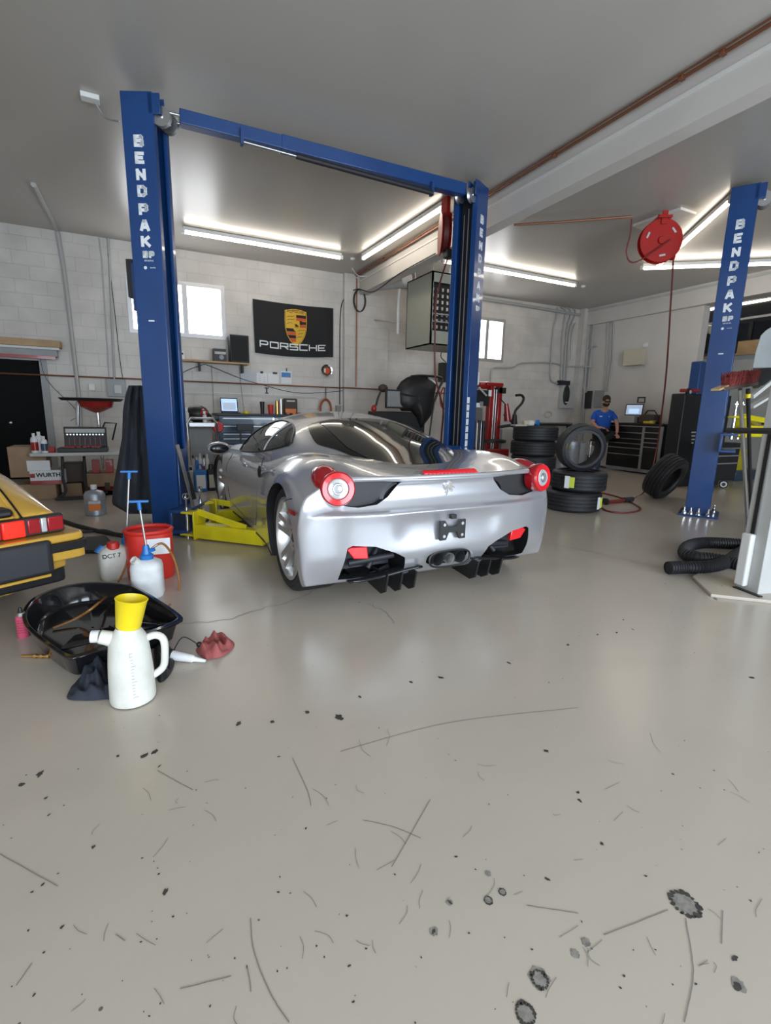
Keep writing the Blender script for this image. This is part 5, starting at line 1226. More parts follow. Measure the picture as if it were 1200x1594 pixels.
# coiled cable, hanging loop
t = thing('cable_coil', 'black cable coiled in a loop on the pilaster, running along the beam', 'cable', tuple(aty(559, 480, 9.28)))
for k in range(3):
    g = G(); c = aty(559 + k * .7, 468, 9.27 - k * .012); P = [c + Vector((.12 * math.cos(q) * (1 if 1 else 0), 0, .20 * math.sin(q))) for q in [i * PI / 12 for i in range(24)]]; g.tube(P, .009, n=6, closed=True); g.build('loop', 'rubber', t, world=True)
g = G(); g.tube([aty(529, 630, 9.38), aty(529, 560, 9.38), aty(530, 490, 9.38), aty(536, 465, 9.36), aty(555, 450, 9.26), Vector((3.9, 8.6, 3.30)), Vector((3.9, 7.6, 3.38)), Vector((3.9, 6.5, 3.40))], .009, n=6, smooth=6); g.build('lead', 'rubber', t, world=True)
g = G(); g.tube([fl(548, 418, ZC - .05), aty(560, 430, 9.0), aty(585, 425, 8.8), aty(602, 402, 8.2), aty(640, 380, 7.4)], .009, n=6, smooth=6); tag(g.build('cable', 'white'), 'white cable drooping from the ceiling corner along the beam', 'cable')
c = aty(527, 636, 9.35); tag(G().box((c.x, 9.36, c.z), (.10, .07, .12)).build('outlet_box', 'grey', bevel=.006), 'small grey outlet box at the lower end of the black cable', 'socket')
# orange hose coiled on a hook
t = thing('hose_coil', 'orange air hose coiled on a wall hook right of the blue tool chest', 'hose', tuple(aty(507, 640, 9.3)))
for k in range(4):
    g = G(); c = aty(507, 637, 9.36 - k * .02); P = [c + Vector(((.10 + .008 * k) * math.cos(q), 0, (.17 + .01 * k) * math.sin(q))) for q in [i * PI / 12 for i in range(24)]]; g.tube(P, .011, n=8, closed=True); g.build('loop', 'hose_org', t, world=True)
g = G(); g.cyl(aty(507, 604, 9.42), aty(507, 622, 9.30), .008); g.build('hook', 'dark', t, world=True)
# blue tool chest
CY0 = 8.62
a = aty(340, 644, CY0); b = aty(472, 652, CY0); X0, X1 = a.x, b.x; ZT1 = 1.06
ch = thing('tool_chest', 'wide dark blue tool chest with chrome drawer strips and black top', 'tool chest', ((X0 + X1) / 2, 8.9, 0))
G().b2((X0, CY0, .14), (X1, 9.2, ZT1)).build('body', 'chest', ch, world=True, bevel=.01)
G().b2((X0 - .03, CY0 - .03, ZT1), (X1 + .03, 9.22, ZT1 + .035)).build('worktop', 'black', ch, world=True, bevel=.006)
zz = ZT1 - .03
for k, h in enumerate((.13, .13, .08, .11, .13, .13, .15)):
    d = G().b2((X0 + .03, CY0 - .015, zz - h + .008), (X1 - .03, CY0, zz)).build('drawer', 'chest', ch, world=True, bevel=.004)
    G().b2((X0 + .06, CY0 - .035, zz - h * .0 - .022), (X1 - .06, CY0 - .012, zz - .006)).build('pull_strip', 'steel', d, world=True, bevel=.003); zz -= h
for xx in (X0 + .12, X1 - .12): G().lathe([(0, -.03), (.065, -.03), (.07, 0), (.065, .03), (0, .03)], T(xx, CY0 + .08, .07, ry=PI / 2), 20).build('caster', 'rubber', ch, world=True)
c = aty(425, 648, CY0); G().cyl((c.x, CY0 - .025, ZT1 - .045), (c.x, CY0 - .0, ZT1 - .045), .018).build('lock', 'chrome', ch, world=True)
G().b2((X0 - .10, CY0 + .1, ZT1 - .10), (X0, 9.1, ZT1 - .06)).build('side_shelf', 'black', ch, world=True, bevel=.004)
ZCH = ZT1 + .035
def laptop(label, px0, px1, py0, Y, z0, scr, tilt=-.25, depth=.24):
    a = aty(px0, py0, Y); b = aty(px1, py0, Y); w = b.x - a.x; h = a.z - z0; t = thing('laptop', label, 'laptop', ((a.x + b.x) / 2, Y, z0))
    G().b2((a.x, Y - depth, z0), (b.x, Y, z0 + .02)).build('keyboard_base', 'dark', t, world=True, bevel=.004)
    m = Matrix.Translation(((a.x + b.x) / 2, Y, z0 + .02)) @ euler(tilt); s = G().box((0, 0, h / 2), (w, .012, h), m).build('lid', 'dark', t, world=True, bevel=.004)
    G().box((0, -.008, h / 2), (w * .9, .004, h * .84), m).build('screen', scr, s, world=True, smooth=0); return t, m, w, h, s
t, m, w, h, s = laptop('open laptop with a lit blue-white screen on the blue tool chest', 343, 370, 620, 9.0, ZCH, 'screen')
G().box((0, -.011, h * .40), (w * .74, .003, h * .5), m).build('window', 'screen2', s, world=True, smooth=0)
def cup(nm, label, px, py, Y, z0, r0, r1, material, cat='cup', top=None):
    c = aty(px, py, Y); h = c.z - z0; t = thing(nm, label, cat, (c.x, Y, z0)); G().lathe([(0, 0), (r0, 0), (r1, h), (r1 * .93, h), (r0 * .9, .01), (0, .01)], T(c.x, Y, z0), 24).build('body', material, t, world=True, smooth=40)
    if top: G().lathe([(r1 * 1.05, h - .008), (r1 * 1.05, h + .008), (0, h + .012)], T(c.x, Y, z0), 20).build('lid', top, t, world=True)
cup('travel_mug', 'tall black travel mug on the tool chest', 408, 626, 8.9, ZCH, .03, .042, 'black', 'mug', 'black')
cup('plastic_cup', 'bright red plastic cup on the tool chest', 421, 630, 8.9, ZCH, .036, .052, 'red_plastic')
cup('spray_bottle', 'amber spray bottle on the tool chest next to the red cup', 431, 624, 8.95, ZCH, .036, .034, 'brass', 'bottle', 'lgrey')
cup('spray_can', 'pale grey aerosol can on the tool chest', 437, 621, 8.9, ZCH, .034, .034, 'steel', 'spray can', 'white')
c = aty(383, 637, 8.9); tag(G().lathe([(.03, 0), (.055, 0), (.055, .045), (.03, .045)], T(c.x, 8.9, ZCH), 24, closed=True).build('tape_roll', 'yellow_cup'), 'small yellow tape roll on the tool chest by the laptop', 'tape')
t, a, b = pbox('snack_bag', 'red and dark printed bag standing on the right end of the tool chest', 'bag', 442, 620, 463, 8.95, .10, ZCH, 'brown_bits', .02, 'bag')
G().b2((a.x + .02, 8.944, ZCH + .02), (b.x - .03, 8.949, ZCH + .10)).build('print', 'orange', t, world=True); G().b2((a.x + .05, 8.944, a.z - .06), (b.x - .05, 8.949, a.z - .03)).build('print', 'lgrey', t, world=True)
for k, (px, r, mt) in enumerate(((448, .03, 'red'), (457, .025, 'orange'), (466, .03, 'red'), (474, .02, 'red'))):
    c = aty(px, 637, 8.8); tag(G().box((c.x, 8.8, ZCH + r * .6), (.06, .06, r * 1.2)).build('parts_box', mt, bevel=.004), ['small red box in front of the snack bag, leftmost', 'small orange box in front of the snack bag', 'red box right of the small orange box on the tool chest', 'smallest red box at the right end of the tool chest'][k], 'box')
# folded dark stand in front of the chest
t = thing('tool_stand', 'black stand with a flat head in front of the blue tool chest', 'stand', (aty(385, 700, 8.2).x, 8.2, 0))
a = aty(368, 660, 8.2); b = aty(394, 671, 8.2); G().b2((a.x, 8.15, b.z), (b.x, 8.22, a.z)).build('head', 'black', t, world=True, bevel=.006)
for px in (374, 391): c = aty(px, 671, 8.2); G().b2((c.x - .012, 8.17, .03), (c.x + .012, 8.2, c.z)).build('leg', 'black', t, world=True)
G().b2((a.x, 7.95, 0), (b.x, 8.4, .03)).build('base', 'black', t, world=True)
# chrome trolley with bottles
TY0 = 7.75
a = aty(291, 655, TY0); b = aty(337, 655, TY0); tx0, tx1 = a.x, b.x; tz = aty(310, 651, TY0).z
tr_ = thing('service_trolley', 'chrome-handled grey trolley carrying bottles beside the left blue column', 'trolley', ((tx0 + tx1) / 2, TY0 + .2, 0))
g = G(); g.tube([Vector((tx0 + .03, TY0, .18)), Vector((tx0, TY0, tz - .08)), Vector((tx0 + .05, TY0, tz)), Vector((tx1 - .05, TY0, tz)), Vector((tx1, TY0, tz - .08)), Vector((tx1 + .02, TY0, .18))], .018, n=10); g.build('push_handle', 'chrome', tr_, world=True)
G().b2((tx0 + .02, TY0, tz - .13), (tx1 - .02, TY0 + .42, tz - .06)).build('top_tray', 'steel', tr_, world=True, bevel=.01)
G().b2((tx0 + .03, TY0 + .38, .25), (tx1 - .03, TY0 + .42, tz - .13)).build('back_panel', 'grey', tr_, world=True)
G().b2((tx0 + .02, TY0, .12), (tx1, TY0 + .42, .20)).build('lower_tray', 'grey', tr_, world=True, bevel=.01)
for xx, yy in ((tx0 + .05, TY0 + .04), (tx1 - .05, TY0 + .04), (tx0 + .05, TY0 + .38), (tx1 - .05, TY0 + .38)): G().lathe([(0, -.015), (.05, -.015), (.05, .015), (0, .015)], T(xx, yy, .05, ry=PI / 2), 18).build('caster', 'rubber', tr_, world=True)
def jugbox(label, x0, y0, x1, Y, dep, z0, material, capm, lab=None, dx=.0):
    a = aty(x0, y0, Y); b = aty(x1, y0, Y); t = thing('oil_jug', label, 'jug', ((a.x + b.x) / 2, Y + dep / 2, z0)); c = Vector(((a.x + b.x) / 2, Y + dep / 2, 0)); h = a.z - z0
    g = G(); g.b2((a.x, Y, z0), (b.x, Y + dep, z0 + h * .78)); g.build('body', material, t, world=True, bevel=.018, bseg=3)
    g = G(); g.tube([Vector((a.x + .03, c.y, z0 + h * .74)), Vector((a.x + .04, c.y, z0 + h * .95)), Vector((c.x + .02, c.y, z0 + h * .95)), Vector((c.x + .04, c.y, z0 + h * .75))], .014, n=8); g.build('handle', material, t, world=True)
    G().cyl((b.x - .035, c.y, z0 + h * .76), (b.x - .035, c.y, z0 + h * .9), .022).build('cap', capm, t, world=True)
    if lab: G().b2((a.x + .02, Y - .002, z0 + h * .12), (b.x - .02, Y, z0 + h * .6)).build('label', lab, t, world=True, smooth=0)
jugbox('blue oil jug with a white label on the floor in front of the trolley', 302, 722, 321, 7.35, .14, 0, 'blue2', 'red', 'paper')
jugbox('black oil jug right of the blue oil jug', 322, 722, 336, 7.40, .13, 0, 'black', 'black', 'beige')
jugbox('grey oil jug half hidden left of the blue oil jug', 291, 724, 301, 7.45, .12, 0, 'lgrey', 'black')
for k, (px, py, mt, cp, lb) in enumerate(((306, 712, 'blue2', 'white', 'small blue bottle on the lower tray, leftmost'), (311, 706, 'poly2', 'white', 'white bottle on the lower tray behind the blue oil jug'), (317, 708, 'steel', 'black', 'steel can on the lower tray in the middle'), (322, 707, 'poly', 'white', 'cream bottle on the lower tray, rightmost'), (300, 709, 'lgrey', 'black', 'grey bottle on the lower tray by the chrome leg'))):
    cc = aty(px, py, TY0 + .1); t = thing('bottle', lb, 'bottle', (cc.x, TY0 + .1, .2)); h = cc.z - .2
    G().lathe([(0, 0), (.03, 0), (.03, h * .7), (.012, h * .85), (0, h * .85)], T(cc.x, TY0 + .1, .2), 18).build('body', mt, t, world=True); G().lathe([(0, h * .85), (.014, h * .85), (.014, h), (0, h)], T(cc.x, TY0 + .1, .2), 14).build('cap', cp, t, world=True)
c = aty(307, 640, TY0 + .2); t = thing('tool_bag', 'black and red face-shield-like cap lying on top of the chrome trolley', 'bag', (c.x, TY0 + .2, tz - .06))
g = G(); g.ball((c.x, TY0 + .2, tz + .06), (.17, .16, .13)); g.build('body', 'black', t, world=True); g = G(); g.ball((c.x + .07, TY0 + .12, tz + .07), (.07, .09, .07)); g.build('red_panel', 'red', t, world=True); 
g = G(); g.tube([Vector((c.x + .12, TY0 + .2, tz + .1)), Vector((c.x + .2, TY0 + .2, tz)), Vector((c.x + .22, TY0 + .2, tz - .1))], .02, n=8, smooth=4); g.build('strap', 'black', t, world=True)
for px, lb in ((290, 'white spray bottle at the left of the trolley top'), (318, 'clear spray bottle at the right of the trolley top')):
    cc = aty(px, 634 if px < 300 else 640, TY0 + .05); t = thing('spray_bottle', lb, 'bottle', (cc.x, TY0 + .05, tz - .06)); h = cc.z - tz + .06
    G().lathe([(0, 0), (.03, 0), (.03, h * .6), (.012, h * .75), (0, h * .75)], T(cc.x, TY0 + .05, tz - .06), 18).build('body', 'poly2', t, world=True); G().b2((cc.x - .02, TY0 + .03, tz - .06 + h * .75), (cc.x + .015, TY0 + .07, tz - .06 + h)).build('trigger', 'white', t, world=True)
c = aty(339, 665, 8.0); t = thing('warning_lamp', 'red round lamp hanging at the right side of the trolley', 'lamp', (c.x, 8.0, c.z)); G().lathe([(0, -.04), (.07, -.04), (.085, 0), (.07, .04), (0, .04)], T(c.x, 8.0, c.z, rx=PI / 2), 24).build('lens', 'red_glow', t, world=True)
G().b2((c.x - .01, 8.0, .0), (c.x + .01, 8.05, c.z)).build('stand', 'dark', t, world=True)
# row of white hoses / tubes behind the wing mirror
for k in range(4):
    cc = aty(339 + k * 4, 720, 8.1); tag(G().tube([Vector((cc.x, 8.1, .02)), Vector((cc.x, 8.1, .38)), Vector((cc.x + .02, 8.12, .44)), Vector((cc.x + .05, 8.25, .40)), Vector((cc.x + .05, 8.27, .02))], .022, n=8).build('filler_hose', 'lgrey'), ['leftmost pale bent hose standing behind the wing mirror', 'second pale bent hose from the left behind the wing mirror', 'third pale bent hose from the left behind the wing mirror', 'rightmost pale bent hose standing behind the wing mirror'][k], 'hose', 'pale hoses behind the wing mirror')
# ------------------------------------------------------------------ unit heater
HX0, HX1, HY0, HY1 = aty(673, 430, 7.3).x, 5.25, 7.3, 8.15
HZ1 = aty(673, 421, 7.3).z; HZ0 = aty(673, 536, 7.3).z
ht = thing('unit_heater', 'large grey-green gas heater hanging under the beam', 'heater', ((HX0 + HX1) / 2, 7.7, HZ0))
g = G(); T_ = .02
g.b2((HX0, HY0, HZ0), (HX0 + T_, HY1, HZ1)).b2((HX1 - T_, HY0, HZ0), (HX1, HY1, HZ1)).b2((HX0, HY0, HZ0), (HX1, HY1, HZ0 + T_)).b2((HX0, HY0, HZ1 - T_), (HX1, HY1, HZ1)).b2((HX0, HY1 - T_, HZ0), (HX1, HY1, HZ1)).b2((HX0, HY0, HZ1 - .16), (HX1, HY0 + .02, HZ1)).b2((HX0, HY0, HZ0), (HX1, HY0 + .02, HZ0 + .22)).b2((HX0, HY0, HZ0), (HX0 + .03, HY0 + .02, HZ1)).b2((HX1 - .03, HY0, HZ0), (HX1, HY0 + .02, HZ1))
g.build('casing', 'heater', ht, world=True)
G().b2((HX0 + .02, HY0 + .10, HZ0 + .2), (HX1 - .02, HY0 + .12, HZ1 - .14)).build('dark_inside', 'black', ht, world=True)
g = G()
for r_ in range(7):
    z = HZ0 + .26 + r_ * (HZ1 - HZ0 - .45) / 7
    for c_ in range(9):
        x = HX0 + .05 + c_ * (HX1 - HX0 - .10) / 8.5; g.box((x, HY0 + .05, z + .03), (.035, .01, .05), T(0, 0, 0))
g.build('louvres', 'steel', ht, world=True)
g = G()
for r_ in range(2): z = HZ0 + .28 + r_ * .12; g.b2((HX0 + .03, HY0 + .02, z + .08), (HX1 - .03, HY0 + .03, z + .10))
g.build('cross_rails', 'grey', ht, world=True)
for xx, yy in ((HX0 + .1, HY0 + .15), (HX0 + .1, HY1 - .1), (HX1 - .1, HY0 + .15), (HX1 - .1, HY1 - .1)): G().cyl((xx, yy, HZ1), (xx, yy, ZC), .008).build('hanger_rod', 'steel', ht, world=True)
c = aty(620, 500, 8.6); t = thing('flue_pipe', 'white vertical gas pipe standing behind the heater', 'pipe', (c.x, 8.6, 2.4)); 
G().tube([aty(622, 432, 8.5), aty(620, 480, 8.5), aty(619, 520, 8.5)], .025, n=10).build('pipe', 'white', t, world=True)
G().tube([aty(581, 498, 9.38), aty(600, 500, 8.9), aty(634, 505, 8.3)], .016, n=8).build('gas_line', 'conduit', t, world=True)
G().tube([aty(582, 498, 9.38), aty(577, 620, 9.38)], .012, n=8).build('drop_line', 'conduit', t, world=True)
G().cyl(aty(586, 440, 8.9), aty(634, 434, 8.2), .14, n=24).build('duct', 'lgrey', t, world=True)
# ------------------------------------------------------------------ hose reels
def reel(t, c, axis, r=.25, w=.10):
    axis = Vector(axis).normalized(); m = frame(c - axis * w / 2, c + axis * w / 2)
    g = G(); g.lathe([(0, 0), (r, 0), (r + .006, .008), (r, .016), (r * .55, .012), (r * .5, .03), (r * .5, w - .03), (r * .55, w - .012), (r, w - .016), (r + .006, w - .008), (r, w), (0, w)], m, 44); g.build('drum', 'reel_red', t, world=True, smooth=30)
    g = G(); g.lathe([(r * .5, .03), (r * .86, .03), (r * .86, w - .03), (r * .5, w - .03)], m, 40); g.build('wound_hose', 'hose_red', t, world=True)
    g = G(); g.lathe([(0, w + .02), (.04, w + .02), (.05, w)], m, 20); g.build('hub', 'reel_red', t, world=True)
    for k in range(3):
        an = k * 2.09 + .5; p = m @ Vector((r * .72 * math.cos(an), r * .72 * math.sin(an), w + .003)); q = m @ Vector((r * .72 * math.cos(an + .4), r * .72 * math.sin(an + .4), w + .003)); G().bar(p, q, .022, .004, up=axis).build('slot', 'lgrey', t, world=True)
    return m
cB = aty(1027, 376, 4.55); tB = thing('hose_reel', 'red hose reel on a white plate in front of the slanting tube light', 'hose reel', tuple(cB))
vw = (Vector((0, 0, CAM_H)) - cB); axB = Vector((vw.x, vw.y, 0)).normalized(); axB = (Matrix.Rotation(.35, 3, 'Z') @ axB)
mB_ = reel(tB, cB, axB)
G().lathe([(0, .106), (.034, .106), (.034, .10)], mB_ @ Matrix.Translation((0, 0, 0)), 20).build('yellow_sticker', 'yellow_cup', tB, world=True)
g = G(); s_ = axB.cross(Vector((0, 0, 1))); 
for k in (-.065, .065): g.bar(cB + axB * k + Vector((0, 0, .18)), cB + axB * k + Vector((0, 0, ZC - .05 - cB.z)), .07, .012, up=axB)
g.bar(cB + axB * -.1 + Vector((0, 0, .26)), cB + axB * .1 + Vector((0, 0, .26)), .16, .03); g.build('bracket', 'reel_red', tB, world=True, bevel=.003)
ex = aty(1048, 402, 4.5); g = G(); g.bar(cB + Vector((0, 0, -.12)), ex, .07, .05); g.build('guide_arm', 'reel_red', tB, world=True, bevel=.005)
g = G(); g.tube([ex, aty(1044, 470, 4.52), aty(1037, 580, 4.6), aty(1029, 650, 4.75), aty(1022, 700, 4.9), aty(1012, 745, 4.75), fl(1000, 768, .012), fl(975, 780, .012), fl(950, 783, .012), fl(935, 786, .012), fl(945, 795, .012), fl(975, 798, .012), fl(997, 793, .012), fl(988, 785, .012), fl(970, 776, .012), fl(940, 768, .012), fl(920, 766, .012)], .011, n=8, smooth=8); g.build('hose', 'hose_red', tB, world=True)
g = G(); g.tube([cB - s_ * .1 + axB * .07, aty(990, 408, 4.6), aty(975, 395, 4.6), aty(981, 365, 4.6), aty(983, 340, 4.6)], .009, n=6, smooth=6); g.build('feed_hose', 'hose_red', tB, world=True)
g = G(); q0 = fl(983, 337, ZC - .04); g.tube([fl(800, 350, ZC - .04), fl(880, 345, ZC - .04), q0], .014, n=8); tag(g.build('copper_pipe', 'rust'), 'copper pipe crossing the ceiling to the right hose reel', 'pipe')
P = [fl(985, 349, ZC), fl(1060, 322, ZC), fl(1084, 330, ZC), fl(1010, 358, ZC)]
struct(G().prism([(p.x, p.y) for p in P], ZC - .03, ZC).build('trim_7', 'white', smooth=0))
t = thing('air_gun', 'black and red air gun lying on the floor in the hose loop', 'air tool', tuple(fl(962, 779)))
a = fl(942, 781, .04); b = fl(984, 777, .04); G().cyl(a, b, .018).build('barrel', 'hose_red', t, world=True); G().cyl(b - (b - a) * .3, b, .035).build('body', 'dark', t, world=True); G().lathe([(0, -.02), (.05, -.02), (.05, .02), (0, .02)], frame(a, b), 20).build('gauge', 'black', t, world=True)
cA = aty(692, 365, 5.62); tA = thing('hose_reel', 'red hose reel seen edge-on beside the right column of the left lift', 'hose reel', tuple(cA))
axA = Vector((.90, -.42, 0)).normalized(); reel(tA, cA, axA, .235, .12)
g = G(); g.bar(cA + Vector((0, 0, .15)), Vector((cA.x, cA.y, ZC)), .14, .05); g.build('bracket', 'reel_red', tA, world=True, bevel=.005)
g = G(); g.b2(cA + Vector((-.05, -.16, -.30)), cA + Vector((.05, -.06, -.2))); g.build('hose_stop', 'black', tA, world=True, bevel=.01)
e0 = cA + Vector((-.01, -.11, -.30)); g = G(); g.tube([e0, aty(680, 460, 5.5), aty(677, 520, 5.5), aty(677, 580, 5.5), aty(683, 610, 5.5), aty(690, 640, 5.52), aty(687, 680, 5.52), aty(684, 720, 5.52), aty(684, 760, 5.5)], .011, n=8, smooth=6); g.build('hose', 'hose_red', tA, world=True)
# ------------------------------------------------------------------ machines behind the silver car
BY = 8.0
t = thing('wheel_balancer', 'wheel balancer with a big black raised hood and a grey monitor', 'garage machine', (aty(620, 650, BY).x, BY, 0))
def pp(x, y, d=0): return aty(x, y, BY + d)
g = G(); out = [(616, 612), (618, 603), (624, 594), (634, 587), (645, 584), (660, 585), (672, 590), (680, 596), (677, 612), (674, 630), (672, 645), (665, 655), (655, 668), (648, 650), (640, 640), (625, 640), (617, 630)]
P = [pp(x, y) for x, y in out]; 
fcx = sum(p.x for p in P) / len(P); fcz = sum(p.z for p in P) / len(P)
def hood(a, b):
    n = len(P); k = a * n; i = int(k) % n; f = k - int(k); q = P[i].lerp(P[(i + 1) % n], f); return (fcx + (q.x - fcx) * (1 - b), BY + .30 * math.sin((1 - b) * 0) - .0 - .14 * (1 - (1 - b) ** 4), fcz + (q.z - fcz) * (1 - b))
g.grid(hood, 60, 8); g.build('hood', 'black', t, world=True, smooth=60, solid=.02)
G().tube([pp(640, 586), pp(660, 585), pp(688, 589), pp(683, 605), pp(676, 625)], .022, n=8, smooth=5).build('hood_frame', 'black', t, world=True)
g = G(); g.tube([pp(676, 625), pp(672, 650), pp(668, 680)], .016, n=8); g.build('hood_strut', 'dark', t, world=True)
a = pp(597, 606, .05); b = pp(626, 636, .05); G().b2((a.x, BY - .05, b.z), (b.x, BY + .0, a.z)).build('monitor_housing', 'dark', t, world=True, bevel=.01); G().b2((a.x + .03, BY - .055, b.z + .03), (b.x - .03, BY - .049, a.z - .03)).build('monitor_screen', 'grey', t, world=True, smooth=0)
a = pp(590, 640); b = pp(660, 700); G().b2((a.x, BY, 0), (b.x, BY + .5, a.z)).build('cabinet', 'black', t, world=True, bevel=.02)
c = pp(600, 604); G().ball((c.x, BY + .1, c.z), (.09, .08, .07)).build('wheel_guard', 'brown_bits', t, world=True)
c = pp(582, 636); G().ball((c.x, BY, c.z), (.05, .05, .07)).build('red_handle', 'red', t, world=True); G().tube([pp(585, 632), pp(588, 620), pp(592, 610)], .02, n=8).build('side_arm', 'dark', t, world=True)
t = thing('lifting_straps', 'red and black straps hanging beside the lift column', 'strap', tuple(pp(689, 620)))
G().tube([pp(690, 603), pp(685, 616), pp(687, 632), pp(692, 636)], .014, n=6, smooth=4).build('strap', 'red', t, world=True); G().tube([pp(692, 603), pp(690, 640), pp(686, 690)], .014, n=6).build('strap', 'black', t, world=True)
t = thing('wall_controller', 'black control box with a looped cable behind the lift column', 'control box', tuple(aty(693, 580, 9.0))); a = aty(688, 564, 9.0); b = aty(702, 595, 9.0); G().b2((a.x, 9.0, b.z), (b.x, 9.15, a.z)).build('case', 'black', t, world=True, bevel=.01)
G().tube([aty(694, 564, 9.05), aty(686, 554, 9.05), aty(692, 540, 9.05), aty(700, 536, 9.05)], .01, n=6, smooth=5).build('cable', 'dark', t, world=True)
# tyre changer, red post
CYY = 7.9
def cp(x, y, d=0): return aty(x, y, CYY + d)
t = thing('tyre_changer', 'red tyre changing machine with tall twin posts', 'garage machine', (cp(770, 700).x, CYY, 0))
a = cp(763, 598); q_ = cp(761, 650); G().b2((q_.x, CYY, .3), (q_.x + .085, CYY + .12, a.z)).build('post', 'red', t, world=True, bevel=.01)
a = cp(779, 598); q_ = cp(774, 650); G().b2((q_.x, CYY, .3), (q_.x + .09, CYY + .12, a.z)).build('post', 'red', t, world=True, bevel=.01)
for px in (768, 771.5): a = cp(px, 650); G().cyl(Vector((a.x, CYY + .02, 1.65)), Vector((a.x, CYY + .02, .45)), .012).build('guide_rod', 'steel', t, world=True)
a = cp(758, 595); b = cp(784, 602); G().b2((a.x, CYY - .02, b.z), (b.x - .02, CYY + .14, a.z)).build('head_beam', 'red', t, world=True, bevel=.01)
a = cp(757, 602); g = G(); g.cyl(cp(745, 600, .1), cp(760, 600, .1), .07, n=18); g.build('motor', 'red', t, world=True)
a = cp(776, 608); g = G(); g.b2(cp(774, 612), cp(783, 604, .1)); g.build('slide_block', 'black', t, world=True)
a = cp(758, 700); b = cp(785, 740); G().b2((a.x - .05, CYY - .1, 0), (b.x, CYY + .55, .50)).build('base_cabinet', 'red', t, world=True, bevel=.02)
G().lathe([(0, 0), (.30, 0), (.30, .05), (.08, .09), (0, .09)], T(b.x - .28, CYY + .15, .62), 28).build('turntable', 'dark', t, world=True)
g = G(); g.b2(cp(782, 668), cp(794, 700, .1)); g.build('side_box', 'lgrey', t, world=True)
for px0, py0, px1, py1, w in ((789, 632, 791, 655, .10),): g = G(); g.cyl(cp(790, 655), cp(788, 628), .075, .04, n=18); g.build('helper_arm', 'red', t, world=True)
g = G(); g.cyl(cp(778, 620), cp(789, 632), .012, n=8); g.cyl(cp(785, 645), cp(800, 660), .03, n=8); g.cyl(cp(775, 665), cp(795, 662), .03, n=8); g.build('linkage', 'dark', t, world=True)
g = G(); g.tube([cp(801, 655), cp(802, 640), cp(812, 628), cp(815, 620), cp(811, 615), cp(803, 615.5)], .026, n=8, smooth=4); g.build('handle_arm', 'black', t, world=True)
G().cyl(cp(800, 665), cp(801, 645), .07, .04, n=14).build('arm_socket', 'black', t, world=True)
# dark gas-bottle-like vacuum unit left of the changer
t = thing('vacuum_unit', 'dark machine with four ribbed cylinders between the column and the red posts', 'garage machine', (cp(742, 680).x, 7.4, 0))
for px in (731, 738.5, 746, 753): c = aty(px, 655, 7.4); G().cyl((c.x, 7.4, .25), (c.x, 7.4, c.z), .033, n=16).build('cylinder', 'black', t, world=True)
for px in (735, 743, 749): c = aty(px, 658, 7.36); G().cyl((c.x, 7.35, .3), (c.x, 7.35, c.z), .005, n=6).build('chrome_strip', 'steel', t, world=True)
a = aty(728, 606, 7.45); b = aty(758, 632, 7.45); G().b2((a.x, 7.4, b.z), (b.x, 7.5, a.z)).build('control_head', 'black', t, world=True, bevel=.01)
a = aty(727, 634, 7.4); b = aty(752, 655, 7.4); G().b2((a.x, 7.42, b.z), (b.x, 7.5, a.z)).build('manifold', 'steel', t, world=True, bevel=.01)
for x0, y0, x1, y1, mt in ((735, 606, 740, 617, 'paper'), (747, 625, 752, 632, 'galv'), (741, 627, 747, 634, 'paper'), (761, 607, 765, 617, 'paper')):
    a = aty(x0, y0, 7.385); b = aty(x1, y1, 7.385); G().b2((a.x, 7.385, b.z), (b.x, 7.392, a.z)).build('label', mt, t, world=True, smooth=0)
g = G(); g.cyl(aty(745, 603, 7.35), aty(757, 616, 7.33), .02, n=10); g.build('lever', 'steel', t, world=True)
c = aty(742, 700, 7.4); G().b2((c.x - .2, 7.3, 0), (c.x + .2, 7.6, .27)).build('base', 'black', t, world=True, bevel=.02)
t = thing('paper_sack', 'cream paper sack with a yellow clip hanging behind the lift column', 'bag', tuple(aty(733, 590, 5.2))); 
a = aty(728, 578, 5.35); b = aty(743, 600, 5.35); G().b2((a.x, 5.3, b.z), (b.x, 5.34, a.z)).build('bag', 'poly', t, world=True, bevel=.02); a = aty(729, 587, 5.3); b = aty(742, 591, 5.3); G().b2((a.x, 5.285, b.z), (b.x, 5.30, a.z)).build('clip', 'beige', t, world=True)
# ------------------------------------------------------------------ tyres
def tyre(label, m, R, w, r=None, group=None, tagat=None):
    r = r or R * .70; loc = m.to_translation(); t = thing('tyre', label, 'tyre', tuple(loc), 0, group)
    h = w / 2; g = G(); prof = [(r, -h + .03), (r + .02, -h + .008), (R - .05, -h), (R - .012, -h + .015), (R, -h + .035)]
    nrib = 4; step = (w - .07) / nrib
    for k in range(nrib):
        z0 = -h + .035 + k * step; prof += [(R, z0 + .004), (R, z0 + step - .010), (R - .010, z0 + step - .008), (R - .010, z0 + step - .001)]
    prof += [(R, h - .035), (R - .012, h - .015), (R - .05, h), (r + .02, h - .008), (r, h - .03), (r + .015, h - .05), (R - .035, h - .06), (R - .035, -h + .06), (r + .015, -h + .05)]
    g.lathe(prof, m, 56, closed=True); g.build('casing', 'rubber', t, world=True, smooth=25)
    g = G(); g.lathe([(R - .055, h + .0015), (R - .085, h + .0015)], m, 48); g.build('sidewall_band', 'dark', t, world=True)
    return t
c1 = Vector((4.93, 4.52, 0))
t1 = tyre('thick black tyre at the bottom of the near stack, with a lime label', T(c1.x - .02, c1.y, .125), .345, .25)
t2_ = tyre('tyre lying on the bottom tyre of the near stack', T(c1.x + .06, c1.y - .0, .375), .335, .25)
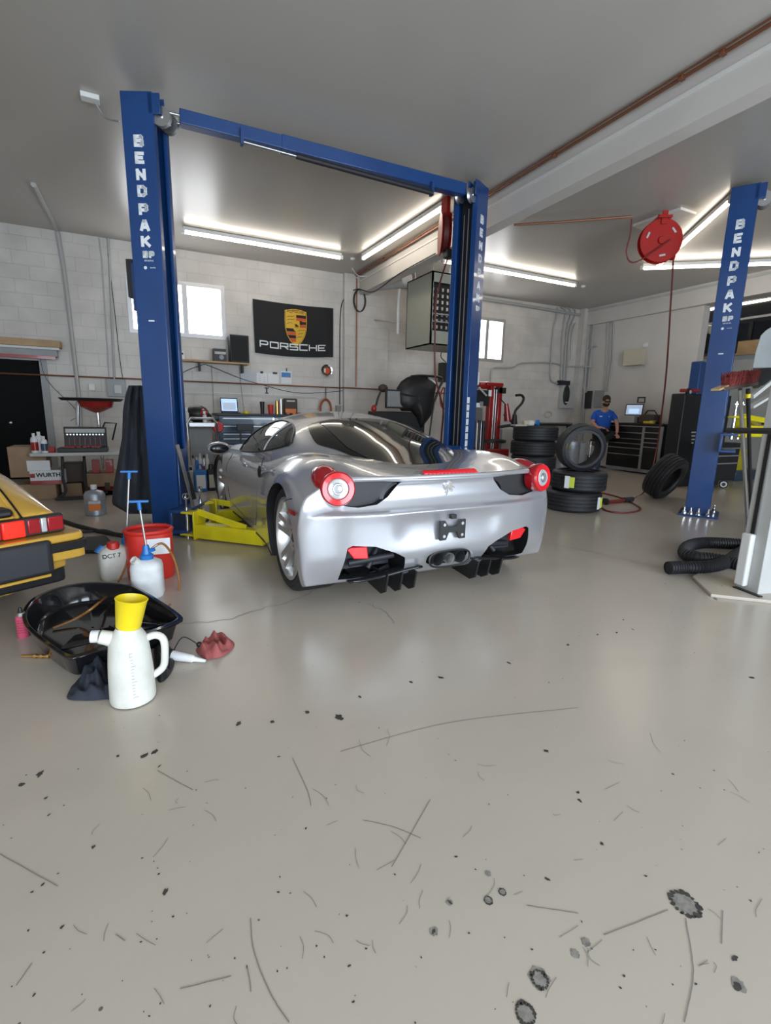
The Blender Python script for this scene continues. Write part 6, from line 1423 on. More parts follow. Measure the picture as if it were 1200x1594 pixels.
for (t_, px, py, zc, lb) in ((t1, 921, 787, .125, 0), (t2_, 862, 755, .375, 1)):
    a = aty(px - (5 if lb == 0 else 6), py - 11, 4.5); cc = Vector((c1.x, c1.y, zc)); d = Vector((a.x - cc.x, a.y - cc.y, 0))
    ang = math.atan2(-.93, .30) if lb == 0 else math.atan2(-.42, -.9)
    p = cc + Vector((math.cos(ang), math.sin(ang), 0)) * .352 + (Vector((.06, 0, 0)) if lb else Vector((-.02, 0, 0))); m = Matrix.Translation(p) @ Matrix.Rotation(ang + PI / 2, 4, 'Z')
    G().box((-.03, 0, .0), (.06, .006, .15), m).build('label', 'paper', t_, world=True); G().box((.03, -.001, .0), (.06, .006, .13), m).build('label', 'tag_g', t_, world=True)
tyre('low-profile tyre standing upright on the near stack', Matrix.Translation((c1.x + .07, c1.y + .03, .50 + .285)) @ Matrix.Rotation(math.radians(-22), 4, 'Z') @ euler(PI / 2 + .12), .295, .24, .235)
c2 = Vector((6.05, 6.55, 0))
for k in range(4): tyre(['bottom tyre of the far stack', 'second tyre from the floor in the far stack', 'third tyre from the floor in the far stack', 'top tyre of the far stack with small jars on it'][k], T(c2.x + (.03 if k % 2 else 0), c2.y, .125 + k * .25), .38, .25)
tc_ = Vector((6.85, 4.62, .33)); ax_ = Vector((.52 * .899 - .75 * .433, -.52 * .438 - .75 * .879, -.42)).normalized(); MT = frame(tc_, tc_ + ax_)
tyre('tyre leaning low against the right lift column', MT, .34, .26, .20)
for px, mt, cp_, lb in ((817, 'beige', 'white', 'cream jar lying on the far tyre stack, left'), (824, 'poly', 'white', 'white jar on the far tyre stack, middle')):
    c = aty(px, 652, 6.4); t = thing('jar', lb, 'jar', (c.x, 6.4, 1.0)); G().cyl((c.x - .03, 6.4, 1.045), (c.x + .05, 6.38, 1.045), .045, n=20).build('body', mt, t, world=True, bevel=.005); G().cyl((c.x + .05, 6.38, 1.045), (c.x + .065, 6.377, 1.045), .046, n=20).build('lid', cp_, t, world=True)
c = aty(835, 652, 6.4); tag(G().cyl((c.x, 6.4, 1.05), (c.x + .03, 6.36, 1.05), .05, n=24).build('tape_roll', 'blue2'), 'blue round lid standing at the right of the far tyre stack', 'lid')
c = aty(812, 656, 6.3); tag(G().prism([(c.x - .12, 6.3), (c.x + .10, 6.28), (c.x + .12, 6.42), (c.x - .1, 6.45)], 1.0, 1.02).build('cardboard_piece', 'beige'), 'flat piece of pale card on the far tyre stack', 'card')
# ------------------------------------------------------------------ metal cans and lug wrench seen through the upright tyre
KY = 7.35
def metal_can(label, x0, x1, ytop, material):
    a = aty(x0, ytop, KY); b = aty(x1, ytop, KY); r = (b.x - a.x) / 2; c = (a.x + b.x) / 2; h = a.z; t = thing('metal_bin', label, 'bin', (c, KY, 0))
    G().lathe([(0, 0), (r * .9, 0), (r * .94, h * .3), (r * .96, h * .31), (r * .98, h * .62), (r, h * .63), (r, h - .02), (r + .012, h), (r - .01, h), (r * .85, .02), (0, .02)], T(c, KY, 0), 30).build('body', material, t, world=True, smooth=30)
    return t, c, r, h
metal_can('galvanised bin in the middle, seen through the upright tyre', 881, 900, 686, 'galv'); t, c, r, h = metal_can('dull grey bin right of the galvanised bin', 896, 911, 688, 'grey')
t, c, r, h = metal_can('blue-grey bin left of the galvanised bin with a yellow knob', 870, 883, 694, 'galv'); G().ball((c, KY - r, h), .06).build('yellow_knob', 'yellow_cup', t, world=True)
t = thing('lug_wrench', 'chrome cross-shaped lug wrench standing by the bins', 'wrench', tuple(aty(919, 736, 7.3)))
for (p, q) in (((920, 687), (914.5, 737)), ((911, 708), (928, 709))): G().cyl(aty(*p, 7.3), aty(*q, 7.3), .012).build('bar', 'chrome', t, world=True)
c = aty(925, 707, 7.6); tag(G().lathe([(0, 0), (.13, 0), (.16, .34), (0, .34)], T(c.x, 7.6, 0), 24).build('bucket', 'chest'), 'dark blue bucket behind the lug wrench', 'bucket')
# low bench / shelf against the back wall behind the far stack
t = thing('work_bench', 'narrow dark bench with pipes along the back wall left of the man', 'bench', (7.6, 9.2, 0)); a = aty(848, 657, 9.0); b = aty(884, 657, 9.0)
G().b2((a.x, 9.0, .93), (b.x + .2, 9.4, .97)).build('bench_top', 'black', t, world=True); 
for xx in (a.x + .05, b.x + .1): G().b2((xx - .03, 9.05, 0), (xx + .03, 9.11, .93)).build('leg', 'dark', t, world=True)
for k in range(2): tag(G().cyl(Vector((8.7, 9.3 - k * .12, .988)), Vector((9.7, 9.3 - k * .12, .988)), .018).build('steel_rod', 'steel'), ['long steel rod lying on the back bench, upper', 'long steel rod lying on the back bench, lower'][k], 'rod')
c = aty(853, 645, 9.40); tag(G().tube([c + Vector((.12 * math.cos(q), 0, .07 * math.sin(q))) for q in [i * PI / 10 for i in range(20)]], .018, n=8, closed=True).build('hose_ring', 'beige'), 'cream hose ring hanging on the wall behind the far tyre stack', 'hose')
# ------------------------------------------------------------------ electrical corner
def wp(ps, Y=9.38): return [(aty(x, y, Y) if x < 900 else atx(x, y, XR - .04)) for x, y in ps]
CON = [(((868, 478), (866, 495), (862, 508), (860, 530), (857, 570), (857, 590), (864, 596), (872, 597)), .020), (((873, 478), (879, 482), (880, 490), (878, 505), (875, 530), (873, 592)), .020),
       (((880, 478), (887, 482), (888, 490), (884, 505), (881, 530), (877, 592)), .020), (((888, 478), (895, 482), (895, 490), (888, 508), (885, 530), (881, 592)), .020),
       (((897, 478), (901, 484), (901, 492), (893, 508), (890, 530), (889, 560)), .018), (((905, 500), (904, 530), (898, 590)), .014), (((912, 505), (908, 600), (914, 610)), .022), (((918, 484), (914, 540), (905, 690)), .03), (((924, 505), (918, 570), (915, 605)), .018), (((913, 560), (915, 546), (922, 540), (928, 539)), .02),
       (((764, 596), (765, 578), (770, 572), (798, 572), (812, 565), (860, 565), (880, 570), (924, 571)), .018)]
LBC = ['bent conduit on the back wall, leftmost of the bundle that rises from the drive', 'conduit of the bundle above the drive, second from left', 'conduit of the bundle above the drive, third from left', 'conduit of the bundle above the drive, rightmost reaching it', 'short conduit right of the bundle above the drive', 'thin conduit left of the fat pipe in the corner', 'conduit running down to the narrow breaker box', 'fat pipe in the back right corner', 'thin conduit right of the fat corner pipe', 'small elbow conduit high in the corner', 'long conduit stepping across the back wall under the right window']
for (ps, r), lb in zip(CON, LBC): tag(G().tube(wp(ps), r, n=8, smooth=3).build('conduit', 'conduit'), lb, 'conduit')
for k, px in enumerate((946, 951, 955)):
    p0 = atx(px, 500, XR - .03); p1 = atx(px - 8 - k, 610, XR - .03); tag(G().tube([p0, atx(px - 2, 560, XR - .03), p1], .011, n=8).build('conduit', 'conduit'), ['left conduit of three on the right wall above the man', 'middle conduit of three on the right wall above the man', 'right conduit of three on the right wall above the man'][k], 'conduit')
tag(G().tube([(4.6, 9.35, 3.66), (7.5, 9.35, 3.64), (9.8, 9.35, 3.60)], .03, n=10).build('conduit', 'conduit'), 'thick conduit along the top edge of the back wall', 'conduit')
t, a, b = wall_box('motor_drive', 'grey wall-mounted drive unit with a dark oval front', 871, 596, 891, 636, .12, 'lgrey', 'control box')
c = aty(882, 615, 9.28); g = G(); g.ball((0, 0, 0), 1, Matrix.Translation((c.x, 9.29, c.z)) @ Matrix.Diagonal((.11, .03, .24, 1)), 24); g.build('front_cover', 'dark', t, world=True); G().b2((c.x - .05, 9.25, c.z - .19), (c.x + .05, 9.262, c.z - .165)).build('badge', 'white', t, world=True)
a = aty(873, 592, 9.28); b = aty(887, 600, 9.28); G().b2((a.x, 9.28, b.z), (b.x, 9.4, a.z)).build('junction', 'dark', t, world=True)
struct(G().b2((9.85, 9.25, 0), (XR, YB, ZC)).build('trim_8', 'block', smooth=0))
# right wall fittings (X = XR)
def rbox(nm, label, x0, y0, x1, y1, dep, material, cat):
    a = atx(x0, y0, XR); b = atx(x1, y1, XR); t = thing(nm, label, cat, (XR, (a.y + b.y) / 2, b.z)); G().b2((XR - dep, min(a.y, b.y), b.z), (XR, max(a.y, b.y), a.z)).build('case', material, t, world=True, bevel=.006); return t
rbox('wall_speaker', 'beige square box high on the right wall', 978, 546, 1003, 568, .14, 'beige', 'box')
rbox('thermostat', 'small white thermostat above the beige box', 1003, 534, 1009, 540, .03, 'white', 'thermostat')
rbox('breaker_box', 'narrow dark grey breaker box in the back right corner', 911, 609, 920, 636, .05, 'dark', 'breaker box'); rbox('breaker_box', 'pale grey breaker box on the right wall just above the seated man', 928, 608, 938, 634, .05, 'grey', 'breaker box')
t = rbox('picture_frame', 'small black framed picture above the black tool chest', 993, 618, 1004, 627, .02, 'black', 'picture'); a = atx(994.5, 620, XR - .02); b = atx(1002.5, 626, XR - .02); G().b2((XR - .024, b.y, b.z), (XR - .021, a.y, a.z)).build('print', 'lgrey', t, world=True, smooth=0)
# ------------------------------------------------------------------ black tool chest along the right wall
XF = 9.42; ya = atx(945, 700, XF).y; yb_ = atx(1027, 700, XF).y
bc = thing('tool_chest', 'black roller tool chest with steel drawer strips beside the man', 'tool chest', (9.7, (ya + yb_) / 2, 0))
G().b2((XF, yb_, .10), (10.0, ya, 1.02)).build('body', 'chest_k', bc, world=True, bevel=.01)
G().b2((XF - .03, yb_ - .02, 1.02), (10.02, ya + .02, 1.05)).build('worktop', 'black', bc, world=True)
G().b2((XF + .02, yb_, .03), (10.0, ya, .10)).build('plinth', 'galv', bc, world=True)
ysp = atx(999, 700, XF).y
for y0, y1, hs in ((ysp + .03, ya - .03, (.14, .13, .10, .10, .14, .14)), (yb_ + .03, ysp - .03, (.12, .12, .09, .09, .13))):
    z = 1.0
    for h in hs:
        d = G().b2((XF - .012, y0, z - h + .006), (XF, y1, z)).build('drawer', 'chest_k', bc, world=True, bevel=.003); G().b2((XF - .032, y0, z - .018), (XF - .010, y1, z - .002)).build('pull_strip', 'steel', d, world=True); z -= h
for y_ in (ysp, yb_): G().b2((XF - .02, y_ - .03, .10), (XF, y_ + .03, 1.0)).build('upright', 'grey', bc, world=True)
def on_chest(px, py, X=9.65): return atx(px, py, X)
p = on_chest(981, 655, 9.72); t = thing('laptop', 'open laptop on the black tool chest to the right of the man', 'laptop', (9.7, p.y, 1.05))
m = Matrix.Translation((9.78, p.y, 1.06)) @ Matrix.Rotation(-PI / 2 + .25, 4, 'Z'); 
G().box((0, -.13, .075), (.30, .26, .15), m).build('parts_drawer', 'lgrey', t, world=True, bevel=.005)
m2 = m @ Matrix.Translation((0, .02, .15)) @ euler(-.15); G().box((0, 0, .13), (.38, .012, .25), m2).build('lid', 'black', t, world=True); G().box((0, -.009, .13), (.34, .004, .21), m2).build('screen', 'screen2', t, world=True, smooth=0); G().box((0, -.011, .10), (.22, .002, .10), m2).build('window', 'screen', t, world=True, smooth=0)
p = on_chest(1012, 650); t = thing('drill_case', 'dark tool bag full of tools on the black tool chest', 'tool bag', (9.65, p.y, 1.05)); G().b2((9.5, p.y - .18, 1.05), (9.8, p.y + .16, 1.24)).build('bag', 'brown_bits', t, world=True, bevel=.03); g = G(); g.tube([Vector((9.65, p.y - .15, 1.24)), Vector((9.65, p.y - .08, 1.32)), Vector((9.65, p.y + .08, 1.32)), Vector((9.65, p.y + .14, 1.24))], .012, n=8); g.build('handle', 'black', t, world=True)
p = on_chest(1013, 656, 9.5); t = thing('multimeter', 'yellow tester lying in front of the dark tool bag', 'tester', (9.48, p.y, 1.05)); G().b2((9.42, p.y - .11, 1.05), (9.50, p.y + .12, 1.10)).build('body', 'yellow_cup', t, world=True, bevel=.01); G().b2((9.43, p.y - .13, 1.10), (9.49, p.y - .02, 1.12)).build('display', 'grey', t, world=True)
p = on_chest(998, 650); t = thing('cup', 'dark cup between the laptop and the tool bag', 'cup', (9.6, p.y, 1.05)); G().lathe([(0, 0), (.035, 0), (.045, .13), (.04, .13), (0, .01)], T(9.6, p.y, 1.05), 20).build('body', 'black', t, world=True)
# tall black cabinet
y0 = atx(1034, 740, 9.35).y; y1 = 5.62
t = thing('tall_cabinet', 'tall plain black cabinet at the end of the right wall', 'cabinet', (9.65, (y0 + y1) / 2, 0)); zt_ = atx(1036, 616, 9.35).z
G().b2((9.35, y1, .06), (9.95, y0, zt_)).build('body', 'chest_k', t, world=True, bevel=.01); G().b2((9.335, (y0 + y1) / 2 - .002, .1), (9.35, (y0 + y1) / 2 + .002, zt_ - .03)).build('door_gap', 'dark', t, world=True); G().b2((9.32, (y0 + y1) / 2 - .06, .85), (9.35, (y0 + y1) / 2 - .03, 1.0)).build('handle', 'dark', t, world=True)
for xx, yy in ((9.4, y1 + .05), (9.4, y0 - .05)): G().cyl((xx, yy, 0), (xx, yy, .07), .035, n=14).build('foot', 'black', t, world=True)
# air-conditioning service station with gauge, in front of the cabinet
t = thing('service_station', 'black trolley machine with red handles and a round gauge behind the lift column', 'garage machine', tuple(fl(1082, 738)))
def sp(x, y, Y=5.35): return aty(x, y, Y)
a = sp(1066, 612); b = sp(1088, 730); G().b2((a.x + .02, 5.35, .0), (b.x - .06, 5.60, a.z)).build('body', 'black', t, world=True, bevel=.02)
c = sp(1072, 610, 5.33); G().lathe([(0, -.02), (.06, -.02), (.065, .01), (.05, .012), (0, .008)], T(c.x, 5.33, c.z, rx=PI / 2), 24).build('gauge', 'dark', t, world=True); G().lathe([(0, .0), (.03, .0)], T(c.x, 5.30, c.z, rx=PI / 2), 20).build('gauge_dial', 'lgrey', t, world=True)
for x0, x1 in ((1060, 1067), (1077, 1087)): G().cyl(sp(x0, 608), sp(x1, 608), .028).build('handle', 'red', t, world=True)
for k in range(4): G().b2(sp(1078, 672 + k * 5.5, 5.33), sp(1083, 674 + k * 5.5, 5.35)).build('switch', 'lgrey', t, world=True)
t = thing('spray_bottle', 'grey spray bottle with a yellow neck on the low ledge by the black cabinet', 'bottle', tuple(fl(1055, 735)))
c = aty(1055, 732, 5.9); G().lathe([(0, 0), (.05, 0), (.055, .10), (.03, .17), (.015, .19), (0, .19)], T(c.x, 5.9, c.z), 20).build('body', 'galv', t, world=True); G().cyl((c.x, 5.9, c.z + .18), (c.x, 5.9, c.z + .24), .018).build('neck', 'yellow_cup', t, world=True)
G().cyl((c.x, 5.9, c.z + .24), aty(1067, 692, 5.9), .03, n=12).build('trigger_head', 'red', t, world=True)
struct(G().b2((c.x - .15, 5.8, 0), (c.x + .35, 6.1, c.z)).build('trim_9', 'black', smooth=0))
c = fl(965, 735); tag(G().bar(fl(972, 733, .015), fl(1003, 737, .015), .04, .02).build('pry_bar', 'black'), 'thin dark bar lying on the floor before the black tool chest', 'bar')
# dark tool cart behind right column, casters, and yellow parts beyond
t = thing('tool_cart', 'dark tool cart with a white-rimmed caster behind the right lift column', 'cart', tuple(fl(1125, 745)))
a = aty(1110, 690, 5.0); b = aty(1146, 738, 5.0); G().b2((a.x, 5.0, .14), (b.x, 5.38, a.z)).build('body', 'dark', t, world=True, bevel=.02)
for k in range(3): G().b2((a.x + .02, 4.985, a.z - .10 - k * .13), (b.x - .02, 5.0, a.z - .08 - k * .13)).build('pull_strip', 'grey', t, world=True)
c = aty(1128, 742, 4.98); G().lathe([(0, -.02), (.06, -.02), (.07, 0), (.06, .02), (0, .02)], T(c.x, 4.98, .07, ry=PI / 2, rz=.6), 20).build('caster', 'rubber', t, world=True); G().lathe([(.03, -.023), (.05, -.023)], T(c.x, 4.98, .07, ry=PI / 2, rz=.6), 20).build('caster_rim', 'white', t, world=True)
G().cyl((b.x - .05, 5.3, 0), (b.x - .05, 5.3, .14), .04).build('caster', 'rubber', t, world=True)
t = thing('jack_stand', 'yellow and blue trolley jack in the far bay behind the broom', 'jack', (10.8, 5.2, 0)); 
a = aty(1140, 700, 5.6); b = aty(1156, 745, 5.6); G().b2((a.x, 5.6, 0.1), (b.x, 5.9, a.z)).build('frame', 'yellow_arm', t, world=True, bevel=.02); a = aty(1146, 735, 5.5); b = aty(1185, 752, 5.5); G().b2((a.x, 5.5, .0), (b.x, 5.9, .2)).build('base', 'chest', t, world=True, bevel=.02)
# far bay: dark rack with a wooden beam and a chunk of parts
t = thing('storage_rack', 'dark storage rack with a wide wooden beam in the far bay', 'rack', (12.8, 6.0, 0))
zb0 = atx(1090, 558, 12.6).z; zb1 = atx(1090, 538, 12.6).z
G().b2((12.6, 1.5, zb0), (12.75, 9.0, zb1)).build('beam', 'wood', t, world=True)
for y in (1.6, 3.4, 5.2, 7.0, 8.9): G().b2((12.76, y, 0), (12.84, y + .08, 3.4)).build('upright', 'dark', t, world=True)
G().b2((12.7, 1.5, 0), (12.75, 9.0, zb0)).build('panel', 'lgrey', t, world=True); zr_ = atx(1180, 494, 12.6).z; G().b2((12.64, 1.5, zr_), (12.7, 9.0, zr_ + .05)).build('rail', 'lgrey', t, world=True)
G().bar(Vector((12.68, 4.6, zr_)), Vector((12.68, 3.9, zb1 + .3)), .04, .04).build('brace', 'dark', t, world=True)
c = atx(1088, 512, 11.3); t = thing('duct_elbow', 'cream torn duct piece on a black crate high in the far bay', 'duct', tuple(c)); g = G(); g.ball((c.x, c.y, c.z + .03), (.12, .14, .10)); g.cyl(Vector((c.x, c.y + .2, c.z + .08)), Vector((c.x, c.y - .30, c.z - .06)), .09); g.build('duct', 'beige', t, world=True); G().b2((c.x, c.y - .6, c.z - .55), (c.x + .5, c.y + .5, c.z - .12)).build('crate', 'black', t, world=True, bevel=.02)
for yy in (-.5, .4): G().b2((c.x + .2, c.y + yy, 0), (c.x + .26, c.y + yy + .06, c.z - .5)).build('leg', 'dark', t, world=True)
# ------------------------------------------------------------------ right foreground: post, broom, hoses
pc = thing('steel_post', 'grey steel post with a white corner guard at the right edge', 'post', (3.78, 1.80, 0))
A = fl(1144, 917); B = fl(1178, 930); d = (B - A); dn = Vector((d.y, -d.x, 0)).normalized(); 
if dn.dot(A) < 0: dn = -dn
Q = [A, B, B + dn * .16, A + dn * .16]; G().prism([(q.x, q.y) for q in Q], .02, 2.4).build('post', 'lgrey', pc, world=True, bevel=.004)
u = d.normalized(); f_ = -dn
def on_post(s, z, o=.0): return A + u * s + f_ * o + Vector((0, 0, z))
L = d.length
G().bar(on_post(L * .30, .05, .02), on_post(L * .30, .42, .02), .075, .045, up=f_).build('corner_guard', 'white', pc, world=True, bevel=.012, bseg=3)
G().bar(on_post(L * .38, .42, .006), on_post(L * .38, 1.12, .006), .028, .012, up=f_).build('slot_strip', 'black', pc, world=True); G().bar(on_post(L * .50, .42, .006), on_post(L * .50, 1.12, .006), .008, .014, up=f_).build('edge_strip', 'steel', pc, world=True)
G().bar(on_post(L * .1, .02, .03), on_post(L * 1.3, .02, .03), .03, .02).build('foot_strip', 'black', pc, world=True)
mh = thing('machine_hood', 'grey curved machine panel with a black box at the right edge', 'machine', tuple(aty(1190, 600, 2.35)))
def mp(x, y, Y=2.35): return aty(x, y, Y)
g = G(); P = [mp(1210, 508), mp(1200, 509), mp(1192, 514), mp(1184, 522), mp(1176, 548), mp(1171, 573), mp(1200, 572), mp(1215, 570)]; vs = [p for p in P] + [p + Vector((.24, .12, 0)) for p in P]; n = len(P)
g.add(vs, [tuple(range(n)), tuple(range(2 * n - 1, n - 1, -1))] + [(i, (i + 1) % n, n + (i + 1) % n, n + i) for i in range(n)]); g.build('panel', 'grey', mh, world=True, bevel=.008)
g = G(); P = [mp(1171, 577), mp(1205, 572), mp(1205, 597), mp(1170, 603)]; g.add(P + [p + Vector((.24, .12, 0)) for p in P], [(0, 1, 2, 3), (7, 6, 5, 4), (0, 4, 5, 1), (1, 5, 6, 2), (2, 6, 7, 3), (3, 7, 4, 0)]); g.build('black_box', 'black', mh, world=True, bevel=.01)
G().bar(mp(1170, 618), mp(1205, 590), .03, .03).build('strut', 'lgrey', mh, world=True); G().bar(mp(1168, 634), mp(1205, 612), .05, .02).build('strut', 'lgrey', mh, world=True)
# broom standing head up
b0 = fl(1166, 868); b1 = aty(1152, 606, 2.05); br = thing('broom', 'push broom with red bristles standing head up by the grey post', 'broom', tuple(b0))
G().cyl(b0, b1, .0135, n=14).build('handle', 'steel', br, world=True); hd0 = aty(1119, 606, 2.02); hd1 = aty(1172, 597, 2.10)
G().bar(hd0, hd1, .07, .025).build('head_block', 'brown_bits', br, world=True, bevel=.006)
random.seed(2); g = G(); L_ = hd1 - hd0; q0 = aty(1129, 602, 2.03); q1 = aty(1171, 596, 2.10)
for k in range(420):
    f = random.random(); p = q0.lerp(q1, f) + Vector((random.uniform(-.02, .02), random.uniform(-.028, .028), 0)); g.cyl(p, p + Vector((random.uniform(-.02, .016), random.uniform(-.03, .03), random.uniform(.07, .095))), .0022, .0018, n=4)
br_ = g.build('bristles', 'bristle', br, world=True, smooth=0); br_['kind'] = 'stuff'
G().bar(q0 + Vector((0, 0, .03)), q1 + Vector((0, 0, .03)), .05, .06).build('bristle_core', 'bristle', br, world=True)
G().bar(aty(1113, 607, 2.0), aty(1130, 600, 2.04), .05, .012).build('scraper', 'wood', br, world=True)
t = thing('squeegee_pole', 'black pole with a yellow band standing behind the broom handle', 'pole', tuple(fl(1172, 845))); G().cyl(fl(1170, 850), aty(1164, 606, 2.25), .014).build('pole', 'black', t, world=True); G().cyl(aty(1164, 619, 2.25), aty(1164, 613, 2.25), .019).build('band', 'yellow_cup', t, world=True)
t = thing('barrier_bar', 'dark horizontal bar reaching from the lift to the right edge', 'bar', tuple(aty(1165, 671, 1.95))); G().cyl(aty(1133, 670, 1.98), aty(1215, 671, 1.6), .019, n=14).build('bar', 'dark', t, world=True)
def ribbed(label, ps, r, z=.06):
    P = spline([fl(x, y, z) for x, y in ps], 16); g = G(); g.tube(P, r * .94, n=18); g2 = G()
    t = thing('exhaust_hose', label, 'hose', (P[0].x, P[0].y, 0)); g.build('hose', 'rubber', t, world=True, smooth=60)
    acc = 0; 
    for a, b in zip(P[:-1], P[1:]):
        L = (b - a).length; k = -acc
        while k < L:
            if k >= 0:
                f = k / L; c = a.lerp(b, f); m = frame(c, c + (b - a)); g2.lathe([(r * .90, -.006), (r * 1.06, -.003), (r * 1.06, .003), (r * .90, .006)], m, 18)
            k += .022
        acc = (acc + L) % .022
    g2.build('rings', 'rubber', t, world=True, smooth=60); return t
t = ribbed('black ribbed exhaust hose looped on the floor by the grey post', ((1041, 884), (1065, 883), (1095, 883), (1125, 877), (1150, 862), (1172, 850)), .048)
t = ribbed('second length of black ribbed hose curving behind the first', ((1158, 848), (1130, 846), (1095, 845), (1072, 850), (1066, 861), (1085, 868), (1120, 872), (1160, 882)), .05, .06)
t = ribbed('short black ribbed hose right of the grey post', ((1195, 800), (1192, 850), (1200, 885)), .05, .08)
# ------------------------------------------------------------------ the seated man
def skin(name, material, parent, pts, edges, root=0, sub=2):
    me = bpy.data.meshes.new(name); me.from_pydata([p[:3] for p in pts], edges, []); me.materials.append(M[material])
    o = bpy.data.objects.new(name, me); COL.objects.link(o); o.parent = parent; MW[o] = MW[parent]
    md = o.modifiers.new('skin', 'SKIN'); md.use_smooth_shade = True
    for v, p in zip(me.skin_vertices[0].data, pts): r = p[3]; v.radius = (r, r) if not hasattr(r, '__len__') else r
    me.skin_vertices[0].data[root].use_root = True
    md = o.modifiers.new('subdivision', 'SUBSURF'); md.levels = sub; md.render_levels = sub
    return o
hc = aty(937, 668, 7.85)
man = thing('person', 'man in a blue polo shirt and dark cap sitting by the black tool chest', 'person', (hc.x, 7.85, 0), math.radians(-36))
# local: x = his left (our right when facing us), y = behind him; faces -y. Seat at .78
SZ = .74
skin('body', 'skin', man, [(0, .05, SZ + .12, .12), (0, .02, SZ + .32, .12), (0, -.02, SZ + .50, .13), (0, -.05, SZ + .58, .06), (0, -.09, SZ + .66, .06), (0, -.10, SZ + .74, .09), (0, -.10, SZ + .82, .085),
    (-.17, -.02, SZ + .50, .055), (-.23, -.06, SZ + .30, .045), (-.16, -.26, SZ + .20, .035), (-.08, -.36, SZ + .20, .024), (.17, -.02, SZ + .50, .055), (.27, -.10, SZ + .30, .045), (.24, -.32, SZ + .14, .036), (.20, -.40, SZ + .06, .024)],
    [(0, 1), (1, 2), (2, 3), (3, 4), (4, 5), (5, 6), (2, 7), (7, 8), (8, 9), (9, 10), (2, 11), (11, 12), (12, 13), (13, 14)])
def hand(cx, cy, cz, dx, dy, nm='hand'):
    w = Vector((dx, dy, -.25)).normalized(); s = Vector((-w.y, w.x, 0)).normalized(); c = Vector((cx, cy, cz)); g = G()
    g.ball((0, 0, 0), 1, Matrix.Translation(c + w * .045) @ frame((0, 0, 0), w).to_3x3().to_4x4() @ Matrix.Diagonal((.042, .020, .052, 1)), 14)
    for k, L in enumerate((.062, .072, .068, .052)):
        b = c + w * .085 + s * (-.03 + .02 * k); m_ = b + w * L * .5 + Vector((0, 0, -.008)); e = m_ + w * L * .35 + Vector((0, 0, -.028)); g.tube([b - w * .02, b, m_, e], .0095, n=8)
    b = c + w * .03 - s * .038; g.tube([b, b + w * .03 - s * .02, b + w * .06 - s * .012 + Vector((0, 0, .01))], .011, n=8)
    return g.build(nm, 'skin', man, smooth=60)
hand(-.08, -.36, SZ + .20, .75, -.65); hand(.20, -.40, SZ + .06, .1, -1)
skin('polo_shirt', 'shirt', man, [(0, .06, SZ + .06, (.17, .13)), (0, .03, SZ + .22, (.185, .13)), (0, .0, SZ + .38, (.20, .13)), (0, -.01, SZ + .50, (.17, .11)), (0, -.05, SZ + .575, .072),
    (-.17, -.0, SZ + .49, .078), (-.23, -.05, SZ + .34, .068), (.17, -.0, SZ + .49, .078), (.26, -.08, SZ + .35, .068)], [(0, 1), (1, 2), (2, 3), (3, 4), (3, 5), (5, 6), (3, 7), (7, 8)])
G().box((-.08, -.128, SZ + .44), (.06, .004, .022)).build('chest_logo', 'white_letter', man); G().box((.09, -.126, SZ + .44), (.02, .004, .012)).build('chest_logo', 'white_letter', man)
skin('trousers', 'trousers', man, [(0, .06, SZ + .06, (.17, .13)), (-.10, -.05, SZ + .04, .10), (-.15, -.42, SZ + .02, .078), (-.17, -.44, SZ - .30, .06), (-.16, -.40, .14, .05), (.10, -.05, SZ + .04, .10), (.16, -.38, SZ + .06, .08), (-.02, -.56, SZ - .02, .06), (-.20, -.62, SZ - .10, .05)],
    [(0, 1), (1, 2), (2, 3), (3, 4), (0, 5), (5, 6), (6, 7), (7, 8)])
g = G(); g.ball((0, 0, 0), 1, Matrix.Translation((-.16, -.46, .05)) @ Matrix.Diagonal((.05, .13, .05, 1))); g.build('shoe', 'black', man); g = G(); g.ball((0, 0, 0), 1, Matrix.Translation((-.28, -.66, SZ - .14)) @ euler(0, .5, .3) @ Matrix.Diagonal((.13, .05, .045, 1))); g.build('shoe', 'brown_bits', man)
hcn = Vector((0, -.115, SZ + .775)); mh_ = Matrix.Translation(hcn) @ euler(.45)
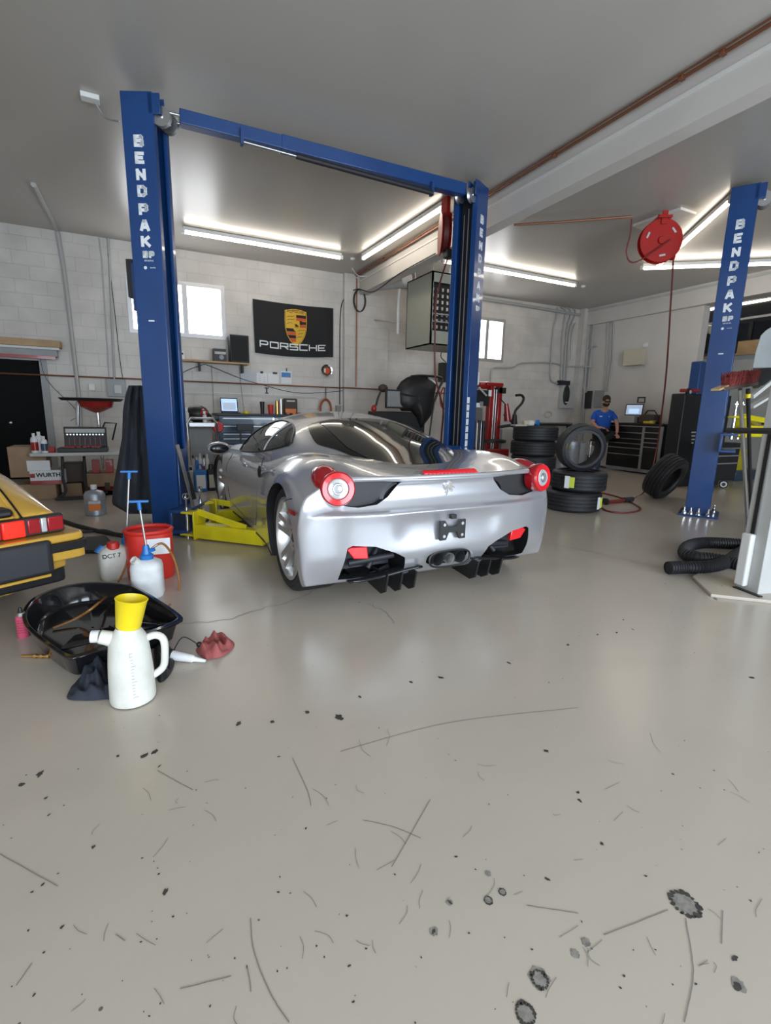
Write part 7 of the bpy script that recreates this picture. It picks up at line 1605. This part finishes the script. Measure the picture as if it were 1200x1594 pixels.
G().ball((0, 0, 0), 1, mh_ @ Matrix.Diagonal((.078, .095, .115, 1)), 24).build('head', 'skin', man)
g = G(); g.ball((0, 0, 0), 1, mh_ @ Matrix.Translation((0, -.094, -.01)) @ Matrix.Diagonal((.014, .022, .022, 1)), 10)
for s_ in (-1, 1): g.ball((0, 0, 0), 1, mh_ @ Matrix.Translation((s_ * .078, .01, 0)) @ Matrix.Diagonal((.012, .02, .03, 1)), 10)
g.build('nose_and_ears', 'skin', man)
g = G()
for s_ in (-1, 1): g.ball((0, 0, 0), 1, mh_ @ Matrix.Translation((s_ * .03, -.086, .018)) @ Matrix.Diagonal((.013, .008, .006, 1)), 10)
g.box((0, -.088, -.055), (.05, .008, .007), mh_); g.build('eyes_and_mouth', 'hair', man)
G().ball((0, 0, 0), 1, mh_ @ Matrix.Translation((0, -.035, -.055)) @ Matrix.Diagonal((.074, .068, .062, 1)), 18).build('beard', 'hair', man)
g = G(); g.ball((0, 0, 0), 1, mh_ @ Matrix.Translation((0, .015, .03)) @ Matrix.Diagonal((.086, .100, .095, 1)), 24); g.box((0, -.10, .045), (.12, .09, .010), mh_ @ euler(.1)); g.build('cap', 'hair', man, bevel=.003)
t = thing('phone', 'black phone held in the man\'s hands', 'phone', (0, 0, 0)); wp_ = MW[man] @ Vector((.0, -.44, SZ + .20)); G().box((0, 0, 0), (.15, .075, .010), Matrix.Translation(wp_) @ euler(.3, 0, .4)).build('body', 'black', t, world=True, bevel=.003)
st = thing('stool', 'dark round stool under the seated man', 'stool', (hc.x, 7.9, 0)); G().lathe([(0, 0), (.18, 0), (.19, .05), (.16, .08), (0, .08)], T(hc.x, 7.9, SZ - .14), 28).build('seat', 'black', st, world=True); G().cyl((hc.x, 7.9, .06), (hc.x, 7.9, SZ - .14), .03).build('pole', 'dark', st, world=True)
for k in range(5): a_ = k * 1.257; G().bar((hc.x, 7.9, .07), (hc.x + .22 * math.cos(a_), 7.9 + .22 * math.sin(a_), .05), .04, .03).build('leg', 'dark', st, world=True)
bpy.context.view_layer.update()
